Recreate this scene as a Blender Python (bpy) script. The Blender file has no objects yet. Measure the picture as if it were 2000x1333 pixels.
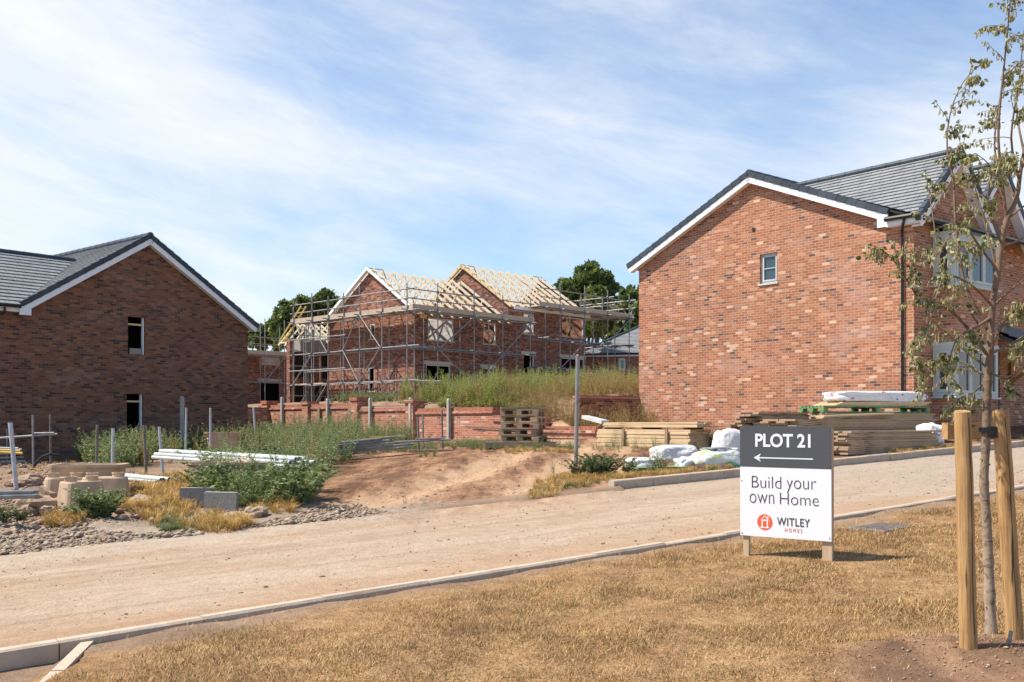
import bpy, bmesh, math, random
import numpy as np
from mathutils import Vector, Matrix, noise as mnoise
R = math.radians
random.seed(7)
NP = np.random.default_rng(11)
sc = bpy.context.scene
COL = sc.collection

# ------------------------------------------------------------------ camera, sky, sun, exposure
F, HZ, EYE = 1950.0, 830.0, 1.15          # focal length in photo pixels, horizon row, eye height
cam = bpy.data.cameras.new("camera"); camo = bpy.data.objects.new("camera", cam); COL.objects.link(camo)
cam.sensor_width = 36; cam.lens = 36 * F / 2000; cam.shift_y = (HZ - 666.5) / 2000
cam.clip_start = 0.05; cam.clip_end = 5000
camo.location = (0, 0, EYE); camo.rotation_euler = (R(90), 0, 0)
sc.camera = camo
sc.view_settings.view_transform = 'Standard'; sc.view_settings.look = 'None'
sc.view_settings.exposure = 0.56; sc.view_settings.gamma = 1
sc.render.engine = 'CYCLES'
sc.cycles.max_bounces = 6; sc.cycles.transparent_max_bounces = 8
SUN_EL, SUN_TO = R(56), Vector((-1.0, -0.06, 0)).normalized()     # towards the sun, from the left
sun = bpy.data.lights.new("sun", 'SUN'); suno = bpy.data.objects.new("sun", sun); COL.objects.link(suno)
sun.energy = 4.9; sun.angle = R(0.5); sun.color = (1.0, 0.935, 0.835)
sdir = Vector((SUN_TO.x * math.cos(SUN_EL), SUN_TO.y * math.cos(SUN_EL), math.sin(SUN_EL)))
suno.rotation_euler = sdir.to_track_quat('Z', 'Y').to_euler(); suno.location = (-30, 0, 40)

class NT:
    """small node-tree writer"""
    def __init__(s, tree): s.t = tree; s.n = tree.nodes; s.l = tree.links
    def new(s, kind, **kw):
        nd = s.n.new(kind)
        for k, v in kw.items(): setattr(nd, k, v)
        return nd
    def put(s, sock, v):
        if hasattr(v, 'is_linked') or isinstance(v, bpy.types.NodeSocket): s.l.new(v, sock)
        elif isinstance(v, (tuple, list)):
            sock.default_value = tuple(v) + (1,) if (sock.type == 'RGBA' and len(v) == 3) else v
        else: sock.default_value = v
    def math(s, op, a, b=None, c=None, clamp=False):
        nd = s.new('ShaderNodeMath', operation=op); nd.use_clamp = clamp
        for i, v in enumerate((a, b, c)):
            if v is not None: s.put(nd.inputs[i], v)
        return nd.outputs[0]
    def mix(s, f, a, b, blend='MIX'):
        nd = s.new('ShaderNodeMix', data_type='RGBA', blend_type=blend)
        s.put(nd.inputs[0], f); s.put(nd.inputs[6], a); s.put(nd.inputs[7], b)
        return nd.outputs[2]
    def ramp(s, f, stops, interp='LINEAR'):
        nd = s.new('ShaderNodeValToRGB'); cr = nd.color_ramp; cr.interpolation = interp
        while len(cr.elements) < len(stops): cr.elements.new(0.5)
        for e, (p, c) in zip(cr.elements, stops):
            e.position = p; e.color = tuple(c) + (1,) if len(c) == 3 else c
        s.put(nd.inputs[0], f); return nd.outputs[0]
    def gray(s, f, a, b, x=0.0, y=1.0):
        nd = s.new('ShaderNodeMapRange'); s.put(nd.inputs[0], f)
        nd.inputs[1].default_value = a; nd.inputs[2].default_value = b
        nd.inputs[3].default_value = x; nd.inputs[4].default_value = y
        return nd.outputs[0]
    def noise(s, vec, scale, detail=4, rough=0.55, dist=0.0, out=0):
        nd = s.new('ShaderNodeTexNoise'); nd.inputs['Scale'].default_value = scale
        nd.inputs['Detail'].default_value = detail; nd.inputs['Roughness'].default_value = rough
        nd.inputs['Distortion'].default_value = dist
        if vec is not None: s.put(nd.inputs['Vector'], vec)
        return nd.outputs[out]
    def vmap(s, vec, scale=(1, 1, 1), rot=(0, 0, 0), loc=(0, 0, 0)):
        nd = s.new('ShaderNodeMapping'); s.put(nd.inputs[0], vec)
        nd.inputs['Scale'].default_value = scale; nd.inputs['Rotation'].default_value = rot; nd.inputs['Location'].default_value = loc
        return nd.outputs[0]
    def comb(s, x, y, z=0.0):
        nd = s.new('ShaderNodeCombineXYZ')
        for i, v in enumerate((x, y, z)): s.put(nd.inputs[i], v)
        return nd.outputs[0]
    def sep(s, v):
        nd = s.new('ShaderNodeSeparateXYZ'); s.put(nd.inputs[0], v); return nd.outputs

world = bpy.data.worlds.new("World"); sc.world = world; world.use_nodes = True
w = NT(world.node_tree); w.n.clear()
sky = w.new('ShaderNodeTexSky', sky_type='NISHITA'); sky.sun_disc = False
sky.sun_elevation = SUN_EL; sky.sun_rotation = math.atan2(SUN_TO.x, SUN_TO.y)
sky.air_density = 1.0; sky.dust_density = 0.25; sky.ozone_density = 2.6
bg = w.new('ShaderNodeBackground'); w.put(bg.inputs[0], w.mix(1.0, sky.outputs[0], (0.76, 1.0, 1.14), 'MULTIPLY')); bg.inputs[1].default_value = 0.112
dirv = w.new('ShaderNodeTexCoord').outputs['Generated']
dx, dy, dz = w.sep(dirv)
az = w.math('ARCTAN2', dx, dy); el = w.math('ARCSINE', dz)
pol = w.comb(az, el, 0.0)
# cirrus: streaks drawn out along a gently falling axis, frayed by finer noise
pm = w.vmap(pol, rot=(0, 0, R(13)))
warp = w.noise(w.vmap(pm, scale=(2.2, 3.0, 1)), 1.6, 3, 0.5, 0, out=1)
pw = w.mix(0.05, pm, warp, 'ADD')
n1 = w.noise(w.vmap(pw, scale=(1.0, 4.2, 1), loc=(3.1, 0.4, 0)), 1.5, 9, 0.60, 0.15)
n2 = w.noise(w.vmap(pw, scale=(2.2, 8.0, 1), loc=(0.2, 7.4, 0)), 2.0, 10, 0.68, 0.25)
n3 = w.noise(w.vmap(pol, scale=(1.5, 3.2, 1), loc=(1.4, 2.2, 0)), 1.5, 4, 0.5, 0.2)
# a broad veil low in the west of the view, a long band crossing the sky, clear air to the east high up
ax, ay, _z = w.sep(pm)
ay = w.math('ADD', ay, w.math('MULTIPLY', w.math('SUBTRACT', n3, 0.5), 0.10))
band = w.math('SUBTRACT', 1.0, w.gray(w.math('ABSOLUTE', w.math('SUBTRACT', ay, 0.238)), 0.0, 0.085), clamp=True)
band = w.math('MULTIPLY', band, w.gray(az, -0.65, 0.34, 1.0, 0.25), clamp=True)
band2 = w.math('SUBTRACT', 1.0, w.gray(w.math('ABSOLUTE', w.math('SUBTRACT', ay, 0.10)), 0.0, 0.02), clamp=True)
low = w.gray(el, 0.02, 0.20, 0.5, 0.0)
west = w.gray(az, -0.52, -0.10, 0.26, 0.0)
east = w.math('MULTIPLY', w.gray(az, 0.26, 0.42, 0.0, 0.30), w.gray(el, 0.34, 0.22, 0.0, 1.0))
m = w.math('ADD', w.math('MULTIPLY', n1, 0.66), w.math('MULTIPLY', n2, 0.42))
m = w.math('ADD', m, w.math('MULTIPLY', n3, 0.46))
m = w.math('ADD', m, w.math('MULTIPLY', band, 0.36))
m = w.math('ADD', m, w.math('MULTIPLY', band2, 0.14))
m = w.math('ADD', m, w.math('MULTIPLY', low, 0.38))
m = w.math('ADD', m, w.math('SUBTRACT', w.math('ADD', west, east), 0.04))
m = w.math('SUBTRACT', m, w.math('MULTIPLY', w.gray(dy, 0.55, -0.2), 0.55))
mask = w.ramp(w.gray(m, 0.56, 1.22), [(0.0, (0.10,) * 3), (0.3, (0.36,) * 3), (0.62, (0.80,) * 3), (1.0, (1,) * 3)])
bgc = w.new('ShaderNodeBackground')
w.put(bgc.inputs[0], w.mix(w.gray(n2, 0.3, 0.7), (0.86, 0.91, 0.98), (0.97, 0.98, 1.0))); bgc.inputs[1].default_value = 0.72
mixs = w.new('ShaderNodeMixShader'); w.put(mixs.inputs[0], mask)
w.l.new(bg.outputs[0], mixs.inputs[1]); w.l.new(bgc.outputs[0], mixs.inputs[2])
wo = w.new('ShaderNodeOutputWorld'); w.l.new(mixs.outputs[0], wo.inputs[0])

# ------------------------------------------------------------------ materials
def new_mat(name):
    m = bpy.data.materials.new(name); m.use_nodes = True
    t = NT(m.node_tree); t.n.clear()
    out = t.new('ShaderNodeOutputMaterial'); b = t.new('ShaderNodeBsdfPrincipled')
    t.l.new(b.outputs[0], out.inputs[0]); b.inputs['Specular IOR Level'].default_value = 0.3
    return m, t, b, out
def bump(t, b, h, strength=0.3, dist=0.02):
    nd = t.new('ShaderNodeBump'); nd.inputs['Strength'].default_value = strength; nd.inputs['Distance'].default_value = dist
    t.put(nd.inputs['Height'], h); t.l.new(nd.outputs[0], b.inputs['Normal'])
def objco(t): return t.new('ShaderNodeTexCoord').outputs['Object']
def island(t): return t.new('ShaderNodeNewGeometry').outputs['Random Per Island']

def plain(name, col, rough=0.7, var=0.18, scale=6.0, metal=0.0, bmp=0.15, bscale=30.0, isl=0.0, spec=0.3, dirt=None):
    m, t, b, o = new_mat(name); co = objco(t)
    n = t.noise(co, scale, 5, 0.6)
    c = t.mix(t.gray(n, 0.3, 0.7), tuple(x * (1 - var) for x in col), tuple(min(1, x * (1 + var)) for x in col))
    if isl:
        c = t.mix(1.0, c, t.ramp(island(t), [(0, (1 - isl,) * 3), (1, (1 + isl * 0.5,) * 3)]), 'MULTIPLY')
    if dirt:
        c = t.mix(t.math('MULTIPLY', t.gray(t.noise(co, scale * 0.6, 6, 0.7), 0.5, 0.72), 0.75), c, dirt)
    t.put(b.inputs['Base Color'], c); b.inputs['Roughness'].default_value = rough; b.inputs['Metallic'].default_value = metal
    b.inputs['Specular IOR Level'].default_value = spec
    if bmp: bump(t, b, t.noise(co, bscale, 4, 0.6), bmp)
    return m

def brick(name, stops, mortar, L=0.225, H=0.075, tone=0.12, white=0.0):
    m, t, b, o = new_mat(name)
    uv = t.new('ShaderNodeUVMap').outputs[0]; u, v, _ = t.sep(uv)
    row = t.math('FLOOR', t.math('DIVIDE', v, H))
    uu = t.math('ADD', t.math('DIVIDE', u, L), t.math('MULTIPLY', t.math('MODULO', row, 2.0), 0.5))
    col = t.math('FLOOR', uu)
    fu = t.math('FRACT', uu); fv = t.math('FRACT', t.math('DIVIDE', v, H))
    wn = t.new('ShaderNodeTexWhiteNoise', noise_dimensions='2D'); t.put(wn.inputs['Vector'], t.comb(col, row))
    c = t.ramp(wn.outputs[0], stops, 'CONSTANT')
    wn2 = t.new('ShaderNodeTexWhiteNoise', noise_dimensions='2D'); t.put(wn2.inputs['Vector'], t.comb(row, col))
    c = t.mix(1.0, c, t.ramp(wn2.outputs[0], [(0, (1 - tone,) * 3), (1, (1 + tone,) * 3)]), 'MULTIPLY')
    big = t.noise(uv, 0.55, 5, 0.6)
    c = t.mix(1.0, c, t.ramp(t.gray(big, 0.3, 0.7), [(0, (0.88, 0.88, 0.9)), (1, (1.1, 1.07, 1.04))]), 'MULTIPLY')
    fine = t.noise(uv, 45, 4, 0.7)
    c = t.mix(1.0, c, t.ramp(fine, [(0.25, (0.8,) * 3), (0.75, (1.15,) * 3)]), 'MULTIPLY')
    mm = t.math('MAXIMUM', t.math('LESS_THAN', fu, 0.05), t.math('LESS_THAN', fv, 0.14))
    mo = t.mix(t.gray(t.noise(uv, 1.3, 4, 0.6), 0.4, 0.65), mortar, tuple(x * 0.75 for x in mortar))
    c = t.mix(mm, c, mo)
    if white:      # lime bloom left near the ground and in drifts
        blm = t.gray(t.noise(t.vmap(uv, scale=(0.5, 1.1, 1)), 1.1, 6, 0.7), 0.52, 0.75)
        c = t.mix(t.math('MULTIPLY', blm, white), c, (0.62, 0.50, 0.44))
    t.put(b.inputs['Base Color'], c); b.inputs['Roughness'].default_value = 0.9
    bump(t, b, t.math('SUBTRACT', t.math('MULTIPLY', fine, 0.25), mm), 0.35, 0.012)
    return m
RED, RED2, RED3 = (0.38, 0.15, 0.073), (0.335, 0.125, 0.061), (0.415, 0.178, 0.09)
DARK, CREAM, BUFF = (0.125, 0.075, 0.06), (0.60, 0.40, 0.27), (0.52, 0.26, 0.155)
M = {}
M['brick_warm'] = brick('brick_warm', [(0, RED), (0.33, RED2), (0.58, RED3), (0.82, BUFF), (0.90, DARK), (0.935, (0.24, 0.115, 0.075)), (0.972, CREAM)], (0.57, 0.435, 0.34), white=0.32)
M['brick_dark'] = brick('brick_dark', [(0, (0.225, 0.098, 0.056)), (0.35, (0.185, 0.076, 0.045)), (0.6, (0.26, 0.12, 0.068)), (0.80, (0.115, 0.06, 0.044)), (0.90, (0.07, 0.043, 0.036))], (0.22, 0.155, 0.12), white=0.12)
M['brick_site'] = brick('brick_site', [(0, (0.30, 0.105, 0.056)), (0.30, (0.23, 0.08, 0.045)), (0.48, (0.35, 0.14, 0.075)), (0.64, (0.075, 0.044, 0.038)), (0.85, (0.15, 0.07, 0.048)), (0.95, (0.42, 0.24, 0.16))], (0.33, 0.24, 0.19))
M['brick_wall'] = brick('brick_wall', [(0, (0.43, 0.17, 0.10)), (0.4, (0.37, 0.135, 0.08)), (0.7, (0.48, 0.22, 0.13)), (0.90, (0.17, 0.09, 0.07)), (0.96, (0.62, 0.42, 0.3))], (0.58, 0.43, 0.34), white=0.15)
M['soldier'] = brick('soldier', [(0, (0.40, 0.15, 0.09)), (0.5, (0.33, 0.12, 0.07))], (0.5, 0.38, 0.3), L=0.075, H=0.225)
M['block'] = brick('block', [(0, (0.50, 0.48, 0.44)), (0.5, (0.56, 0.53, 0.48))], (0.42, 0.40, 0.37), L=0.45, H=0.225, tone=0.05)

def tile_mat():
    m, t, b, o = new_mat('roof_tile'); uv = t.new('ShaderNodeUVMap').outputs[0]; u, v, _ = t.sep(uv)
    fu = t.math('FRACT', t.math('ADD', t.math('DIVIDE', u, 0.33), t.math('MULTIPLY', t.math('MODULO', t.math('FLOOR', t.math('DIVIDE', v, 0.33)), 2.0), 0.5)))
    wn = t.new('ShaderNodeTexWhiteNoise', noise_dimensions='2D')
    t.put(wn.inputs['Vector'], t.comb(t.math('FLOOR', t.math('DIVIDE', u, 0.33)), t.math('FLOOR', t.math('DIVIDE', v, 0.33))))
    c = t.ramp(wn.outputs[0], [(0, (0.185, 0.192, 0.20)), (1, (0.245, 0.252, 0.258))])
    c = t.mix(t.gray(t.noise(uv, 1.2, 6, 0.7), 0.4, 0.7), c, (0.29, 0.29, 0.28))
    c = t.mix(t.math('LESS_THAN', fu, 0.035), c, (0.04, 0.04, 0.042))
    t.put(b.inputs['Base Color'], c); b.inputs['Roughness'].default_value = 0.62
    bump(t, b, t.noise(uv, 30, 4, 0.6), 0.12); return m
M['tile'] = tile_mat()
M['ridge'] = plain('ridge_tile', (0.052, 0.064, 0.080), 0.5, 0.15, 3, isl=0.25)
M['upvc'] = plain('white_upvc', (0.80, 0.80, 0.80), 0.4, 0.04, 2, bmp=0)
M['sage'] = plain('sage_frame', (0.50, 0.53, 0.49), 0.45, 0.05, 2, bmp=0)
M['gutter'] = plain('black_plastic', (0.022, 0.023, 0.026), 0.35, 0.1, 3, bmp=0)
M['lead'] = plain('lead_flashing', (0.09, 0.105, 0.12), 0.5, 0.2, 4)
M['dark'] = plain('inside_shade', (0.035, 0.033, 0.032), 0.9, 0.3, 2)  # near-black colour stands in for the shade inside openings
M['plaster'] = plain('plasterboard', (0.55, 0.52, 0.48), 0.9, 0.1, 2)
def glass_mat():
    m, t, b, o = new_mat('window_glass'); b.inputs['Roughness'].default_value = 0.03
    t.put(b.inputs['Base Color'], (0.045, 0.055, 0.065)); b.inputs['Specular IOR Level'].default_value = 0.9
    bump(t, b, t.noise(objco(t), 1.1, 2), 0.03, 0.05); return m
M['glass'] = glass_mat()
def wood(name, a, b2, scale=(1.2, 14, 14), rough=0.75, isl=0.15, knots=True):
    m, t, b, o = new_mat(name); co = objco(t)
    n = t.noise(t.vmap(co, scale=scale), 1.6, 6, 0.65, 0.5)
    c = t.mix(t.gray(n, 0.3, 0.7), a, b2)
    if isl: c = t.mix(1.0, c, t.ramp(island(t), [(0, (1 - isl, 1 - isl, 1 - isl)), (1, (1 + isl * .6, 1 + isl * .5, 1 + isl * .4))]), 'MULTIPLY')
    if knots: c = t.mix(t.gray(t.noise(t.vmap(co, scale=tuple(x * 0.45 for x in scale)), 3.2, 2, 0.4), 0.68, 0.74), c, tuple(x * 0.35 for x in a))
    t.put(b.inputs['Base Color'], c); b.inputs['Roughness'].default_value = rough
    bump(t, b, n, 0.25, 0.006); return m
M['new_wood'] = wood('new_timber', (0.62, 0.44, 0.22), (0.76, 0.58, 0.34), (1, 6, 6), isl=0.2)
M['pale_wood'] = wood('pale_timber', (0.64, 0.53, 0.37), (0.76, 0.67, 0.51), (3, 3, 3), isl=0.25)
M['board_wood'] = wood('scaffold_board_wood', (0.29, 0.195, 0.12), (0.49, 0.365, 0.24), (1.0, 16, 16), isl=0.4)
M['board_pale'] = wood('sarking_board_wood', (0.50, 0.35, 0.20), (0.66, 0.50, 0.31), (1.0, 16, 16), isl=0.2)  # paler in tone than the scaffold boards
M['old_wood'] = wood('weathered_timber', (0.23, 0.16, 0.105), (0.38, 0.29, 0.20), (1.2, 12, 12), isl=0.3)
M['stake'] = wood('stake_timber', (0.25, 0.125, 0.045), (0.56, 0.345, 0.15), (30, 30, 1.6), isl=0.0)
M['rail_wood'] = wood('rail_timber', (0.36, 0.20, 0.08), (0.50, 0.30, 0.13), (1.5, 14, 14), isl=0.0)
M['post_wood'] = wood('sign_post_timber', (0.44, 0.30, 0.18), (0.60, 0.44, 0.29), (12, 12, 1.2), isl=0.0)
M['deck'] = wood('toe_board_timber', (0.40, 0.31, 0.225), (0.55, 0.44, 0.33), (2, 2, 9), isl=0.2, knots=False)
M['lintel'] = plain('concrete_lintel', (0.52, 0.45, 0.35), 0.9, 0.12, 4)
M['galv'] = plain('galvanised_tube', (0.27, 0.265, 0.26), 0.5, 0.3, 5, metal=0.3, bmp=0.05, isl=0.15, dirt=(0.30, 0.25, 0.21))
M['galv_post'] = plain('bright_galvanised_tube', (0.47, 0.48, 0.49), 0.45, 0.2, 5, metal=0.2, bmp=0.05, dirt=(0.33, 0.28, 0.24))
M['rust'] = plain('weathered_steel', (0.20, 0.17, 0.15), 0.7, 0.35, 8, metal=0.25, dirt=(0.25, 0.12, 0.06))
M['duct'] = plain('pale_plastic_tube', (0.52, 0.55, 0.53), 0.4, 0.1, 3, bmp=0, dirt=(0.5, 0.44, 0.37))
M['concrete'] = plain('concrete', (0.42, 0.37, 0.32), 0.9, 0.18, 9, bmp=0.3, bscale=60, dirt=(0.40, 0.29, 0.2))
M['kerb'] = plain('kerb_concrete', (0.47, 0.375, 0.285), 0.92, 0.14, 5, bmp=0.3, bscale=70, dirt=(0.40, 0.27, 0.17))
M['post_conc'] = plain('grey_concrete', (0.43, 0.39, 0.345), 0.9, 0.12, 6, bmp=0.2, bscale=50)
M['blockgrey'] = plain('aggregate_block', (0.30, 0.272, 0.24), 0.95, 0.22, 25, bmp=0.5, bscale=60)
M['tub'] = plain('tub_plastic', (0.46, 0.275, 0.185), 0.75, 0.12, 5, dirt=(0.56, 0.44, 0.35))
M['tub_pale'] = plain('dusty_tub', (0.50, 0.35, 0.23), 0.8, 0.15, 5, dirt=(0.56, 0.43, 0.30))
M['mortar'] = plain('set_mortar', (0.55, 0.42, 0.32), 0.95, 0.2, 12, bmp=0.6, bscale=25)
M['blue'] = plain('blue_plastic', (0.03, 0.15, 0.52), 0.4, 0.1, 4, bmp=0)
M['yellow'] = plain('yellow_paint', (0.62, 0.42, 0.10), 0.5, 0.1, 4, bmp=0)
M['green_paint'] = plain('green_paint', (0.12, 0.235, 0.095), 0.7, 0.3, 8, dirt=(0.45, 0.42, 0.28))
M['rock'] = plain('sandstone', (0.33, 0.228, 0.155), 0.95, 0.3, 5, bmp=0.7, bscale=14, isl=0.25)
M['grey_rock'] = plain('grey_rubble', (0.36, 0.265, 0.185), 0.95, 0.3, 9, bmp=0.6, bscale=18, isl=0.35)
M['bark'] = None
def bag_mat(name, base, spots, amt):
    m, t, b, o = new_mat(name); co = objco(t)
    n = t.noise(t.vmap(co, scale=(1.4, 1.4, 3.2)), 2.6, 3, 0.5)
    c = t.mix(t.gray(t.noise(co, 7, 5), 0.3, 0.7), base, tuple(x * 0.84 for x in base))
    k = t.noise(t.vmap(co, loc=(4, 2, 1)), 1.4, 2, 0.4)
    sp = t.ramp(k, [(0, spots[0]), (0.5, spots[1])], 'CONSTANT')
    c = t.mix(t.gray(n, amt, amt + 0.015), c, sp)
    t.put(b.inputs['Base Color'], c); b.inputs['Roughness'].default_value = 0.32; b.inputs['Specular IOR Level'].default_value = 0.5
    cr = t.noise(co, 5, 7, 0.65, 1.2)
    bump(t, b, cr, 0.42, 0.05); return m
M['bag'] = bag_mat('white_sack', (0.76, 0.73, 0.70), ((0.62, 0.35, 0.33), (0.55, 0.30, 0.30)), 0.665)
M['bag_green'] = bag_mat('sack_green_print', (0.76, 0.75, 0.69), ((0.10, 0.42, 0.28), (0.45, 0.58, 0.18)), 0.58)
M['bag_blue'] = bag_mat('sack_blue_print', (0.80, 0.78, 0.76), ((0.04, 0.10, 0.42), (0.55, 0.06, 0.05)), 0.655)
M['bag_grey'] = bag_mat('torn_grey_sack', (0.33, 0.35, 0.35), ((0.6, 0.6, 0.58), (0.08, 0.08, 0.09)), 0.55)
M['sign_white'] = plain('sign_white', (0.80, 0.805, 0.815), 0.4, 0.02, 2, bmp=0)
M['sign_grey'] = plain('sign_charcoal', (0.082, 0.086, 0.092), 0.42, 0.03, 2, bmp=0)
M['ink'] = plain('dark_ink', (0.068, 0.062, 0.072), 0.5, 0.02, 2, bmp=0)
M['orange'] = plain('orange_ink', (0.78, 0.13, 0.045), 0.5, 0.02, 2, bmp=0)

def leaf_mat(name, stops, trans=0.35, rough=0.6, patch=False):
    m, t, b, o = new_mat(name)
    c = t.ramp(island(t), stops)
    if patch: c = t.mix(1.0, c, t.ramp(t.noise(objco(t), 1.9, 6, 0.7), [(0.36, (0.62, 0.58, 0.55)), (0.5, (0.95, 0.93, 0.9)), (0.66, (1.18, 1.14, 1.05))]), 'MULTIPLY')
    t.put(b.inputs['Base Color'], c); b.inputs['Roughness'].default_value = rough
    tr = t.new('ShaderNodeBsdfTranslucent'); t.put(tr.inputs[0], t.mix(1.0, c, (1.0, 1.0, 0.6), 'MULTIPLY'))
    mx = t.new('ShaderNodeMixShader'); mx.inputs[0].default_value = trans
    t.l.new(b.outputs[0], mx.inputs[1]); t.l.new(tr.outputs[0], mx.inputs[2]); t.l.new(mx.outputs[0], o.inputs[0]); return m
M['weed'] = leaf_mat('weed_leaf', [(0, (0.09, 0.135, 0.045)), (0.35, (0.165, 0.225, 0.085)), (0.75, (0.25, 0.29, 0.15)), (0.9, (0.34, 0.35, 0.20)), (1, (0.42, 0.34, 0.19))])
M['weed_dark'] = leaf_mat('dark_weed_leaf', [(0, (0.06, 0.09, 0.036)), (0.6, (0.11, 0.145, 0.06)), (1, (0.21, 0.225, 0.11))])
M['tallgrass'] = leaf_mat('tall_weed_leaf', [(0, (0.14, 0.19, 0.05)), (0.4, (0.26, 0.32, 0.095)), (0.75, (0.38, 0.41, 0.14)), (1, (0.54, 0.46, 0.20))])
M['dryweed'] = leaf_mat('dry_weed_leaf', [(0, (0.24, 0.135, 0.06)), (0.45, (0.38, 0.25, 0.115)), (0.75, (0.46, 0.34, 0.17)), (0.9, (0.24, 0.24, 0.09)), (1, (0.5, 0.4, 0.22))])
M['straw'] = leaf_mat('straw_blade', [(0, (0.28, 0.15, 0.045)), (0.5, (0.50, 0.31, 0.105)), (1, (0.66, 0.46, 0.19))], 0.25)
M['lawn'] = leaf_mat('lawn_blade', [(0, (0.15, 0.078, 0.034)), (0.30, (0.335, 0.19, 0.08)), (0.7, (0.50, 0.315, 0.14)), (0.93, (0.64, 0.46, 0.25)), (0.965, (0.15, 0.17, 0.06)), (1, (0.12, 0.15, 0.05))], 0.15, patch=True)
M['greenblade'] = leaf_mat('green_blade', [(0, (0.07, 0.10, 0.03)), (1, (0.19, 0.22, 0.08))], 0.3)
M['oak'] = leaf_mat('oak_leaf', [(0, (0.075, 0.11, 0.038)), (0.6, (0.15, 0.20, 0.065)), (1, (0.24, 0.285, 0.10))], 0.25)
M['ash'] = leaf_mat('pale_tree_leaf', [(0, (0.075, 0.105, 0.03)), (0.6, (0.15, 0.185, 0.05)), (1, (0.25, 0.27, 0.09))], 0.3)
M['birch'] = leaf_mat('birch_leaf', [(0, (0.055, 0.085, 0.022)), (0.3, (0.14, 0.175, 0.05)), (0.55, (0.27, 0.29, 0.12)), (1, (0.44, 0.42, 0.25))], 0.3, 0.45)
M['catkin'] = leaf_mat('catkin', [(0, (0.28, 0.24, 0.12)), (1, (0.55, 0.46, 0.27))], 0.15)
def bark_mat():
    m, t, b, o = new_mat('birch_bark'); co = objco(t)
    n = t.noise(t.vmap(co, scale=(16, 16, 13)), 1.6, 6, 0.65, 0.8)
    z = t.sep(co)[2]
    c = t.mix(t.gray(z, 0.2, 1.3), (0.38, 0.295, 0.215), (0.21, 0.14, 0.09))
    c = t.mix(t.gray(n, 0.52, 0.68), c, (0.10, 0.066, 0.044))
    c = t.mix(t.gray(t.noise(t.vmap(co, scale=(4, 4, 40), loc=(3, 1, 2)), 1.4, 2), 0.66, 0.70), c, (0.12, 0.085, 0.06))
    t.put(b.inputs['Base Color'], c); b.inputs['Roughness'].default_value = 0.8; bump(t, b, n, 0.5, 0.01); return m
M['bark'] = bark_mat()
M['trunk'] = plain('tree_trunk', (0.11, 0.085, 0.06), 0.9, 0.3, 3)

# ------------------------------------------------------------------ mesh writing
def root_loc(p):
    v = Vector((0, 0, 0))
    while p is not None: v = v + p.location; p = p.parent
    return v
def tag(o, label=None, cat=None, group=None, kind=None):
    if label: o['label'] = label
    if cat: o['category'] = cat
    if group: o['group'] = group
    if kind: o['kind'] = kind
    return o
def thing(name, label, cat, loc=(0, 0, 0), rz=0.0, group=None):
    o = bpy.data.objects.new(name, None); COL.objects.link(o); o.location = loc; o.rotation_euler = (0, 0, rz)
    o.empty_display_size = 0.2
    return tag(o, label, cat, group)
def link_mesh(name, me, mat, parent=None):
    o = bpy.data.objects.new(name, me); COL.objects.link(o)
    if mat is not None and not me.materials: me.materials.append(mat)
    if parent is not None: o.parent = parent
    return o
def clone(o, parent=None):
    c = o.copy(); COL.objects.link(c)
    if parent is not None: c.parent = parent
    for ch in o.children: clone(ch, c)
    return c

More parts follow.
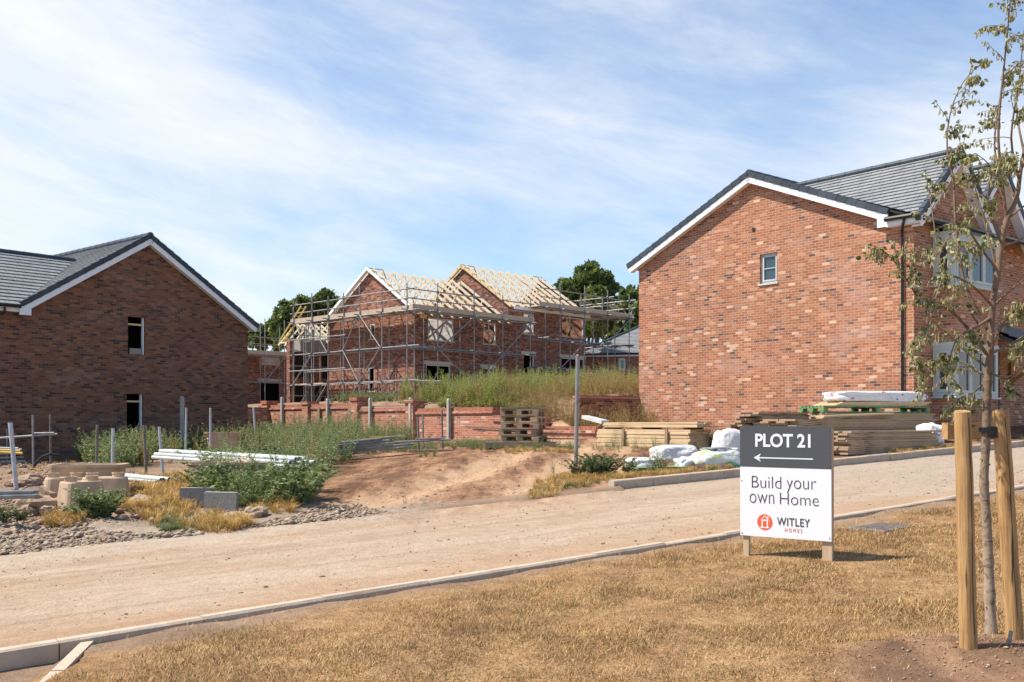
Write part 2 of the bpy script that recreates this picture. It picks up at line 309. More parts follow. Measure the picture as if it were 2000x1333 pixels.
class MB:
    def __init__(s): s.v = []; s.f = []
    def add(s, vs, fs):
        k = len(s.v); s.v.extend(tuple(v) for v in vs); s.f.extend(tuple(i + k for i in f) for f in fs); return s
    def quad(s, a, b, c, d): return s.add([a, b, c, d], [(0, 1, 2, 3)])
    def poly(s, pts): return s.add(pts, [tuple(range(len(pts)))])
    def obox(s, o, a, b, c):
        """box from corner o with edge vectors a, b, c"""
        o, a, b, c = Vector(o), Vector(a), Vector(b), Vector(c)
        if a.cross(b).dot(c) < 0: a, b = b, a
        p = [o, o + a, o + a + b, o + b, o + c, o + a + c, o + a + b + c, o + b + c]
        return s.add(p, [(3, 2, 1, 0), (4, 5, 6, 7), (0, 1, 5, 4), (1, 2, 6, 5), (2, 3, 7, 6), (3, 0, 4, 7)])
    def box(s, x0, x1, y0, y1, z0, z1): return s.obox((x0, y0, z0), (x1 - x0, 0, 0), (0, y1 - y0, 0), (0, 0, z1 - z0))
    def beam(s, p, q, w, h, up=(0, 0, 1)):
        p, q = Vector(p), Vector(q); d = (q - p); n = d.normalized(); up = Vector(up)
        side = n.cross(up)
        if side.length < 1e-4: side = n.cross(Vector((1, 0, 0)))
        side.normalize(); u2 = side.cross(n)
        return s.obox(p - side * w / 2 - u2 * h / 2, d, side * w, u2 * h)
    def tube(s, p, q, r, n=8, r2=None, cap=True):
        return s.path([p, q], [r, r if r2 is None else r2], n, cap)
    def path(s, pts, rad, n=8, cap=True):
        pts = [Vector(p) for p in pts]; k = len(s.v); m = len(pts)
        prev = None
        for i, p in enumerate(pts):
            d = (pts[min(i + 1, m - 1)] - pts[max(i - 1, 0)]).normalized()
            if prev is None:
                a = d.cross(Vector((0, 0, 1)))
                if a.length < 1e-3: a = d.cross(Vector((1, 0, 0)))
            else: a = prev - d * prev.dot(d)
            a.normalize(); b = d.cross(a); prev = a
            for j in range(n):
                t = 2 * math.pi * j / n
                s.v.append(tuple(p + (a * math.cos(t) + b * math.sin(t)) * rad[i]))
        for i in range(m - 1):
            for j in range(n):
                s.f.append((k + i * n + j, k + i * n + (j + 1) % n, k + (i + 1) * n + (j + 1) % n, k + (i + 1) * n + j))
        if cap:
            s.f.append(tuple(k + j for j in reversed(range(n)))); s.f.append(tuple(k + (m - 1) * n + j for j in range(n)))
        return s
    def pipe(s, p, q, r, t=0.2, n=12):
        """hollow tube with open ends"""
        p, q = Vector(p), Vector(q); ri = r * (1 - t); d = (q - p).normalized(); inn = d * min(0.5, (q - p).length * 0.4)
        s.path([p, q], [r, r], n, False); k = len(s.v)
        a = d.cross(Vector((0, 0, 1)))
        if a.length < 1e-3: a = d.cross(Vector((1, 0, 0)))
        a.normalize(); b = d.cross(a)
        for end, inner in ((p, p + inn), (q, q - inn)):
            k = len(s.v)
            for c, rr in ((end, r), (end, ri), (inner, ri)):
                for j in range(n):
                    th = 2 * math.pi * j / n; s.v.append(tuple(c + (a * math.cos(th) + b * math.sin(th)) * rr))
            for g in range(2):
                for j in range(n):
                    s.f.append((k + g * n + j, k + g * n + (j + 1) % n, k + (g + 1) * n + (j + 1) % n, k + (g + 1) * n + j))
            s.f.append(tuple(k + 2 * n + j for j in range(n)))
        return s
    def build(s, name, mat, parent=None, local=False, smooth=False, uv=True):
        me = bpy.data.meshes.new(name)
        off = root_loc(parent) if (parent is not None and not local) else Vector((0, 0, 0))
        me.from_pydata([(v[0] - off.x, v[1] - off.y, v[2] - off.z) for v in s.v], [], s.f)
        me.update()
        if uv: auto_uv(me, off)
        if smooth: me.polygons.foreach_set('use_smooth', [True] * len(me.polygons))
        return link_mesh(name, me, mat, parent)
def auto_uv(me, off):
    lay = me.uv_layers.new(name='uv'); Z = Vector((0, 0, 1))
    for p in me.polygons:
        n = p.normal; t = Z.cross(n)
        if t.length < 0.05: t = Vector((1, 0, 0))
        t.normalize(); b = n.cross(t)
        for li in p.loop_indices:
            c = me.vertices[me.loops[li].vertex_index].co + off
            lay.data[li].uv = (c.dot(t), c.dot(b))
def np_mesh(name, V, faces, k, mat, parent=None, smooth=False):
    """V (n,3), faces (m,k) integer"""
    me = bpy.data.meshes.new(name); V = np.asarray(V, np.float32); faces = np.asarray(faces, np.int32)
    me.vertices.add(len(V)); me.vertices.foreach_set('co', V.ravel())
    me.loops.add(faces.size); me.loops.foreach_set('vertex_index', faces.ravel())
    me.polygons.add(len(faces)); me.polygons.foreach_set('loop_start', np.arange(len(faces), dtype=np.int32) * k)
    try: me.polygons.foreach_set('loop_total', np.full(len(faces), k, np.int32))
    except Exception: pass
    if smooth: me.polygons.foreach_set('use_smooth', np.ones(len(faces), bool))
    me.update(calc_edges=True); me.validate()
    return link_mesh(name, me, mat, parent)

# ------------------------------------------------------------------ terrain
VX, VY = 0.776, 0.631                      # the road's heading
N_NEAR, N_FAR = 6.60, 11.35                # its kerbs
def vnoise(x, y, seed=0):
    x = np.asarray(x, float); y = np.asarray(y, float); xi = np.floor(x); yi = np.floor(y); fx = x - xi; fy = y - yi
    fx = fx * fx * (3 - 2 * fx); fy = fy * fy * (3 - 2 * fy)
    def h(a, b):
        t = np.sin(a * 127.1 + b * 311.7 + seed * 74.7) * 43758.5453
        return t - np.floor(t)
    return (h(xi, yi) * (1 - fx) + h(xi + 1, yi) * fx) * (1 - fy) + (h(xi, yi + 1) * (1 - fx) + h(xi + 1, yi + 1) * fx) * fy
def fbm(x, y, seed=0, oct=4):
    a = 0.5; r = 0
    for i in range(oct): r = r + a * (vnoise(x * 2 ** i, y * 2 ** i, seed + i) - 0.5); a *= 0.5
    return r
def sm(t): t = np.clip(t, 0, 1); return t * t * (3 - 2 * t)
CTRL = np.array([(-12.7, 33.8, 0.02), (-9.8, 37.2, 0.12), (-15, 31, 0), (-19, 27, -0.2), (-30, 25, -0.5), (-11.1, 45, 0.3), (-6, 39, 0.45), (-0.8, 32.8, 0.66),
    (2.3, 29.3, 0.74), (10.4, 25.7, 1.02), (4.1, 33.4, 1.1), (7.2, 29.6, 1.08), (12, 24.6, 1.0), (16, 30.3, 1.25), (3.3, 24, 0.63), (0.33, 26, 0.6), (-1.85, 18, 0.2),
    (-1.18, 23, 0.44), (-3.3, 12.3, 0.08), (-6.6, 13, 0.0), (-8, 17, -0.02), (-6, 20, 0.06), (-4, 22, 0.22), (-9, 24, 0.02), (-5, 16, 0.04), (5.5, 20.5, 0.62), (8.5, 21.5, 0.78), (11.5, 23.5, 0.92), (30, 40, 1.9), (25, 60, 3), (-40, 60, 1.5)])
Q1, Q2, Q3 = (-11.1, 45.0), (2.5, 29.5), (2.25, 31.95)
def base(x, y): return 0.034 * (VX * x + VY * y - 7.42)
def wall_back(x, y):
    d1 = 0.75 * (x - Q1[0]) + 0.66 * (y - Q1[1]); t = 0.66 * (x - Q1[0]) - 0.75 * (y - Q1[1])
    d2 = -0.66 * (x - Q1[0]) + 0.75 * (y - Q1[1]); d3 = -0.631 * (x - Q3[0]) + 0.776 * (y - Q3[1])
    return d1, t, d2, d3
def wall_top(t): return np.interp(t, [0, 9, 13, 15.8, 16.0, 20.6], [1.92, 1.85, 1.62, 1.6, 1.34, 0.95])
def ground(x, y):
    x = np.asarray(x, float); y = np.asarray(y, float)
    n = -VY * x + VX * y; s = VX * x + VY * y
    b = np.clip(base(x, y), -1.6, 3.2)
    # the site beyond the road
    wsum = np.full(x.shape, 0.02); z = wsum * b
    for cx, cy, cz in CTRL:
        wt = 1.0 / (((x - cx) ** 2 + (y - cy) ** 2) ** 1.35 + 0.4); wsum = wsum + wt; z = z + wt * cz
    z = z / wsum
    ontrack = np.exp(-((x + 0.95 - 0.22 * (y - 15)) / 2.6) ** 2)
    site = b + 0.015 + (z - b - 0.015) * sm((n - N_FAR) / (4.0 + 4.0 * ontrack))
    kerbed = sm((s - 11.2) / 0.5)
    site = site + 0.09 * kerbed * (1 - sm((n - N_FAR) / 3.0))
    rough = fbm(x * 1.1, y * 1.1, 3, 5) * 0.20 + fbm(x * 4, y * 4, 9, 3) * 0.07
    left = sm((9.5 - s) / 3) * sm((n - 10.9) / 1.2) * sm((22 - n) / 4)
    site = site + rough * (0.24 * (1 - 0.85 * ontrack) + 0.9 * left) * sm((n - N_FAR + 0.4) / 1.2)
    # ruts along the dirt track
    trk = np.abs(x + 0.95 - 0.22 * (y - 15) + 0.25 * np.sin(y * 0.35)); rut = np.exp(-((x + 1.75 - 0.22 * (y - 15) + 0.12 * np.sin(y * 0.5)) / 0.3) ** 2) + np.exp(-((x + 0.02 - 0.2 * (y - 15) + 0.12 * np.sin(y * 0.5 + 1)) / 0.26) ** 2) - 0.5 * np.exp(-((x + 0.9 - 0.21 * (y - 15)) / 0.3) ** 2) - 0.45 * np.exp(-((x + 2.6 - 0.22 * (y - 15)) / 0.35) ** 2)
    rut = rut * (1 + 0.35 * np.sin((y - 0.3 * x) * 21))
    site = site - 0.075 * rut * sm((n - 11.6) / 1.5) * sm((25 - y) / 3)
    # banked ground kept back by the brick walls
    d1, t, d2, d3 = wall_back(x, y)
    up = np.minimum(wall_top(t) + 0.30 * np.maximum(d1, 0), 2.05) + 0.45 * sm((d1 - 1) / 9) + 1.0 * sm((VX * x + VY * y - 38) / 10) * sm((d1 - 5) / 8)
    up = up + fbm(x * 0.6, y * 0.6, 5, 3) * 0.25
    wgt = np.maximum(sm(d1 / 0.28) * sm((20.4 - t) / 1.5) * np.maximum(sm(d3 / 0.28), sm((2.4 - x) / 0.8)), sm(d2 / 0.28))
    far = site * (1 - wgt) + up * wgt
    # lawn on the camera's side
    lawn = b - 0.01 + fbm(x * 1.3, y * 1.3, 21, 4) * 0.07
    mx, my = (x - 2.75), (y - 5.0)
    lawn = lawn + 0.10 * np.exp(-(mx / 0.95) ** 2 - ((my) / 0.75) ** 2) + 0.05 * np.exp(-(((x - 2.0) / 0.5) ** 2) - ((y - 5.25) / 0.25) ** 2)
    edge = -2.67 + (6.36 - y) * 0.15
    lawn = lawn - 0.095 * sm((edge - x) / 0.06) * (1 - sm((n - N_NEAR) / 0.1))
    z = np.where(n > N_FAR - 0.6, far, lawn)
    inroad = sm((n - N_NEAR + 0.12) / 0.08) * (1 - sm((n - N_FAR + 0.1 + 0.40 * (1 - kerbed)) / 0.35))
    z = z * (1 - inroad) + (b - 0.10) * inroad
    return z
def gz(x, y): return float(ground(np.array([x]), np.array([y]))[0])
_ys = np.concatenate([np.arange(3.5, 30, 0.04), np.arange(30, 110, 0.2)])
def G(px, py):
    """where the line of sight through a photo pixel meets the ground"""
    x = (px - 1000) / F * _ys; z = EYE - (py - HZ) / F * _ys; g = ground(x, _ys)
    i = int(np.argmax(z <= g + 0.0))
    if z[i] > g[i]: i = len(_ys) - 1
    return Vector((x[i], _ys[i], g[i]))
def P(px, py, Y): return Vector(((px - 1000) / F * Y, Y, EYE - (py - HZ) / F * Y))
def on_wall(O, D, px, py):
    k = (px - 1000) / F; t = (k * O[1] - O[0]) / (D[0] - k * D[1]); Y = O[1] + D[1] * t
    return t, EYE - (py - HZ) / F * Y

def axis(lo, a, b, hi, step, grow=1.25):
    m = list(np.arange(a, b, step)); l = []; q = a; st = step
    while q > lo: st *= grow; q -= st; l.append(q)
    r = []; q = m[-1]; st = step
    while q < hi: st *= grow; q += st; r.append(q)
    return np.array(l[::-1] + m + r)
gx = axis(-900, -19, 19, 900, 0.14); gy = axis(-60, 3.6, 47, 1500, 0.14)
GX, GY = np.meshgrid(gx, gy); GZ = ground(GX, GY)
nx, ny = len(gx), len(gy)
idx = (np.arange(ny - 1)[:, None] * nx + np.arange(nx - 1)[None, :]).ravel()
faces = np.stack([idx, idx + 1, idx + nx + 1, idx + nx], 1)
# what the soil is: R bare red earth, G grey rubble, B dry lawn
s_, n_ = VX * GX + VY * GY, -VY * GX + VX * GY
wob = fbm(GX * 0.8, GY * 0.8, 31, 4) * 3.0
lawn_w = (1 - sm((n_ - 6.05 + wob * 0.25) / 0.3)) * sm((GX + 2.67 + (GY - 6.36) * -0.15) / 0.1 + 0.5)
mound = np.exp(-((GX - 2.5) / 1.0) ** 2 - ((GY - 4.9) / 0.6) ** 2)
lawn_w = lawn_w * (1 - sm((mound + wob * 0.12 - 0.35) / 0.2))
rub = sm((8.2 - s_ + wob) / 2.0) * sm((n_ - 10.6) / 0.4) * sm((14.3 + wob * .8 - n_) / 1.5)
earth = 0.75 * sm((mound + wob * 0.12 - 0.3) / 0.25) * (n_ < 6) + sm((n_ - 11.2) / 0.8) * sm((GX + 4.2 + wob * 0.5 + (GY - 15) * 0.03) / 1.0) * sm((36 - GY) / 5)
tk = np.abs(GX + 0.95 - 0.22 * (GY - 15) + 0.25 * np.sin(GY * 0.35)); pack = np.clip(np.exp(-((GX + 1.75 - 0.22 * (GY - 15)) / 0.62) ** 2) + np.exp(-((GX + 0.02 - 0.2 * (GY - 15)) / 0.45) ** 2) + 0.6 * np.exp(-((GX - 1.3 - 0.16 * (GY - 15)) / 0.3) ** 2), 0, 1)
def ground_mat():
    m, t, b, o = new_mat('ground_soil'); co = objco(t)
    an = t.new('ShaderNodeAttribute', attribute_name='zone'); at = an.outputs['Color']; pack = an.outputs['Alpha']
    sp = t.new('ShaderNodeSeparateColor'); t.put(sp.inputs[0], at); r, g, bl = sp.outputs
    n = t.noise(co, 1.3, 8, 0.65); f = t.noise(co, 16, 6, 0.7); ff = t.noise(co, 55, 4, 0.7)
    soil = t.ramp(n, [(0.3, (0.21, 0.135, 0.088)), (0.7, (0.34, 0.235, 0.16))])
    tr = t.math('ADD', t.math('MULTIPLY', t.noise(t.vmap(co, scale=(2.6, 0.42, 1), rot=(0, 0, R(12.5))), 0.9, 9, 0.70, 0.12), 0.62), t.math('MULTIPLY', t.noise(co, 2.4, 9, 0.78), 0.38))
    tr = t.math('ADD', tr, t.math('SUBTRACT', t.math('MULTIPLY', pack, 0.10), 0.035))
    red = t.ramp(tr, [(0.41, (0.115, 0.056, 0.031)), (0.475, (0.205, 0.104, 0.057)), (0.535, (0.32, 0.175, 0.098)), (0.62, (0.45, 0.28, 0.162))])
    pale = t.gray(t.noise(co, 0.55, 5, 0.6), 0.50, 0.62)
    red = t.mix(t.math('MULTIPLY', pale, 0.18), red, (0.49, 0.32, 0.195))
    red = t.mix(t.math('MULTIPLY', pack, t.gray(tr, 0.40, 0.58, 0.05, 0.8)), red, (0.52, 0.345, 0.21))
    vo = t.new('ShaderNodeTexVoronoi'); vo.inputs['Scale'].default_value = 22; t.put(vo.inputs['Vector'], co)
    grey = t.mix(t.gray(n, 0.35, 0.65), (0.33, 0.245, 0.18), (0.44, 0.35, 0.27))
    grey = t.mix(0.5, grey, t.mix(1.0, grey, t.gray(vo.outputs['Color'], 0.0, 1.0, 0.35, 1.2), 'MULTIPLY'))
    lawn = t.ramp(t.noise(co, 3.2, 6, 0.7), [(0.3, (0.22, 0.125, 0.065)), (0.55, (0.37, 0.225, 0.112)), (0.75, (0.46, 0.305, 0.16))])
    thatch = t.noise(t.mix(0.12, co, t.noise(co, 9, 2, 0.5, 0, out=1), 'ADD'), 75, 3, 0.7)
    lawn = t.mix(1.0, lawn, t.ramp(thatch, [(0.36, (0.50, 0.46, 0.42)), (0.5, (1.0, 1.0, 1.0)), (0.66, (1.42, 1.38, 1.25))]), 'MULTIPLY')
    c = t.mix(r, soil, red); c = t.mix(g, c, grey); c = t.mix(bl, c, lawn)
    c = t.mix(1.0, c, t.ramp(f, [(0.3, (0.78,) * 3), (0.7, (1.16,) * 3)]), 'MULTIPLY')
    t.put(b.inputs['Base Color'], c); b.inputs['Roughness'].default_value = 0.95; b.inputs['Specular IOR Level'].default_value = 0.1
    h = t.math('ADD', t.math('MULTIPLY', f, 0.7), t.math('ADD', t.math('MULTIPLY', ff, 0.35), t.math('MULTIPLY', t.math('MULTIPLY', tr, r), 0.25)))
    bump(t, b, h, 0.75, 0.06); return m
M['ground'] = ground_mat()
gnd = np_mesh('ground', np.stack([GX, GY, GZ], -1).reshape(-1, 3), faces, 4, M['ground'], smooth=True); tag(gnd, kind='structure')
zc = gnd.data.color_attributes.new('zone', 'FLOAT_COLOR', 'POINT')
zc.data.foreach_set('color', np.stack([earth, rub, lawn_w, pack], -1).astype(np.float32).ravel())

# road: a dusty sheet, its own fine surface
def SN(s, n, dz=0.0):
    x = VX * s - VY * n; y = VY * s + VX * n; return Vector((x, y, 0.034 * (s - 7.42) + dz))
rs = np.concatenate([np.arange(-25, -3, 1.0), np.arange(-3, 26, 0.12), np.arange(26, 130, 2.0)]); rn = np.linspace(N_NEAR - 0.05, N_FAR + 0.02, 46)
RS, RN = np.meshgrid(rs, rn)
noK = 1 - sm((RS - 11.0) / 0.4)
RNw = RN + (RN > N_FAR - 0.12) * noK * (0.25 + fbm(RS * 0.7, RS * 0 + 3, 41, 4) * 0.9)
RZ = 0.034 * (RS - 7.42) - 0.025 + fbm(RS * 0.9, RN * 2.2, 13, 4) * 0.030 + fbm(RS * 5, RN * 5, 17, 3) * 0.014
RZ = RZ + 0.03 * np.exp(-((RN - N_FAR) / 0.5) ** 2) * noK + 0.02 * np.exp(-((RN - N_NEAR) / 0.4) ** 2) - 0.05 * (RN > N_FAR - 0.05) * noK
RX, RY = VX * RS - VY * RNw, VY * RS + VX * RNw
nx, ny = len(rs), len(rn)
idx = (np.arange(ny - 1)[:, None] * nx + np.arange(nx - 1)[None, :]).ravel()
def road_mat():
    m, t, b, o = new_mat('road_dust'); co = objco(t)
    rot = t.vmap(co, rot=(0, 0, -math.atan2(VY, VX)))
    st = t.noise(t.vmap(rot, scale=(0.22, 1.1, 1)), 1.3, 7, 0.7, 0.9)
    n = t.noise(co, 0.9, 7, 0.65); f = t.noise(co, 30, 5, 0.75); g = t.noise(co, 7, 6, 0.7)
    c = t.ramp(st, [(0.30, (0.385, 0.265, 0.172)), (0.5, (0.45, 0.325, 0.22)), (0.70, (0.51, 0.39, 0.285))])
    c = t.mix(t.gray(n, 0.4, 0.7, 0.0, 0.6), c, (0.475, 0.375, 0.285))
    wt = t.noise(t.vmap(rot, scale=(0.05, 2.1, 1), loc=(3, 1, 0)), 1.0, 5, 0.6, 1.2)
    c = t.mix(t.gray(wt, 0.52, 0.64, 0.0, 0.5), c, (0.33, 0.215, 0.14))
    c = t.mix(t.gray(t.noise(t.vmap(rot, scale=(0.3, 0.8, 1), loc=(7, 2, 0)), 1.1, 7, 0.72), 0.54, 0.66, 0.0, 0.55), c, (0.52, 0.405, 0.30))
    s2 = t.sep(rot)[0]
    c = t.mix(t.gray(s2, 9.0, 17.0, 0.0, 0.65), c, (0.385, 0.315, 0.25))
    nn = t.sep(rot)[1]
    side = t.math('MULTIPLY', t.gray(t.math('ADD', nn, t.math('MULTIPLY', t.math('SUBTRACT', n, 0.5), 1.6)), N_NEAR + 1.0, N_NEAR + 0.35), 0.55)
    c = t.mix(side, c, (0.42, 0.26, 0.155))
    # red earth carried out of the side track
    am = t.math('MULTIPLY', t.gray(t.math('ADD', nn, t.math('MULTIPLY', t.math('SUBTRACT', n, 0.5), 3.2)), N_FAR - 1.9, N_FAR + 0.1), t.math('MULTIPLY', t.gray(s2, 4.5, 7.0), t.gray(s2, 11.4, 9.6)))
    drt = t.ramp(t.noise(t.vmap(co, scale=(2.2, 0.55, 1), rot=(0, 0, R(12.5))), 0.85, 9, 0.74, 0.8), [(0.38, (0.23, 0.125, 0.072)), (0.5, (0.40, 0.245, 0.15)), (0.62, (0.51, 0.345, 0.22))])
    c = t.mix(am, c, drt)
    gv = t.math('MULTIPLY', t.gray(t.math('ADD', nn, t.math('MULTIPLY', t.math('SUBTRACT', g, 0.5), 1.5)), N_FAR - 1.1, N_FAR - 0.4), t.math('MULTIPLY', t.gray(s2, 8.2, 6.6), t.gray(s2, 1.0, 3.0)))
    c = t.mix(t.math('MULTIPLY', gv, t.gray(f, 0.35, 0.6)), c, (0.46, 0.38, 0.30))
    c = t.mix(1.0, c, t.ramp(g, [(0.3, (0.85,) * 3), (0.7, (1.1,) * 3)]), 'MULTIPLY')
    c = t.mix(1.0, c, t.ramp(f, [(0.3, (0.84,) * 3), (0.7, (1.12,) * 3)]), 'MULTIPLY')
    t.put(b.inputs['Base Color'], c); b.inputs['Roughness'].default_value = 0.95; b.inputs['Specular IOR Level'].default_value = 0.1
    bump(t, b, t.math('ADD', f, t.math('MULTIPLY', g, 1.1)), 0.7, 0.04); return m
road = np_mesh('road', np.stack([RX, RY, RZ], -1).reshape(-1, 3), np.stack([idx, idx + 1, idx + nx + 1, idx + nx], 1), 4, road_mat(), smooth=True)
tag(road, kind='structure')

def kerb_run(name, s0, s1, n0, n1, ztop, depth, step=0.914, gap=0.008):
    mb = MB(); s = s0
    while s < s1 - 0.02:
        e = min(s + step - gap, s1); j = random.uniform(-0.005, 0.005); c = 0.016
        ring = []
        for q in (s, e):
            ring.append([SN(q, n0 + j, ztop - depth), SN(q, n0 + j, ztop - c), SN(q, n0 + c + j, ztop + j), SN(q, n1 - c + j, ztop + j), SN(q, n1 + j, ztop - c), SN(q, n1 + j, ztop - depth)])
        mb.add(ring[0] + ring[1], [(5, 4, 3, 2, 1, 0), (6, 7, 8, 9, 10, 11)] + [(i, i + 1, i + 7, i + 6) for i in range(5)])
        s += step
    return tag(mb.build(name, M['kerb']), kind='structure')
kerb_run('kerb_near', -12, 60, N_NEAR - 0.105, N_NEAR - 0.005, 0.022, 0.30)
kerb_run('kerb_far', 11.33, 70, N_FAR - 0.005, N_FAR + 0.13, 0.125, 0.32)
mb = MB()
e0, e1 = Vector((-2.66, 6.30, 0)), Vector((-2.08, 3.2, 0))
for i in range(4):
    a = e0.lerp(e1, i / 4 + 0.003); b2 = e0.lerp(e1, (i + 1) / 4 - 0.003)
    for p in (a, b2): p.z = base(p.x, p.y) - 0.02
    mb.beam(a - Vector((0, 0, 0.09)), b2 - Vector((0, 0, 0.09)), 0.07, 0.2)
tag(mb.build('path_edging', M['kerb']), kind='structure')

# ------------------------------------------------------------------ house-building helpers
def V3(*a): return Vector(a)
def wall_panel(mb, O, D, N, t0, t1, z0, z1, holes=(), depth=0.1, peak=None):
    """brick face from t0 to t1 along D, holes (ta, tb, za, zb) with reveals; peak (t, z) puts a gable on top"""
    O, D, N = Vector((O[0], O[1], 0)), Vector((D[0], D[1], 0)), Vector((N[0], N[1], 0))
    pt = lambda t, z, k=0.0: O + D * t + N * k + Vector((0, 0, z))
    ts = sorted({t0, t1, *[h[0] for h in holes], *[h[1] for h in holes]}); zs = sorted({z0, z1, *[h[2] for h in holes], *[h[3] for h in holes]})
    flip = D.cross(Vector((0, 0, 1))).dot(N) < 0
    def q(a, b, c, d): mb.quad(*((d, c, b, a) if flip else (a, b, c, d)))
    for i in range(len(ts) - 1):
        for j in range(len(zs) - 1):
            tc, zc_ = (ts[i] + ts[i + 1]) / 2, (zs[j] + zs[j + 1]) / 2
            if any(h[0] < tc < h[1] and h[2] < zc_ < h[3] for h in holes): continue
            q(pt(ts[i], zs[j]), pt(ts[i + 1], zs[j]), pt(ts[i + 1], zs[j + 1]), pt(ts[i], zs[j + 1]))
    for a, b, c, d in holes:
        q(pt(a, c, -depth), pt(a, c), pt(a, d), pt(a, d, -depth)); q(pt(b, c), pt(b, c, -depth), pt(b, d, -depth), pt(b, d))
        q(pt(a, d), pt(b, d), pt(b, d, -depth), pt(a, d, -depth)); q(pt(a, c, -depth), pt(b, c, -depth), pt(b, c), pt(a, c))
    if peak:
        tri = [pt(t0, z1), pt(t1, z1), pt(*peak)]
        mb.poly(tri[::-1] if flip else tri)
    return pt
def tile_slope(mb, E0, E1, R0, R1, pitch=0.33):
    E0, E1, R0, R1 = map(Vector, (E0, E1, R0, R1))
    nrm = (E1 - E0).cross(R0 - E0)
    if nrm.length < 1e-6: nrm = (E1 - E0).cross(R1 - E0)
    nrm.normalize()
    if nrm.z < 0: nrm = -nrm
    n = max(1, round(max((R0 - E0).length, (R1 - E1).length) / pitch))
    for i in range(n):
        a, b = i / n, min(1.0, (i + 1.12) / n)
        p0, p1 = E0.lerp(R0, a), E1.lerp(R1, a); q0, q1 = E0.lerp(R0, b), E1.lerp(R1, b)
        up, lo = nrm * 0.045, nrm * 0.008
        vs = [p0 + up, p1 + up, q1 + lo, q0 + lo, p0, p1]
        mb.add(vs, [(0, 1, 2, 3), (4, 5, 1, 0)])
def slab(mb, E0, E1, R0, R1, th=0.06):
    """roof deck under the tiles so that no light leaks in"""
    pts = [Vector(p) for p in (E0, E1, R1, R0)]; d = Vector((0, 0, th))
    mb.add([p - d * 0.3 for p in pts] + [p - d * 1.3 for p in pts], [(0, 1, 2, 3), (7, 6, 5, 4), (0, 1, 5, 4), (1, 2, 6, 5), (2, 3, 7, 6), (3, 0, 4, 7)])
def verge(parent, E, Rg, N, over=0.22, white='upvc', cap=True, drop=0.0):
    E, Rg, N = Vector(E), Vector(Rg), Vector(N).normalized(); d = Rg - E; L = d.length; d.normalize()
    up = N.cross(d)
    if up.z < 0: up = -up
    mb = MB(); mb.obox(E + N * (over - 0.03) - up * (0.235 + drop), d * L, N * 0.028, up * 0.165)
    o = mb.build('bargeboard', M[white], parent)
    ms = MB(); ms.obox(E + N * 0.004 - up * (0.215 + drop), d * L, N * (over - 0.036), up * 0.018); ms.build('soffit', M[white], o)
    if cap:
        mc = MB(); n = max(1, round(L / 0.33)); st = L / n
        for i in range(n):
            p = E + d * (i * st) + N * (over - 0.115); t = up * 0.022
            mc.add([p - up * 0.075 + t, p - up * 0.075 + N * 0.135 + t, p + up * 0.085 + N * 0.135 + t, p + up * 0.085 + t] +
                   [p + d * st * 1.06 - up * 0.075, p + d * st * 1.06 - up * 0.075 + N * 0.135, p + d * st * 1.06 + up * 0.085 + N * 0.135, p + d * st * 1.06 + up * 0.085],
                   [(3, 2, 1, 0), (4, 5, 6, 7), (0, 1, 5, 4), (1, 2, 6, 5), (2, 3, 7, 6), (3, 0, 4, 7)])
        mc.build('verge_cap', M['ridge'], parent)
def ridge(parent, p, q, r=0.115, z=0.0):
    p, q = Vector(p) + V3(0, 0, z), Vector(q) + V3(0, 0, z); n = max(1, round((q - p).length / 0.45)); mb = MB()
    for i in range(n):
        a, b = p.lerp(q, i / n), p.lerp(q, (i + 0.985) / n); mb.tube(a, b, r, 10, r * 0.93)
    return mb.build('ridge_tile_row', M['ridge'], parent)
def gutter(parent, p, q, r=0.06, name='gutter'):
    mb = MB(); mb.tube(p, q, r, 8)
    d = (Vector(q) - Vector(p)); n = max(1, int(d.length / 0.9))
    for i in range(n + 1):
        c = Vector(p) + d * (i / n); mb.tube(c - d.normalized() * 0.03, c + d.normalized() * 0.03, r * 1.18, 8)
    return mb.build(name, M['gutter'], parent)
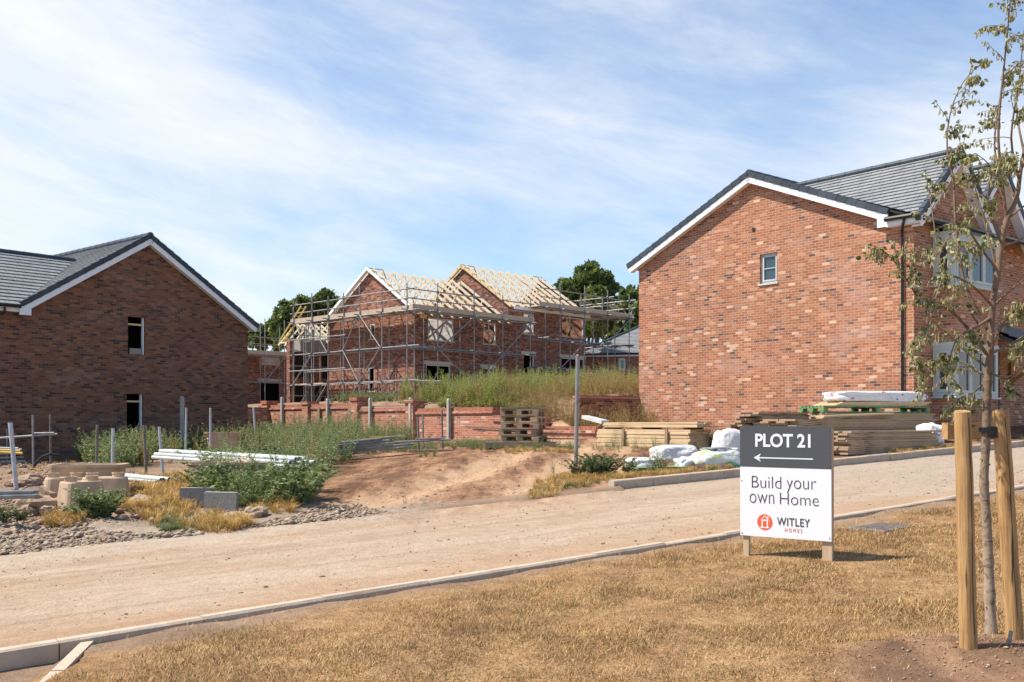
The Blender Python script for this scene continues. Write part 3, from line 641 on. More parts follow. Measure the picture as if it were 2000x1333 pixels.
def window(parent, O, D, N, t0, t1, z0, z1, inset=0.07, mat='sage', mull=0, trans=0, sill=True, fr=0.055, name='window'):
    """casement: frame, pane behind it, sill"""
    O, D, N = Vector((O[0], O[1], 0)), Vector((D[0], D[1], 0)), Vector((N[0], N[1], 0)); Zv = V3(0, 0, 1)
    c = O - N * inset; mb = MB(); at = lambda t, z: c + D * t + Zv * z
    W, H = t1 - t0, z1 - z0
    mb.obox(at(t0, z0), D * W, -N * 0.06, Zv * fr); mb.obox(at(t0, z1 - fr), D * W, -N * 0.06, Zv * fr)
    mb.obox(at(t0, z0 + fr), D * fr, -N * 0.06, Zv * (H - 2 * fr)); mb.obox(at(t1 - fr, z0 + fr), D * fr, -N * 0.06, Zv * (H - 2 * fr))
    # opening light inside the fixed frame, and its bars
    f2 = fr * 0.85; k = mull + 1; cw = (W - 2 * fr) / k
    for i in range(k):
        a, b = t0 + fr + i * cw, t0 + fr + (i + 1) * cw; g = 0.004
        for (x, zz, ww, hh) in ((a + g, z0 + fr + g, b - a - 2 * g, f2), (a + g, z1 - fr - f2 - g, b - a - 2 * g, f2), (a + g, z0 + fr + f2 + g, f2, H - 2 * fr - 2 * f2 - 2 * g), (b - f2 - g, z0 + fr + f2 + g, f2, H - 2 * fr - 2 * f2 - 2 * g)):
            mb.obox(at(x, zz) + N * 0.014, D * ww, -N * 0.05, Zv * hh)
        for j in range(trans):
            zb = z0 + fr + (H - 2 * fr) * (j + 1) / (trans + 1); mb.obox(at(a + fr, zb - 0.012) + N * 0.006, D * (b - a - 2 * fr), -N * 0.02, Zv * 0.024)
    wd = mb.build(name, M[mat], parent)
    mp = MB(); e = fr * 1.2
    for i in range(k):
        a, b = t0 + fr + i * cw + f2 * 0.6, t0 + fr + (i + 1) * cw - f2 * 0.6
        mp.quad(at(a, z0 + e) - N * 0.028, at(b, z0 + e) - N * 0.028, at(b, z1 - e) - N * 0.028, at(a, z1 - e) - N * 0.028)
    mp.build('pane', M['glass'], wd)
    if sill:
        m2 = MB(); m2.obox(O + D * (t0 - 0.04) + Zv * (z0 - 0.055) - N * 0.09, D * (W + 0.08), N * 0.13, Zv * 0.05); m2.build('sill', M[mat], wd)
    return wd

# ------------------------------------------------------------------ right house (finished)
C, va, vb = (10.47, 26.0), (0.776, 0.631), (-0.631, 0.776)
def H(a, b, z): return Vector((C[0] + va[0] * a + vb[0] * b, C[1] + va[1] * a + vb[1] * b, z))
rh = thing('brick_house', 'finished red brick house with grey tiled gables and bay windows behind the timber piles', 'house', H(5, 5, 1.0))
ng = (-va[0], -va[1]); nf = (-vb[0], -vb[1])
mb = MB()
tw0, _ = on_wall(C, vb, 1518, 525); tw1, _ = on_wall(C, vb, 1484, 525)
wz1 = on_wall(C, vb, 1501, 495)[1]; wz0 = on_wall(C, vb, 1501, 553)[1]
EV, AP, LR = 6.50, 8.48, 9.82
wall_panel(mb, C, vb, ng, 0, LR, 0.4, EV, [(tw0, tw1, wz0, wz1)], 0.11, peak=(5.15, AP))
# front: first gable, then the second a little back, then far end
g1 = [(0.9, 3.35, 1.9, 3.25), (0.9, 3.35, 4.5, 5.85)]
wall_panel(mb, C, va, nf, 0, 4.0, 0.4, EV, [], peak=(1.95, AP - 0.1))
C2 = H(0, 0.35, 0)
wall_panel(mb, C2, va, nf, 3.8, 14, 0.4, EV, [(4.75, 5.55, 1.25, 3.3)], peak=None)
mb.poly([H(3.1, 0.35, EV), H(7.2, 0.35, EV), H(5.15, 0.35, AP + 0.15)])
mb.quad(H(0, LR, 0.4), H(14, LR, 0.4), H(14, LR, EV), H(0, LR, EV)); mb.quad(H(14, 0.35, 0.4), H(14, LR, 0.4), H(14, LR, EV), H(14, 0.35, EV))
mb.poly([H(14, 0.35, EV), H(14, LR, EV), H(14, 5.15, AP)])
# two-storey bay
bt0, bt1, bp = 0.92, 3.32, -0.62
for (z0, z1) in ((0.4, 1.86), (3.28, 4.82)):
    mb.quad(H(bt0, bp, z0), H(bt1, bp, z0), H(bt1, bp, z1), H(bt0, bp, z1)); mb.quad(H(bt0, 0, z0), H(bt0, bp, z0), H(bt0, bp, z1), H(bt0, 0, z1)); mb.quad(H(bt1, bp, z0), H(bt1, 0, z0), H(bt1, 0, z1), H(bt1, bp, z1))
    mb.quad(H(bt0, bp, z1), H(bt1, bp, z1), H(bt1, 0, z1), H(bt0, 0, z1))
walls = mb.build('wall', M['brick_warm'], rh)
window(rh, C, vb, ng, tw0, tw1, wz0, wz1, 0.075, trans=1)
cb = H(0, bp, 0)
for z0, z1 in ((1.86, 3.28), (4.82, 6.20)):
    # corner posts, front light pair, side light
    wd = window(rh, cb, va, nf, bt0, bt1, z0 + 0.04, z1 - 0.05, -0.005, mull=2, sill=False, fr=0.085)
    cs = H(bt0, 0, 0); window(rh, cs, nf, ng, 0.02, -bp - 0.01, z0 + 0.04, z1 - 0.05, -0.005, sill=False, fr=0.10)
    m2 = MB()
    m2.obox(H(bt0 - 0.07, bp - 0.07, z0 - 0.012), V3(va[0], va[1], 0) * (bt1 - bt0 + 0.14), V3(vb[0], vb[1], 0) * (-bp + 0.07), V3(0, 0, 0.05)); m2.build('sill', M['sage'], wd)
    m2 = MB(); m2.obox(H(bt0 - 0.02, bp - 0.02, z1 - 0.05), V3(va[0], va[1], 0) * (bt1 - bt0 + 0.04), V3(vb[0], vb[1], 0) * (-bp + 0.02), V3(0, 0, 0.10)); m2.build('window_head', M['sage'], wd)
    m2 = MB(); m2.obox(H(bt0 + 0.25, bp + 0.45, z0), V3(va[0], va[1], 0) * (bt1 - bt0 - 0.5), V3(vb[0], vb[1], 0) * 0.02, V3(0, 0, z1 - z0)); m2.build('blind', M['plaster'], wd)
m2 = MB(); m2.add([H(bt0 - .1, bp - .1, 6.22), H(bt1 + .1, bp - .1, 6.22), H(bt1 + .1, 0, 6.42), H(bt0 - .1, 0, 6.42), H(bt0 - .1, bp - .1, 6.27), H(bt1 + .1, bp - .1, 6.27), H(bt1 + .1, 0, 6.48), H(bt0 - .1, 0, 6.48)],
    [(3, 2, 1, 0), (4, 5, 6, 7), (0, 1, 5, 4), (1, 2, 6, 5), (2, 3, 7, 6), (3, 0, 4, 7)]); m2.build('bay_roof', M['lead'], rh)
# roofs
mr = MB(); msl = MB()
def rs2(a): tile_slope(mr, *a); slab(msl, *a)
oh = 0.2; sl = (AP + 0.14 - (EV + 0.04)) / 5.15
rs2((H(-oh, -0.3, EV), H(14.2, -0.3, EV), H(-oh, 5.15, AP + 0.17), H(14.2, 5.15, AP + 0.17)))
rs2((H(14.2, 10.15, EV - 0.02), H(-oh, 10.15, EV - 0.02), H(14.2, 5.15, AP + 0.17), H(-oh, 5.15, AP + 0.17)))
rs2((H(-oh, -0.32, EV - 0.02), H(-oh, 0.05, EV - 0.02), H(1.95, -0.32, AP + 0.07), H(1.95, 5.0, AP + 0.07)))
rs2((H(4.12, 0.05, EV - 0.02), H(4.12, -0.32, EV - 0.02), H(1.95, 5.0, AP + 0.07), H(1.95, -0.32, AP + 0.07)))
rs2((H(2.9, 0.05, EV - 0.1), H(2.9, 0.4, EV - 0.1), H(5.15, 0.05, AP + 0.32), H(5.15, 5.2, AP + 0.32)))
rs2((H(7.4, 0.4, EV - 0.1), H(7.4, 0.05, EV - 0.1), H(5.15, 5.2, AP + 0.32), H(5.15, 0.05, AP + 0.32)))
msl.build('roof_deck', M['dark'], mr.build('roof', M['tile'], rh))
ridge(rh, H(-oh, 5.15, AP + 0.2), H(14, 5.15, AP + 0.2)); ridge(rh, H(1.95, -0.32, AP + 0.11), H(1.95, 5.0, AP + 0.11), 0.09); ridge(rh, H(5.15, 0.05, AP + 0.36), H(5.15, 5.1, AP + 0.36), 0.09)
Ng, Nf = V3(*ng, 0), V3(*nf, 0)
verge(rh, H(0, 0.62, EV + 0.02 + 0.385 * 0.62), H(0, 5.15, AP + 0.17), Ng); verge(rh, H(0, 10.15, EV - 0.02), H(0, 5.15, AP + 0.17), Ng)
verge(rh, H(-0.28, 0, EV - 0.06), H(1.95, 0, AP + 0.07), Nf, 0.3); verge(rh, H(4.12, 0, EV - 0.02), H(1.95, 0, AP + 0.07), Nf, 0.3)
verge(rh, H(2.9, 0.35, EV - 0.1), H(5.15, 0.35, AP + 0.32), Nf, 0.3); verge(rh, H(7.4, 0.35, EV - 0.1), H(5.15, 0.35, AP + 0.32), Nf, 0.3)
m2 = MB(); m2.obox(H(-0.19, 0.66, EV + 0.02), Ng * 0.04, V3(*vb, 0) * -1.0, V3(0, 0, -0.13)); m2.obox(H(-0.23, 0.66, EV - 0.135), V3(*va, 0) * 0.22, V3(*vb, 0) * -0.98, V3(0, 0, 0.02))
m2.obox(H(-0.19, 0.62, EV + 0.22), Ng * 0.035, V3(*vb, 0) * 0.30, V3(0, 0, -0.335)); m2.build('eaves_box', M['upvc'], rh)
gutter(rh, H(-0.30, 0.62, EV + 0.06), H(-0.30, -0.30, EV + 0.05))
mp = MB(); mp.path([H(-0.29, 0.1, EV + 0.02), H(-0.26, 0.16, EV - 0.12), H(-0.07, 0.30, EV - 0.30), H(-0.06, 0.30, EV - 0.5), H(-0.06, 0.30, 0.75)], [0.036] * 5, 8)
for z in (1.7, 3.4, 5.1): mp.tube(H(-0.06, 0.30, z - 0.03), H(-0.06, 0.30, z + 0.03), 0.047, 8)
mp.build('downpipe', M['gutter'], rh)
mv = MB(); t, z = on_wall(C, vb, 1472, 449); c0 = H(0, t, z); mv.tube(c0 + Ng * 0.004, c0 + Ng * 0.02, 0.062, 12); mv.build('vent_hole', M['dark'], rh)
# porch and front door beyond the bay
mp = MB(); slab(mp, H(4.15, -1.1, 3.35), H(6.3, -1.1, 3.35), H(4.15, 0.33, 4.05), H(6.3, 0.33, 4.05), 0.1); por = mp.build('porch_roof', M['lead'], rh)
mt = MB(); tile_slope(mt, H(4.1, -1.15, 3.37), H(6.35, -1.15, 3.37), H(4.1, 0.33, 4.09), H(6.35, 0.33, 4.09), 0.3); mt.build('porch_tiles', M['tile'], por)
mp = MB()
for a in (4.25, 6.15):
    mp.beam(H(a, 0.3, 3.28), H(a, -0.95, 3.28), 0.1, 0.12); mp.beam(H(a, 0.28, 2.3), H(a, 0.28, 3.28), 0.1, 0.1, (1, 0, 0)); mp.beam(H(a, 0.26, 2.45), H(a, -0.8, 3.2), 0.09, 0.09)
mp.beam(H(4.25, -0.9, 3.30), H(6.15, -0.9, 3.30), 0.1, 0.12); mp.build('porch_frame', M['rail_wood'], rh)
window(rh, C2, va, nf, 4.75, 5.55, 1.25, 3.3, 0.08, mull=1, trans=0)

# ------------------------------------------------------------------ left house (shell, roofed, windows still open)
LO, LD = (-12.74, 33.8), (0.646, 0.763); LN = (0.763, -0.646)
def Lp(t, b, z): return Vector((LO[0] + LD[0] * t - LN[0] * b, LO[1] + LD[1] * t - LN[1] * b, z))
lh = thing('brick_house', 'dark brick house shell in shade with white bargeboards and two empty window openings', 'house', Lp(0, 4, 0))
def wrect(O, D, x0, x1, y0, y1):
    xm, ym = (x0 + x1) / 2, (y0 + y1) / 2
    a, b = on_wall(O, D, x0, ym)[0], on_wall(O, D, x1, ym)[0]
    return (min(a, b), max(a, b), on_wall(O, D, xm, y1)[1], on_wall(O, D, xm, y0)[1])
hu, hl = wrect(LO, LD, 250, 284, 620, 693), wrect(LO, LD, 247.5, 280, 770, 842)
tl, tr, le, la = -3.66, 4.48, 4.90, 7.42; tm = (tl + tr) / 2
mb = MB()
wall_panel(mb, LO, LD, LN, tl, tr, -0.9, le, [hu, hl], 0.10, peak=(tm, la)); wall_panel(mb, LO, LD, LN, -14, tl, -0.9, le)
mb.quad(Lp(tr, 0, -0.9), Lp(tr, 9, -0.9), Lp(tr, 9, le), Lp(tr, 0, le)); mb.quad(Lp(tr, 9, -0.9), Lp(-14, 9, -0.9), Lp(-14, 9, le), Lp(tr, 9, le)); mb.quad(Lp(-14, 9, -0.9), Lp(-14, 0, -0.9), Lp(-14, 0, le), Lp(-14, 9, le))
mb.poly([Lp(tl, 9, le), Lp(tr, 9, le), Lp(tm, 9, la)])
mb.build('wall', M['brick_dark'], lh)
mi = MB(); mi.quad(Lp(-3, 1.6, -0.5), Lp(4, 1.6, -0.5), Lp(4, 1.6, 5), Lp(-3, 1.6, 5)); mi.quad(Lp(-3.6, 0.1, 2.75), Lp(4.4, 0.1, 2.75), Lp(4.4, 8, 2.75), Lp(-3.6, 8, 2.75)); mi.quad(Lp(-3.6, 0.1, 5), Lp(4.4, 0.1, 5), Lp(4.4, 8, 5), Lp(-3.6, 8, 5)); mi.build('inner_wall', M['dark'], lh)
LDv, LNv, Zv = V3(*LD, 0), V3(*LN, 0), V3(0, 0, 1)
for k, (a, b, z0, z1) in enumerate((hu, hl)):
    m2 = MB(); m2.obox(Lp(b - 0.07, 0.06, z0), LDv * 0.05, -LNv * 0.10, Zv * (z1 - z0)); fr_ = m2.build('window_former', M['upvc'], lh)
    m2 = MB(); m2.obox(Lp(a + 0.01, 0.05, z1 - 0.28), LDv * (b - a - 0.09), -LNv * 0.05, Zv * 0.06); m2.build('batten', M['new_wood'], fr_)
a, b, z0, z1 = hu; m2 = MB(); m2.obox(Lp(a + 0.08, 0.03, z0 + 0.01), LDv * (b - a - 0.2), -LNv * 0.03, Zv * 0.2); m2.build('plasterboard_offcut', M['blockgrey'], lh)
a, b, z0, z1 = hl; m2 = MB(); m2.beam(Lp(a + 0.35, 0.05, z0 + 0.0), Lp(b - 0.1, 0.05, z0 + 0.33), 0.03, 0.03); m2.build('batten', M['post_conc'], lh)
mr = MB(); msl = MB(); zr = la + 0.14; we = le - 0.09; zw = 6.93
sl = (zr - we) / (tr + 0.28 - tm); bw = (zw - we) / sl
rs2((Lp(tr + 0.28, -0.24, we), Lp(tr + 0.28, 9.2, we), Lp(tm, -0.24, zr), Lp(tm, 9.2, zr)))
vt = tl - 0.28 + (zw - we) / sl
rs2((Lp(tl - 0.28, 0.0, we), Lp(tl - 0.28, -0.24, we), Lp(tm, 9.0, zr), Lp(tm, -0.24, zr)))
rs2((Lp(tl - 0.28, 9.2, we), Lp(tl - 0.28, 4.4, we), Lp(tm, 9.2, zr), Lp(tm, 8.9, zr)))
rs2((Lp(-14.2, -0.28, we), Lp(tl - 0.3, -0.28, we), Lp(-14.2, bw - 0.28, zw), Lp(vt, bw - 0.28, zw)))
rs2((Lp(tl, 2 * bw - .28, we), Lp(-14.2, 2 * bw - .28, we), Lp(vt, bw - 0.28, zw), Lp(-14.2, bw - 0.28, zw)))
msl.build('roof_deck', M['dark'], mr.build('roof', M['tile'], lh))
ridge(lh, Lp(tm, -0.26, zr + 0.03), Lp(tm, 9.2, zr + 0.03)); ridge(lh, Lp(-14.2, bw - 0.28, zw + 0.03), Lp(vt, bw - 0.28, zw + 0.03), 0.09)
verge(lh, Lp(tr + 0.3, 0, we - 0.01), Lp(tm, 0, zr), LNv, 0.24); verge(lh, Lp(tl - 0.24, 0, we + 0.02), Lp(tm, 0, zr), LNv, 0.24)
m2 = MB(); m2.obox(Lp(tl - 0.3, -0.235, we - 0.28), LDv * 0.36, LNv * 0.028, Zv * 0.26); m2.obox(Lp(-14, -0.2, we - 0.2), LDv * (14 + tl - 0.3), LNv * 0.02, Zv * 0.17); m2.build('fascia', M['upvc'], lh)
gutter(lh, Lp(-14, -0.34, we - 0.03), Lp(tl - 0.32, -0.34, we - 0.03), 0.055); gutter(lh, Lp(tr + 0.33, -0.1, we - 0.03), Lp(tr + 0.33, 9, we - 0.03), 0.055)
m2 = MB(); q = Lp(tl - 0.75, -0.3, we - 0.1); m2.path([q, q - Zv * 0.12, q - Zv * 0.22 + LDv * -0.06 - LNv * 0.1], [0.04] * 3, 8); m2.build('gutter_outlet', M['gutter'], lh)

# ------------------------------------------------------------------ the pair under construction, with scaffold
K = (-5.53, 57.0); fd, gd = (0.682, 0.731), (-0.731, 0.682); nF, nG = (0.731, -0.682), (-0.682, -0.731)
def U(f, g, z): return Vector((K[0] + fd[0] * f + gd[0] * g, K[1] + fd[1] * f + gd[1] * g, z))
Fv, Gv = V3(*fd, 0), V3(*gd, 0)
DEP = 8.1
def truss(parent, f, ev, ap, webs=True, mat='pale_wood'):
    mb = MB(); mid = DEP / 2; s = (ap - ev) / mid
    lo, hi = U(f, -0.45, ev - 0.45 * s), U(f, mid, ap); lo2 = U(f, DEP + 0.45, ev - 0.45 * s)
    mb.beam(lo, hi, 0.055, 0.15); mb.beam(lo2, hi, 0.045, 0.12); mb.beam(U(f, 0, ev - 0.02), U(f, DEP, ev - 0.02), 0.045, 0.11)
    if webs:
        for g0, g1 in ((DEP * 0.33, 0.25), (DEP * 0.33, 0.5), (DEP * 0.67, 0.5)):
            gg = DEP * g1; zt = ev + s * min(gg, DEP - gg); mb.beam(U(f, g0, ev), U(f, gg, zt - 0.04), 0.04, 0.08)
    return mb.build('roof_truss', M[mat], parent)
def shell(label, f0, f1, zf, front, left=(), party=False):
    ev, ap = zf + 5.25, zf + 8.0
    t = thing('unfinished_house', label, 'house', U((f0 + f1) / 2, 4, zf))
    mb = MB(); O = U(f0, 0, 0)
    wall_panel(mb, O, fd, nF, 0, f1 - f0, zf - 1.5, ev - 0.12, front, 0.10)
    wall_panel(mb, O, gd, nG, 0, DEP, zf - 1.5, ev - 0.12, left, 0.10, peak=(DEP / 2, ap - 0.2))
    wall_panel(mb, U(f1, 0, 0), gd, fd, 0, DEP, zf - 1.5, ev - 0.12, (), 0.1, peak=(DEP / 2, ap - 0.2))
    wall_panel(mb, U(f0, DEP, 0), fd, (-nF[0], -nF[1]), 0, f1 - f0, zf - 1.5, ev - 0.12)
    mb.build('wall', M['brick_site'], t)
    mi = MB()                                             # block inner leaf and first floor
    mi.obox(U(f0 + 0.15, 3.3, zf + 2.62), Fv * (f1 - f0 - 0.3), Gv * 0.1, Zv * 2.45); mi.obox(U((f0 + f1) / 2 - 0.4, 0.2, zf + 2.62), Fv * 0.1, Gv * 3, Zv * 2.45); mi.build('block_wall', M['block'], t)
    mi = MB(); mi.obox(U(f0 + 0.12, 0.12, zf + 2.35), Fv * (f1 - f0 - 0.24), Gv * (DEP - 0.24), Zv * 0.25); mi.obox(U(f0 + 0.12, 2.6, zf - 1), Fv * (f1 - f0 - 0.24), Gv * 0.1, Zv * 3.3); mi.build('floor_deck', M['dark'], t)
    n = int((f1 - f0) / 0.74)
    for i in range(n):
        o = truss(t, f0 + 0.2 + i * (f1 - f0 - 0.4) / (n - 1), ev, ap)
    # ladder frames at the two ends, binders and diagonal bracing
    s = (ap - ev) / (DEP / 2)
    def bar(p, q, w_, h_, name='noggin'): m2 = MB(); m2.beam(p, q, w_ * 0.8, h_ * 0.8); m2.build(name, M['new_wood'], t)
    for e in ((f0 - 0.25, f0 + 0.2), (f1 - 0.2, f1 + 0.2)):
        for g in (0.2, 0.9, 1.6, 2.3, 3.0, 3.7):
            bar(U(e[0], g, ev + s * g + 0.02), U(e[1], g, ev + s * g + 0.02), 0.05, 0.09); bar(U(e[0], DEP - g, ev + s * g + 0.02), U(e[1], DEP - g, ev + s * g + 0.02), 0.05, 0.09)
    bar(U(f0 - 0.25, DEP / 2, ap + 0.02), U(f0 + 1.1, DEP / 2, ap + 0.02), 0.06, 0.06, 'ridge_batten'); bar(U(f1 - 0.9, DEP / 2, ap + 0.02), U(f1 + 0.2, DEP / 2, ap + 0.02), 0.06, 0.06, 'ridge_batten')
    for g in (1.4, 2.8): bar(U(f0, g, ev + 0.08), U(f1, g, ev + 0.08), 0.04, 0.08, 'binder'); pass
    bar(U(f0 + 0.4, 0.1, ev), U(f0 + 4.4, DEP / 2, ap - 0.15), 0.03, 0.09, 'roof_brace'); bar(U(f1 - 0.4, 0.1, ev), U(f1 - 3.4, DEP / 2, ap - 0.15), 0.03, 0.09, 'roof_brace')
    return t, ev, ap
OA = U(0, 0, 0); OB = U(7.7, 0, 0)
winA = [wrect(OA, fd, *r) for r in ((836, 886, 623, 665), (944, 969, 631, 672), (832, 880, 713, 752), (942, 965, 719, 756))]
winB = [wrect(OB, fd, *r) for r in ((1022, 1043, 613, 652), (1097, 1140, 621, 658), (1022, 1043, 693, 752), (1096, 1141, 700, 738))]
winL = [wrect(OA, gd, *r) for r in ((722, 732, 632, 662), (719, 731, 718, 764))]
hA, evA, apA = shell('unfinished brick house with bare roof trusses and a white-edged gable, lower of the scaffolded pair', 0, 7.7, 2.5, winA, winL)
hB, evB, apB = shell('unfinished brick house with bare roof trusses, higher of the scaffolded pair, before the oak', 7.75, 15.4, 3.6, winB)
def opening_trim(t, O, D, N, rects, low):
    Dv, Nv = V3(*D, 0), V3(*N, 0)
    for i, (a, b, z0, z1) in enumerate(rects):
        p = Vector((O[0], O[1], 0))
        mb = MB(); w_ = 0.07
        mb.obox(p + Dv * (b - w_) + Zv * z0 - Nv * 0.02, Dv * w_, -Nv * 0.09, Zv * (z1 - z0)); mb.obox(p + Dv * a + Zv * z0 - Nv * 0.02, Dv * w_ * 0.8, -Nv * 0.09, Zv * (z1 - z0))
        mb.obox(p + Dv * (a + w_) + Zv * (z1 - w_) - Nv * 0.02, Dv * (b - a - 2 * w_), -Nv * 0.09, Zv * w_)
        fr_ = mb.build('window_former', M['plaster'], t)
        if i >= low:
            mb = MB(); mb.obox(p + Dv * (a - 0.18) + Zv * (z1 + 0.003) + Nv * 0.015, Dv * (b - a + 0.36), -Nv * 0.1, Zv * 0.2); mb.build('lintel', M['lintel'], t)
        else:
            mb = MB(); mb.obox(p + Dv * (a - 0.1) + Zv * (z0 - 0.08) + Nv * 0.03, Dv * (b - a + 0.2), -Nv * 0.12, Zv * 0.077); mb.build('sill', M['lintel'], t)
opening_trim(hA, OA, fd, nF, winA, 2); opening_trim(hB, OB, fd, nF, winB, 2); opening_trim(hA, OA, gd, nG, winL, 9)
# a prop set diagonally in the big upper window, yellow props next door
a, b, z0, z1 = winA[0]; mb = MB(); mb.beam(OA + Fv * (a + 0.15) + Zv * z0 + Gv * 0.3, OA + Fv * (b - 0.25) + Zv * z1 + Gv * 0.3, 0.05, 0.12); mb.build('prop', M['old_wood'], hA)
a, b, z0, z1 = winB[1]; mb = MB(); mb.beam(OB + Fv * ((a + b) / 2) + Zv * (z0 - 0.2) + Gv * 0.5, OB + Fv * ((a + b) / 2) + Zv * (z1 + 0.5) + Gv * 0.5, 0.09, 0.09, (1, 0, 0)); mb.build('prop', M['yellow'], hB)
a, b, z0, z1 = winB[0]; mb = MB(); mb.obox(OB + Fv * (a + 0.1) + Zv * z0 + Gv * 0.8, Fv * 0.8, Gv * 0.1, Zv * 1.1); mb.build('prop', M['yellow'], hB)
verge(hA, U(0, -0.42, evA - 0.22), U(0, DEP / 2, apA + 0.02), V3(*nG, 0), 0.28, cap=False, drop=-0.12); verge(hA, U(0, DEP + 0.42, evA - 0.22), U(0, DEP / 2, apA + 0.02), V3(*nG, 0), 0.28, cap=False, drop=-0.12)
verge(hB, U(7.75, -0.42, evB - 0.25), U(7.75, DEP / 2, apB), V3(*nG, 0), 0.2, 'new_wood', False, -0.12); verge(hB, U(7.75, DEP + 0.4, evB - 0.25), U(7.75, DEP / 2, apB), V3(*nG, 0), 0.2, 'new_wood', False, -0.12)
mb = MB(); mb.obox(U(7.8, -0.46, evB - 0.46), Fv * 7.6, -Gv * 0.03, Zv * 0.2); mb.build('fascia', M['upvc'], hB)
mb = MB(); mb.obox(U(0.0, -0.42, evA - 0.52), Fv * 0.5, -Gv * 0.03, Zv * 0.24); mb.build('fascia', M['new_wood'], hA)

# lower wing behind, and a low house farther left
wg = thing('unfinished_house', 'low unfinished rear wing with yellow trusses, seen between scaffold poles left of the white-edged gable', 'house', U(1, 12, 2.6))
mb = MB(); Ow = U(-0.8, 11.2, 0); wall_panel(mb, Ow, fd, nF, 0, 5, 1.0, 6.7, [(0.4, 2.0, 4.2, 5.8), (0.4, 3.2, 1.6, 3.7), (2.5, 3.2, 4.2, 5.8)]); wall_panel(mb, Ow, gd, nG, 0, 0.35, 1.0, 6.7); wall_panel(mb, U(-0.8, 11.55, 0), fd, nF, 0, 5, 1, 6.7); mb.build('wall', M['brick_site'], wg)
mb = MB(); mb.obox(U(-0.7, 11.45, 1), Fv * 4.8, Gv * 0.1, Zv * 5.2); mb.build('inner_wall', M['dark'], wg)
for i in range(8):
    f = 0.9 + i * 0.5; m2 = MB(); m2.beam(U(f, 10.8, 6.55), U(f, 12.9, 7.9), 0.045, 0.11); m2.beam(U(f, 15.0, 6.55), U(f, 12.9, 7.9), 0.045, 0.11); m2.beam(U(f, 11, 6.7), U(f, 14.9, 6.7), 0.045, 0.09); m2.beam(U(f, 12.3, 6.7), U(f, 11.9, 7.3), 0.04, 0.07); m2.beam(U(f, 12.3, 6.7), U(f, 12.9, 7.8), 0.04, 0.07); m2.build('roof_truss', M['pale_wood'], wg)
m2 = MB(); m2.obox(U(-0.6, 10.3, 5.85), Fv * 2.0, Gv * 0.7, Zv * 0.75); tag(m2.build('block_pack', M['blockgrey']), 'pack of pale blocks on the scaffold deck behind the brick shell', 'block pack')
LHO, LHD = (-21.2, 72.6), (0.682, 0.731)
lo = thing('unfinished_house', 'low roofless brick house, upper window blocked white, beside the dark shaded house', 'house', (-19, 75, 2.6))
wc = [wrect(LHO, LHD, 511, 548, 695, 714), wrect(LHO, LHD, 508, 546, 746, 783)]
mb = MB(); wall_panel(mb, LHO, LHD, nF, 0, 6.4, 1.5, 6.25, wc); wall_panel(mb, LHO, gd, nG, 0, 7, 1.5, 6.25); wall_panel(mb, (LHO[0] + fd[0] * 6.4, LHO[1] + fd[1] * 6.4), gd, fd, 0, 7, 1.5, 6.25); wall_panel(mb, (LHO[0] + gd[0] * 7, LHO[1] + gd[1] * 7), fd, (-nF[0], -nF[1]), 0, 6.4, 1.5, 6.25); mb.build('wall', M['brick_site'], lo)
LHv = V3(*LHO, 0); mb = MB(); a, b, z0, z1 = wc[0]; mb.obox(LHv + Fv * a + Zv * z0 + Gv * 0.05, Fv * (b - a), Gv * 0.1, Zv * (z1 - z0)); mb.build('block_infill', M['block'], lo)
mb = MB(); a, b, z0, z1 = wc[1]; mb.obox(LHv + Fv * (a - 0.2) + Zv * (z1 + 0.002) - Gv * 0.02, Fv * (b - a + 0.4), Gv * 0.1, Zv * 0.22); mb.build('lintel', M['lintel'], lo)
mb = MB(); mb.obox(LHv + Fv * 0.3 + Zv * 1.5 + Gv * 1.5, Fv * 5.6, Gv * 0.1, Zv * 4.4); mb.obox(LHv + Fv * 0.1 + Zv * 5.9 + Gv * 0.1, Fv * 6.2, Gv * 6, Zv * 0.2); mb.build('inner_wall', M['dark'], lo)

def scaffold(label, base_pt):
    return thing('scaffolding', label, 'scaffolding', base_pt)
TR = 0.036
def tb(parent, name, p, q, mat='galv', r=TR):
    mb = MB(); mb.tube(p, q, r, 6); return mb.build(name, M[mat], parent)
def fpx(px, g): # position along the front at scaffold line g seen at that column
    o = U(0, g, 0); return on_wall((o.x, o.y), fd, px, 700)[0]
def gpx(px, f):
    o = U(f, 0, 0); return on_wall((o.x, o.y), gd, px, 700)[0]
gnz = lambda p: gz(p.x, p.y)
sca = scaffold('steel tube scaffolding with tan toe boards wrapped round the lower house', U(-1.5, -1.5, 2.3))
def stand(par, f, g, top, name='standard'):
    p = U(f, g, 0); tb(par, name, V3(p.x, p.y, gnz(p) - 0.05), V3(p.x, p.y, top))
go, gi = -1.45, -0.32; fo, fi = -1.45, -0.32
FA = [fpx(p, go) for p in (855, 926, 982, 1036)]
for f in FA: stand(sca, f, go, 9.15 + random.uniform(-.2, .2))
for f in FA: stand(sca, f - 0.05, gi, 7.45)
GL = [gpx(p, fo) for p in (795, 746, 702.5, 671, 641, 609, 573)]
for i, g in enumerate(GL): stand(sca, fo, g, 9.1 + random.uniform(-.2, .15))
for g in (-0.3, 1.9, 4.2, 6.5, 8.6): stand(sca, fi, g, 7.4)
LIFT = (3.55, 5.45, 7.42)
fE, gE = FA[-1] + 0.4, GL[-1] + 0.4
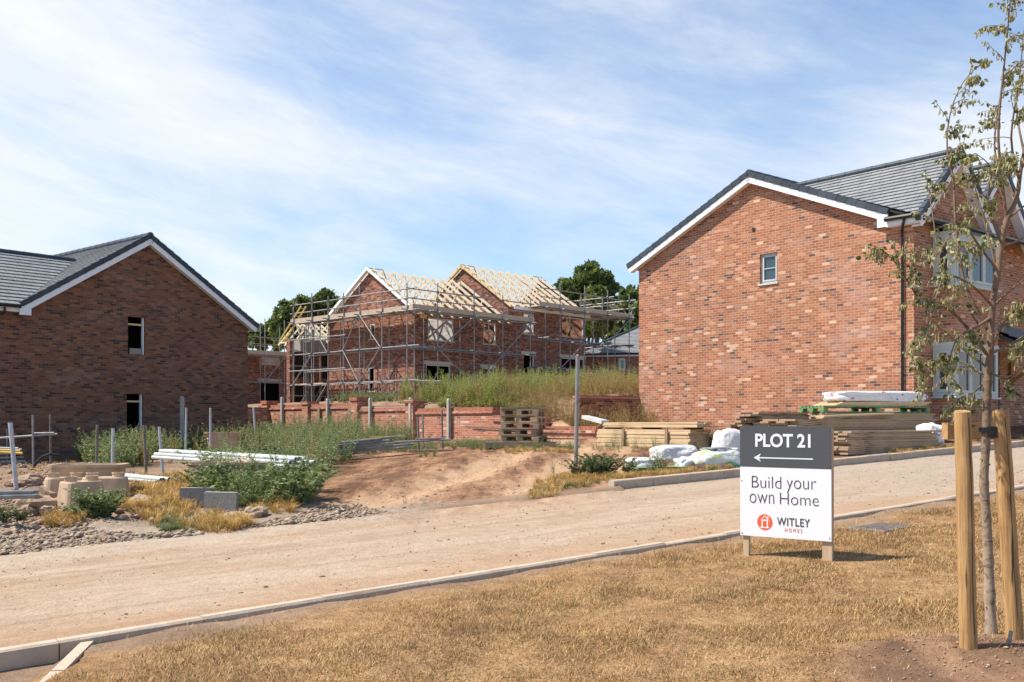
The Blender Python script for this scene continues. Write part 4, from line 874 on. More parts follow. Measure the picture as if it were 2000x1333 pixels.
for k, z in enumerate(LIFT):
    for g in (go, gi):
        tb(sca, 'ledger', U(fo - 0.5, g, z), U(FA[1] + 0.7, g, z)); tb(sca, 'ledger', U(FA[1] - 0.5, g - 0.07, z), U(fE, g - 0.07, z))
    for f in (fo, fi):
        tb(sca, 'ledger', U(f, go - 0.5, z + 0.07), U(f, GL[3] + 0.5, z + 0.07)); tb(sca, 'ledger', U(f + 0.06, GL[3] - 0.4, z + 0.07), U(f + 0.06, gE, z + 0.07))
    for f in FA + [0.3]: tb(sca, 'transom', U(f + 0.08, go - 0.35, z + 0.06), U(f + 0.08, 0.02, z + 0.06))
    for g in GL: tb(sca, 'transom', U(fo - 0.35, g + 0.08, z + 0.13), U(0.02, g + 0.08, z + 0.13))
for z in (8.1, 8.62):
    tb(sca, 'guard_rail', U(fo - 0.4, go - 0.06, z), U(FA[1] + 0.6, go - 0.06, z)); tb(sca, 'guard_rail', U(FA[1] - 0.3, go + 0.06, z + 0.04), U(fE, go + 0.06, z + 0.04))
    tb(sca, 'guard_rail', U(fo - 0.06, go - 0.4, z + 0.05), U(fo - 0.06, GL[3] + 0.4, z + 0.05)); tb(sca, 'guard_rail', U(fo + 0.05, GL[3] - 0.3, z + 0.02), U(fo + 0.05, gE, z + 0.02))
def boards(par, o, d, L, wv, n, name='deck', mat='deck'):
    """platform of n scaffold boards side by side"""
    mb = MB(); wv = Vector(wv); bw = wv / n
    for i in range(n): mb.obox(Vector(o) + bw * (i + 0.02) + Zv * random.uniform(0, 0.006), Vector(d) * L, bw * 0.95, Zv * 0.038)
    return mb.build(name, M[mat], par)
boards(sca, U(fo, go + 0.05, 7.52), Fv, fE - fo, Gv * 1.05, 5); boards(sca, U(fo + 0.05, go + 1.2, 7.60), Gv, gE - go - 1.2, Fv * 1.05, 5)
def toe(par, p, d, L, mat='deck', h=0.28, dz=0.0):
    n = max(1, round(L / 3.6))
    for i in range(n):
        mb = MB(); mb.obox(Vector(p) + Vector(d) * (L * i / n) + Zv * (dz + random.uniform(-.015, .015)), Vector(d) * (L / n - 0.02), Vector(d).cross(Zv) * 0.038, Zv * h); mb.build('toe_board', M[mat], par)
toe(sca, U(fo, go + 0.05, 7.53), Fv, fE - fo); toe(sca, U(fo + 0.05, go, 7.50), Gv, gE - go)
for a, b in ((0, 1), (2, 1), (2, 3)):
    tb(sca, 'brace', U(FA[a], go - 0.08, 5.4), U(FA[b], go - 0.08, 7.5))
for a, b in ((1, 0), (1, 2)): tb(sca, 'brace', U(FA[a], go - 0.08, 3.4), U(FA[b], go - 0.08, 5.4))
for z0, z1, a, b in ((5.5, 7.6, 3, 2), (5.5, 7.6, 1, 2), (3.6, 5.6, 2, 3), (3.6, 5.6, 2, 1), (2.0, 3.6, 3, 2), (2.2, 3.6, 1, 0), (3.6, 5.4, 6, 5), (5.5, 7.4, 4, 5), (2, 3.6, 5, 4)):
    tb(sca, 'brace', U(fo - 0.08, GL[a], z0), U(fo - 0.08, GL[b], z1))
boards(sca, U(fo + 0.05, GL[4], 3.66), Gv, GL[6] - GL[4], Fv * 1.05, 5, mat='new_wood')
for z in (4.5, 6.45):
    tb(sca, 'ledger', U(fo - 0.1, GL[3] - 0.3, z), U(fo - 0.1, gE, z)); tb(sca, 'ledger', U(fi, GL[3] - 0.3, z), U(fi, gE, z))
for i in range(6):
    g = 8.6 + 0.55 * i; stand(sca, -0.9 + 0.55 * i, g + 0.9, 7.2 + 0.25 * (i % 3))
for i in range(5):
    g = GL[6] + 0.2 - i * 0.62; tb(sca, 'brace', U(fo + 0.5, g, 2.2), U(fi - 0.1, g - 0.5, 3.55), 'rust', 0.03)
for i in range(13):
    g = GL[5] - i * 0.62; tb(sca, 'raking_tube', U(fo + 0.35, g, 2.0), U(fo + 0.45, g - 0.45, 3.5), 'rust', 0.028)
for z in (3.0, 4.9, 5.9, 6.9): tb(sca, 'guard_rail', U(-1.2, 10.6, z), U(2.6, 10.6, z))
for i, g in enumerate((8.9, 10.2, 11.3, 12.6)):
    stand(sca, fi + 0.1 + 0.5 * i, g + 0.5, 7.5 + 0.3 * (i % 2))
for i, (a, b) in enumerate(((0, 1), (1, 2), (2, 3), (3, 4), (4, 5), (5, 6))):
    for q in (0.3, 0.7):
        g = GL[a] * (1 - q) + GL[b] * q; tb(sca, 'guard_rail_clip', U(fo + 0.1, g, 7.5), U(fo + 0.1, g, 8.15), 'rust', 0.02)
scb = scaffold('steel tube scaffolding round the higher unfinished house, decks running past its right end', U(12, -1.5, 3.4))
FB = [fpx(p, go) for p in (1094, 1142, 1187, 1229)]
for f in FB: stand(scb, f, go, 10.35 + random.uniform(-.2, .2))
for f in FB: stand(scb, f - 0.15, gi, 8.5)
for g in (0.9, 2.6): stand(scb, FB[2], g, 10.2); stand(scb, FB[3], g, 10.2)
fb0, fb1 = FB[0] - 2.0, FB[3] + 0.6
for z in (4.75, 6.6, 8.5):
    for g in (go, gi): tb(scb, 'ledger', U(fb0, g, z), U(FB[2] + 0.5, g, z)); tb(scb, 'ledger', U(FB[2] - 0.6, g + 0.06, z), U(fb1, g + 0.06, z))
    for f in FB + [FB[0] - 1.6]: tb(scb, 'transom', U(f + 0.08, go - 0.35, z + 0.06), U(f + 0.08, 0.0, z + 0.06))
    for f in FB[2:]: tb(scb, 'ledger', U(f, go - 0.3, z + 0.1), U(f, 3.2, z + 0.1))
for z in (9.2, 9.75):
    tb(scb, 'guard_rail', U(fb0, go - 0.06, z), U(FB[2] + 0.4, go - 0.06, z)); tb(scb, 'guard_rail', U(FB[1] + 0.6, go + 0.06, z), U(fb1, go + 0.06, z))
    for f in FB[2:]: tb(scb, 'guard_rail', U(f + 0.06, go - 0.5, z + 0.05), U(f + 0.06, 3.0, z + 0.05))
boards(scb, U(fb0, go + 0.05, 8.60), Fv, FB[2] - fb0, Gv * 1.05, 5); boards(scb, U(FB[2] - 0.1, go - 0.05, 8.66), Fv, fb1 - FB[2], Gv * 4.2, 18)
toe(scb, U(fb0, go + 0.05, 8.61), Fv, fb1 - fb0, 'deck'); toe(scb, U(FB[3], 3.0, 8.7), -Gv, 4.2, 'deck')
for a, b, z0, z1 in ((0, 1, 8.4, 6.4), (1, 0, 6.6, 4.8), (0, 1, 4.7, 3.6), (2, 3, 6.7, 8.5), (1, 2, 3.6, 5.0)): tb(scb, 'brace', U(FB[a], go - 0.08, z0), U(FB[b], go - 0.08, z1))
def couplers(par, pts):
    for p in pts[:95]:
        m2 = MB(); m2.obox(p - V3(0.07, 0.05, 0.06), V3(0.14, 0, 0), V3(0, 0.12, 0), V3(0, 0, 0.13)); m2.build('coupler', M['rust'], par)
couplers(sca, [U(f, go, z) for f in FA for z in (3.55, 5.45, 7.42, 8.1, 8.62)] + [U(fo, g, z + 0.07) for g in GL for z in (3.55, 5.45, 7.42, 8.1, 8.62)] + [U(f - 0.05, gi, z) for f in FA for z in (3.55, 5.45)])
couplers(scb, [U(f, go, z) for f in FB for z in (4.75, 6.6, 8.5, 9.2, 9.75)] + [U(f - 0.15, gi, z) for f in FB for z in (4.75, 6.6)])
scc = scaffold('steel scaffolding and guard rails before the low roofless house, beside the dark shaded house', (-20, 71.5, 2.6))
LS = V3(*LHO, 0) - Gv * 1.3
for q in (-1.0, 1.2, 2.9, 4.6, 6.6):
    p = LS + Fv * q; tb(scc, 'standard', p + Zv * 2.2, p + Zv * 9.0); p = p + Gv * 1.0 + Fv * 0.25; tb(scc, 'standard', p + Zv * 2.2, p + Zv * (6.4 if q < 2 else 8.6))
for z in (4.3, 6.25, 7.1, 7.6):
    tb(scc, 'ledger' if z < 7 else 'guard_rail', LS - Fv * 1.5 + Zv * z, LS + Fv * 7.6 + Zv * z); tb(scc, 'ledger' if z < 7 else 'guard_rail', LS - Fv * 1.5 + Zv * z + Gv * (1 if z < 7 else 7), LS + Fv * 7.6 + Zv * z + Gv * (1 if z < 7 else 7))
boards(scc, LS - Fv * 1.4 + Zv * 6.33, Fv, 8.6, Gv * 1.1, 5); toe(scc, LS - Fv * 1.4 + Zv * 6.34, Fv, 8.8)
tb(scc, 'brace', LS - Fv * 1.0 + Zv * 4.3, LS + Fv * 1.2 + Zv * 6.2); tb(scc, 'brace', LS + Fv * 2.9 + Zv * 4.3, LS + Fv * 4.6 + Zv * 6.2)
ld = thing('ladder', 'yellow ladder leaning against the rear scaffold deck left of the white-edged gable', 'ladder', U(fo - 0.8, 12, 7))
pa, pb = P(545, 668, 66), P(588, 598, 65.5); sd = V3(0.6, 0.75, 0) * 0.42
for s_i in (0, 1): m2 = MB(); m2.beam(pa + sd * s_i, pb + sd * s_i, 0.05, 0.10); m2.build('rail', M['yellow'], ld)
for i in range(9): m2 = MB(); q = pa.lerp(pb, (i + 0.5) / 9); m2.tube(q, q + sd, 0.025, 6); m2.build('rung', M['yellow'], ld)

# bungalow behind on the right
BO = Vector((5.6, 72.0, 3.4)); bu = thing('bungalow', 'brick bungalow with a grey tiled hipped roof glimpsed beyond the tall weeds', 'house', BO)
def Bp(a, b, z): return Vector((BO.x + 0.776 * a - 0.631 * b, BO.y - 0.631 * a * 0.25 + 0.25 * b, z))
bd, bn = Vector((0.98, -0.2, 0)), Vector((-0.2, -0.98, 0))
bo = (5.2, 72.6); wb = wrect(bo, bd, 1208, 1222, 700, 724)
mb = MB(); wall_panel(mb, bo, bd, bn, 0, 12, 2.5, 6.3, [wb]); B0 = V3(bo[0], bo[1], 0)
mb.quad(B0 + Zv * 2.5, B0 - bn * 8 + Zv * 2.5, B0 - bn * 8 + Zv * 6.3, B0 + Zv * 6.3); mb.build('wall', M['brick_warm'], bu)
window(bu, bo, bd, bn, *wb, 0.05, mat='upvc', sill=False, fr=0.08)
mr = MB(); msl = MB(); e = B0 + Zv * 6.25
rs2((e - bd * 0.4 + bn * 0.4, e + bd * 12.4 + bn * 0.4, e + bd * 4.2 - bn * 4 + Zv * 2.5, e + bd * 8.5 - bn * 4 + Zv * 2.5)); rs2((e - bd * 0.4 - bn * 8.4, e - bd * 0.4 + bn * 0.4, e + bd * 4.2 - bn * 4 + Zv * 2.5, e + bd * 4.2 - bn * 4 + Zv * 2.5))
msl.build('roof_deck', M['dark'], mr.build('roof', M['tile'], bu))
ridge(bu, e + bd * 4.2 - bn * 4 + Zv * 2.55, e - bd * 0.4 + bn * 0.4 + Zv * 0.05, 0.1); gutter(bu, e - bd * 0.4 + bn * 0.45, e + bd * 12 + bn * 0.45, 0.07)
m2 = MB(); m2.obox(e - bd * 0.35 + bn * 0.36 - Zv * 0.2, bd * 12.5, bn * 0.03, Zv * 0.17); m2.build('fascia', M['upvc'], bu)

# ------------------------------------------------------------------ retaining walls
wd_, wn_ = (0.66, -0.75), (-0.75, -0.66)
def Wp(t, k, z): return Vector((Q1[0] + wd_[0] * t + wn_[0] * k, Q1[1] + wd_[1] * t + wn_[1] * k, z))
def wpx(px): return on_wall(Q1, wd_, px, 800)[0]
rw = thing('garden_wall', 'stepped red brick retaining wall with capped piers along the foot of the weedy bank', 'wall', Wp(9, 0, 0.4))
mb = MB(); cop = MB(); bnd = MB(); Wd, Wn = V3(*wd_, 0), V3(*wn_, 0)
def wz(px, py): t = wpx(px); return t, EYE - (py - HZ) / F * (Q1[1] + wd_[1] * t)
pan = [((505, 600), 791), ((600, 696), 789), ((696, 804), 793), ((804, 876), 798), ((876, 963), 796), ((963, 1000), 811), ((1000, 1060), 817), ((1060, 1168), 833)]
for (x0, x1), py in pan:
    t0, t1 = wpx(x0), wpx(x1); zt = wz((x0 + x1) / 2, py)[1]
    mb.obox(Wp(t0, 0, -0.4), Wd * (t1 - t0), -Wn * 0.33, Zv * (zt - 0.21 + 0.4)); cop.obox(Wp(t0, 0.012, zt - 0.118), Wd * (t1 - t0), -Wn * 0.35, Zv * 0.118); bnd.obox(Wp(t0, 0.05, zt - 0.208), Wd * (t1 - t0), -Wn * 0.40, Zv * 0.088)
body = mb.build('wall', M['brick_wall'], rw); cop.build('coping', M['soldier'], rw); bnd.build('band_course', M['brick_wall'], rw)
for px, py in ((521, 783), (600, 784), (696, 776), (804, 780)):
    t, zt = wz(px, py); m2 = MB(); m2.obox(Wp(t - 0.24, 0.12, -0.3), Wd * 0.48, -Wn * 0.5, Zv * (zt + 0.3 - 0.15)); pr = m2.build('pier', M['brick_wall'], rw)
    m2 = MB(); m2.obox(Wp(t - 0.28, 0.16, zt - 0.148), Wd * 0.56, -Wn * 0.58, Zv * 0.14); m2.build('pier_cap', M['soldier'], pr)
r2 = thing('garden_wall', 'shaded brick return wall running behind the corner of the dark brick house', 'wall', (Q1[0] - 1, Q1[1] - 1, 0.3))
mb = MB(); mb.obox(Wp(0.0, 0, -0.4), Wn * 5, Wd * 0.33, Zv * 2.2); mb.build('wall', M['brick_wall'], r2)
mb = MB(); mb.obox(Wp(-0.01, 0, 1.81), Wn * 5, Wd * 0.35, Zv * 0.115); mb.build('coping', M['soldier'], r2)
r3 = thing('garden_wall', 'dark shaded brick wall meeting the left corner of the finished red house', 'wall', (3.3, 32.8, 1.2))
Q4 = H(0, LR - 0.02, 0); dq = V3(-0.776, -0.631, 0); dn = V3(0.631, -0.776, 0)
mb = MB(); mb.obox(Vector((Q4.x, Q4.y, 0.4)), dq * 2.75, -dn * 0.3, Zv * 1.58); mb.build('wall', M['brick_site'], r3); mb = MB(); mb.obox(Vector((Q4.x, Q4.y, 1.985)) + dn * 0.01, dq * 2.76, -dn * 0.32, Zv * 0.11); mb.build('coping', M['soldier'], r3)

# ------------------------------------------------------------------ the sign
sa, sb_ = G(1455, 1064), G(1621, 1094)
sg = thing('plot_sign', 'charcoal and white board on two timber posts reading PLOT 21 with an arrow', 'sign', (sa + sb_) / 2)
pL, pR = P(1446, 1043, 8.46 * 1.056), P(1624, 1060, 8.46); tL, tR = P(1446, 830, 8.46 * 1.056), P(1617, 835, 8.46)
sx = Vector((pR.x - pL.x, pR.y - pL.y, 0)); SW = sx.length; sx.normalize(); snv = Vector((sx.y, -sx.x, 0)); SB = (pL.z + pR.z) / 2; SH = (tL.z + tR.z) / 2 - SB
tilt = -0.006
o = Vector((pL.x, pL.y, SB)); up = Vector((0, 0, 1)) + snv * 0.01; rgt = (sx + Vector((0, 0, tilt))).normalized()
mb = MB(); mb.obox(o, rgt * SW, -snv * 0.006, up * SH * 0.627); mb.build('white_panel', M['sign_white'], sg)
mb = MB(); mb.obox(o + up * SH * 0.627, rgt * SW, -snv * 0.006, up * SH * 0.373); mb.build('charcoal_panel', M['sign_grey'], sg)
mb = MB(); mb.obox(o - snv * 0.0065, rgt * SW, -snv * 0.010, up * SH); mb.build('backing_board', M['post_wood'], sg)
for u0 in (0.02, SW - 0.085):
    q = o + rgt * u0 - snv * 0.0175; g = gz(q.x, q.y); mb = MB(); mb.obox(Vector((q.x, q.y, g - 0.1)), rgt * 0.05 if u0 < 0.1 else rgt * 0.085, -snv * 0.045, Zv * (SB + SH * 0.97 - g + 0.1)); mb.build('post', M['post_wood'], sg)
def sp(u, v, k=0.0): return o + rgt * (u * SW) + up * (v * SH) + snv * (0.0018 + k)
def lettering(txt, u0, u1, v0, v1, mat, bold=0.0, space=1.0, name='lettering'):
    cu = bpy.data.curves.new(name, 'FONT'); cu.body = txt; cu.offset = bold; cu.space_character = space; cu.extrude = 0.0005; cu.resolution_u = 6
    ob = bpy.data.objects.new(name, cu); COL.objects.link(ob); bpy.context.view_layer.update()
    me = bpy.data.meshes.new_from_object(ob); bpy.data.objects.remove(ob)
    xs = [v.co.x for v in me.vertices]; ys = [v.co.y for v in me.vertices]; x0, x1, y0, y1 = min(xs), max(xs), min(ys), max(ys)
    off = root_loc(sg)
    for v in me.vertices:
        u = u0 + (v.co.x - x0) / (x1 - x0) * (u1 - u0); w_ = v0 + (v.co.y - y0) / (y1 - y0) * (v1 - v0)
        v.co = sp(u, w_, 0.0003 + v.co.z) - off
    me.update(); return link_mesh(name, me, M[mat], sg)
def flat(pts, mat, name, k=0.0004, par=None):
    mb = MB(); mb.poly([sp(u, v, k) for u, v in pts]); return mb.build(name, M[mat], par or sg)
lettering('PLOT 21', 0.176, 0.784, 0.811, 0.933, 'sign_white', 0.026, 0.98)
flat([(0.157, 0.714), (0.24, 0.752), (0.217, 0.719), (0.81, 0.719), (0.81, 0.708), (0.217, 0.708), (0.24, 0.677)], 'sign_white', 'arrow')
lettering('Build', 0.135, 0.464, 0.442, 0.548, 'ink', -0.017); lettering('your', 0.524, 0.841, 0.408, 0.522, 'ink', -0.017)
lettering('own', 0.110, 0.385, 0.302, 0.386, 'ink', -0.017); lettering('Home', 0.450, 0.868, 0.303, 0.407, 'ink', -0.017)
logo = flat([(0.28 + 0.0854 * math.cos(a * math.pi / 24), 0.133 + 0.0854 * SW / SH * math.sin(a * math.pi / 24)) for a in range(48)], 'orange', 'logo', 0.0003)
def lg(pts, mat='sign_white', k=0.0009): return [(0.28 + x * 0.0854, 0.133 + y * 0.0854 * SW / SH) for x, y in pts]
mb = MB()
for pts in ([(-.62, .12), (-.70, .04), (0, .72), (0, .86)], [(0, .72), (.70, .04), (.62, .12 + .02), (0, .86)], [(.30, .46), (.30, .74), (.48, .74), (.48, .30)],
            [(-.42, .14), (-.42, .30), (-.25, .47), (-.25, .0), (-.42, .0)], [(-.42, -.62), (-.42, .05), (-.26, .05), (-.26, -.62)], [(.26, -.62), (.26, .05), (.42, .05), (.42, -.62)], [(-.56, -.74), (.56, -.74), (.56, -.60), (-.56, -.60)],
            [(-.30, .12), (0, .42), (.30, .12)], [(.25, .0), (.25, .42), (.42, .25), (.42, .0)]):
    mb.poly([sp(u, v, 0.0009) for u, v in lg(pts)])
mb.build('house_emblem', M['sign_white'], logo)
mb = MB()
for x in (-.11, .11): mb.poly([sp(u, v, 0.0012) for u, v in lg([(x - .07, -.60), (x - .07, .12), (x, .2), (x + .07, .12), (x + .07, -.60)])])
mb.build('emblem_bars', M['orange'], logo)
lettering('WITLEY', 0.417, 0.775, 0.112, 0.184, 'ink', 0.012, 1.1); lettering('HOMES', 0.504, 0.69, 0.060, 0.092, 'orange', 0.0, 1.7)
mb = MB()
for u, v in ((0.02, 0.02), (0.98, 0.03), (0.02, 0.5), (0.98, 0.66), (0.02, 0.97), (0.98, 0.97)): mb.tube(sp(u, v, -0.001), sp(u, v, 0.003), 0.005, 8)
mb.build('screws', M['rust'], sg)

# ------------------------------------------------------------------ stakes, rail, strap and the young birch
def stake(label, px, py, pt, lean, r, seed):
    b = G(px, py); rr = random.Random(seed); t = thing('tree_stake', label, 'stake', b)
    top = P(px + lean, pt, b.y + 0.01); mb = MB(); n = 16; pts = [Vector((0, 0, -0.2)) + (b)]; rad = [r]
    for i in range(n + 1):
        p = b.lerp(top, i / n); pts.append(p + V3(rr.uniform(-1, 1), rr.uniform(-1, 1), 0) * 0.0015); rad.append(r * (1 - 0.06 * i / n) * (1 + rr.uniform(-0.012, 0.012)))
    pts.append(top + Zv * 0.006); rad.append(r * 0.86)
    mb.path(pts, rad, 20); mb.build('post', M['stake'], t, smooth=False)
    m2 = MB(); a0 = rr.uniform(-0.4, 0.4)                     # drying crack, a thin dark groove let into the face
    for i in range(11):
        z0, z1 = i / 12 + 0.06, (i + 1) / 12 + 0.06; p0, p1 = b.lerp(top, z0), b.lerp(top, z1)
        f = lambda z: Vector((math.sin(a0 + 0.10 * math.sin(z * 7 + seed)), -math.cos(a0 + 0.10 * math.sin(z * 7 + seed)), 0))
        m2.beam(p0 + f(z0) * r * (0.985 - .06 * z0), p1 + f(z1) * r * (0.985 - .06 * z1), 0.0035, 0.004, f(z0))
    m2.build('crack', M['dark'], t); return b, top
s1b, s1t = stake('left of two round timber stakes holding the young tree, upright', 1892, 1269, 806, -12, 0.043, 3)
s2b, s2t = stake('right of two round timber stakes holding the young tree, leaning left, with a deep split', 1982, 1249, 806, -28, 0.045, 9)
ra, rb = P(1851, 841, 5.62), P(1968, 838, 5.76); rl = thing('stake_rail', 'short timber crossbar fixed behind the two stakes of the young tree', 'rail', ra)
mb = MB(); dd = (rb - ra); mb.obox(ra - Zv * 0.05, dd, Vector((-dd.y, dd.x, 0)).normalized() * 0.045, Zv * 0.092); mb.build('bar', M['rail_wood'], rl)
TY = 5.56
def tp(px, py, d=0.0): return P(px, py, TY + d)
tb_ = G(1938, 1254); tree = thing('young_birch', 'thin young birch with wilting leaves and catkins tied between two stakes', 'tree', tb_)
TRK = [(1938, 1262), (1934, 1190), (1931, 1110), (1927, 1020), (1922, 945), (1925, 880), (1927, 810), (1929, 740), (1934, 680), (1938, 600), (1949, 530), (1957, 470), (1966, 430), (1985, 388), (1994, 330), (2008, 250), (2018, 120), (2024, 0), (2028, -120)]
trad = [0.038, 0.034, 0.031, 0.029, 0.0275, 0.0265, 0.026, 0.0245, 0.0225, 0.021, 0.019, 0.018, 0.0165, 0.0145, 0.012, 0.010, 0.007, 0.005, 0.003]
mb = MB(); rt = random.Random(5)
def smooth_path(pts, rad, k=4):
    o_, r_ = [], []
    for i in range(len(pts) - 1):
        p0, p1, p2, p3 = pts[max(i - 1, 0)], pts[i], pts[i + 1], pts[min(i + 2, len(pts) - 1)]
        for j in range(k):
            t = j / k; o_.append(0.5 * ((2 * p1) + (p2 - p0) * t + (2 * p0 - 5 * p1 + 4 * p2 - p3) * t * t + (3 * p1 - p0 - 3 * p2 + p3) * t ** 3)); r_.append(rad[i] * (1 - t) + rad[i + 1] * t)
    return o_ + [pts[-1]], r_ + [rad[-1]]
pts, rad = smooth_path([tp(x, y) for x, y in TRK], trad, 6)
rad = [0.87 * r * (1 + 0.14 * (rt.random() < 0.18) + rt.uniform(-.03, .03)) for r in rad]
mb.path(pts, rad, 14)
for i in range(16):      # old branch stubs on the lower stem
    z = rt.uniform(0.02, 0.42); k = int(z * len(pts)); a = rt.uniform(0, 6.28); mb.path([pts[k], pts[k] + V3(math.cos(a), math.sin(a), 0.5) * rad[k] * 1.25], [0.008, 0.005], 6)
mb.path([tb_ + V3(0.05, -0.06, -0.03), tb_ + V3(0.062, -0.07, 0.07)], [0.012, 0.010], 8)
mb.build('trunk', M['bark'], tree, smooth=True)
BR = [([(1930, 742), (1905, 722), (1862, 703), (1815, 710), (1792, 722)], 0.25), ([(1932, 735), (1905, 765), (1880, 775)], 0.1), ([(1932, 700), (1893, 645), (1850, 603), (1802, 590), (1772, 548), (1742, 505), (1722, 488)], -0.3),
      ([(1935, 645), (1897, 585), (1876, 520), (1866, 430), (1862, 350), (1850, 292), (1856, 222), (1882, 160), (1928, 114)], 0.2), ([(1950, 530), (1915, 485), (1880, 440), (1845, 475), (1835, 500)], -0.2),
      ([(1966, 430), (1955, 335), (1950, 250), (1962, 120), (1970, 40), (1975, -40)], -0.1), ([(1985, 390), (1945, 310), (1948, 220), (1965, 140)], 0.3), ([(1938, 690), (1975, 672), (2003, 655), (2040, 640)], 0.2),
      ([(1932, 728), (1970, 737), (2015, 700)], -0.25), ([(1966, 430), (2000, 403), (2040, 380)], 0.1), ([(1938, 600), (1982, 560), (2025, 530)], -0.2), ([(1935, 668), (1868, 570), (1838, 520), (1820, 410), (1812, 365)], 0.35),
      ([(1957, 480), (1990, 470), (2030, 440)], 0.3), ([(1940, 600), (1900, 560), (1850, 540), (1822, 600), (1815, 660)], -0.35), ([(1932, 720), (1890, 690), (1835, 640), (1795, 660), (1788, 700)], 0.1), ([(1990, 350), (1975, 270), (1990, 160), (2000, 60)], -0.3),
      ([(1950, 540), (1925, 440), (1905, 370), (1890, 320)], 0.15), ([(1957, 480), (1930, 400), (1935, 330), (1905, 300)], -0.25), ([(1930, 700), (1955, 640), (1985, 600)], -0.3), ([(1936, 620), (1905, 640), (1870, 660), (1850, 720), (1845, 745)], -0.4), ([(2000, 300), (1985, 200), (2010, 130)], 0.25), ([(1995, 330), (2020, 280), (2045, 200)], 0.1)]
mbr = MB(); leaves, cats = [], []
def leaf_at(p, size, droop=0.5):
    a = rt.uniform(0, 6.283); d = Vector((math.cos(a), math.sin(a), rt.uniform(-1.2, 0.3))).normalized(); s = d.cross(Vector((rt.uniform(-1, 1), rt.uniform(-1, 1), rt.uniform(-1, 1)))).normalized(); n = d.cross(s)
    b = p + d * 0.012; w_ = size * rt.uniform(0.32, 0.46); cup = rt.uniform(0.05, 0.3) * size; L = size
    leaves.append([b, b + d * L * .3 + s * w_ + n * cup, b + d * L * .68 + s * w_ * .75 + n * cup, b + d * L, b + d * L * .68 - s * w_ * .75 + n * cup, b + d * L * .3 - s * w_ + n * cup, b + d * L * .4])
def twig(p, d, L, r, depth):
    n = 5; pts = [p]; cur = d.normalized()
    for i in range(n):
        cur = (cur + Vector((rt.uniform(-.25, .25), rt.uniform(-.25, .25), rt.uniform(-.30, .12)))).normalized(); pts.append(pts[-1] + cur * L / n)
    mbr.path(pts, [r * (1 - 0.7 * i / n) for i in range(n + 1)], 5, False)
    for i in range(1, n + 1):
        for _ in range(2 if i < n else 3):
            if rt.random() < 0.70: leaf_at(pts[i] + (pts[i] - pts[i - 1]) * rt.uniform(-.6, .1), rt.uniform(0.015, 0.033))
        if rt.random() < 0.75:
            q = pts[i]
            for _ in range(rt.choice((1, 2, 2, 3))): cats.append((q, Vector((rt.uniform(-.3, .3), rt.uniform(-.3, .3), -1)).normalized(), rt.uniform(0.022, 0.042)))
    if depth > 0:
        for i in range(1, n):
            if rt.random() < 0.8:
                a = rt.uniform(0, 6.28); twig(pts[i], (cur + Vector((math.cos(a), math.sin(a), rt.uniform(-.5, .4))) * 0.9), L * rt.uniform(.35, .6), r * .6, depth - 1)
for path, dep in BR:
    n = len(path); pp = [tp(x, y, dep * (i / (n - 1))) for i, (x, y) in enumerate(path)]; r0 = 0.0105 if n > 5 else 0.008
    pts2, rad2 = smooth_path(pp, [r0 * (1 - 0.8 * i / (n - 1)) for i in range(n)], 4); mbr.path(pts2, rad2, 6, False)
    tot = len(pts2)
    for i in range(3, tot):
        for _ in range(2 if rt.random() < 0.55 else 1):
            if rt.random() < (0.60 if pts2[i].z > 2.1 else 0.50):
                a = rt.uniform(0, 6.28); d = (pts2[i] - pts2[i - 1]).normalized() + Vector((math.cos(a), math.sin(a), rt.uniform(-.7, .3))) * 0.8
                twig(pts2[i], d, rt.uniform(0.07, 0.20), 0.0028, 1 if rt.random() < 0.30 else 0)
mbr.build('branches', M['bark'], tree, smooth=True, uv=False)
ml = MB()
for L7 in leaves: ml.add(L7, [(0, 1, 6), (1, 2, 6), (2, 3, 6), (3, 4, 6), (4, 5, 6), (5, 0, 6)])
ml.build('crown', M['birch'], tree, uv=False)
mc = MB()
for q, d, L in cats: mc.path([q, q + d * L * .3, q + d * L * .75, q + d * L], [0.0012, 0.0032, 0.0030, 0.001], 5)
mc.build('catkins', M['catkin'], tree, uv=False)
st_ = thing('tree_tie', 'black rubber strap tying the birch stem to the right stake', 'strap', tp(1930, 842))
mb = MB(); c = tp(1925, 840); n = 14
ring = [c + V3(math.cos(i * 2 * math.pi / n) * 0.033, math.sin(i * 2 * math.pi / n) * 0.033, 0) for i in range(n)]
for i in range(n): mb.beam(ring[i], ring[(i + 1) % n], 0.006, 0.028)
mb.beam(c + V3(0.03, 0, 0), s2t + V3(-0.03, 0, -0.11), 0.018, 0.030); mb.obox(s2t + V3(-0.062, -0.03, -0.135), V3(0.03, 0, 0), V3(0, 0.05, 0), V3(0, 0, 0.06)); mb.build('strap', M['gutter'], st_)

# drain cover lying in the lawn
d0, d1, d2, d3 = G(1655, 1040), G(1725, 1042), G(1785, 1027), G(1690, 1027)
dc = thing('drain_cover', 'worn concrete drain cover lying flush in the dry lawn behind the sign', 'drain cover', (d0 + d2) / 2)
cc = (d0 + d2) / 2; ux = Vector((VX, VY, 0.026)).normalized(); uy = Vector((-VY, VX, 0)); mb = MB(); zt = gz(cc.x, cc.y) - 0.005
mb.obox(Vector((cc.x, cc.y, zt)) - ux * 0.30 - uy * 0.22, ux * 0.60, uy * 0.44, Zv * 0.03); pl = mb.build('cover', M['blockgrey'], dc)
mb = MB()
for i in range(10):
    for j in range(7): mb.obox(Vector((cc.x, cc.y, zt + 0.03)) + ux * (-0.285 + i * 0.058) + uy * (-0.20 + j * 0.058), ux * 0.036, uy * 0.036, Zv * 0.006)
tag(mb.build('raised_pattern', M['rust'], pl))

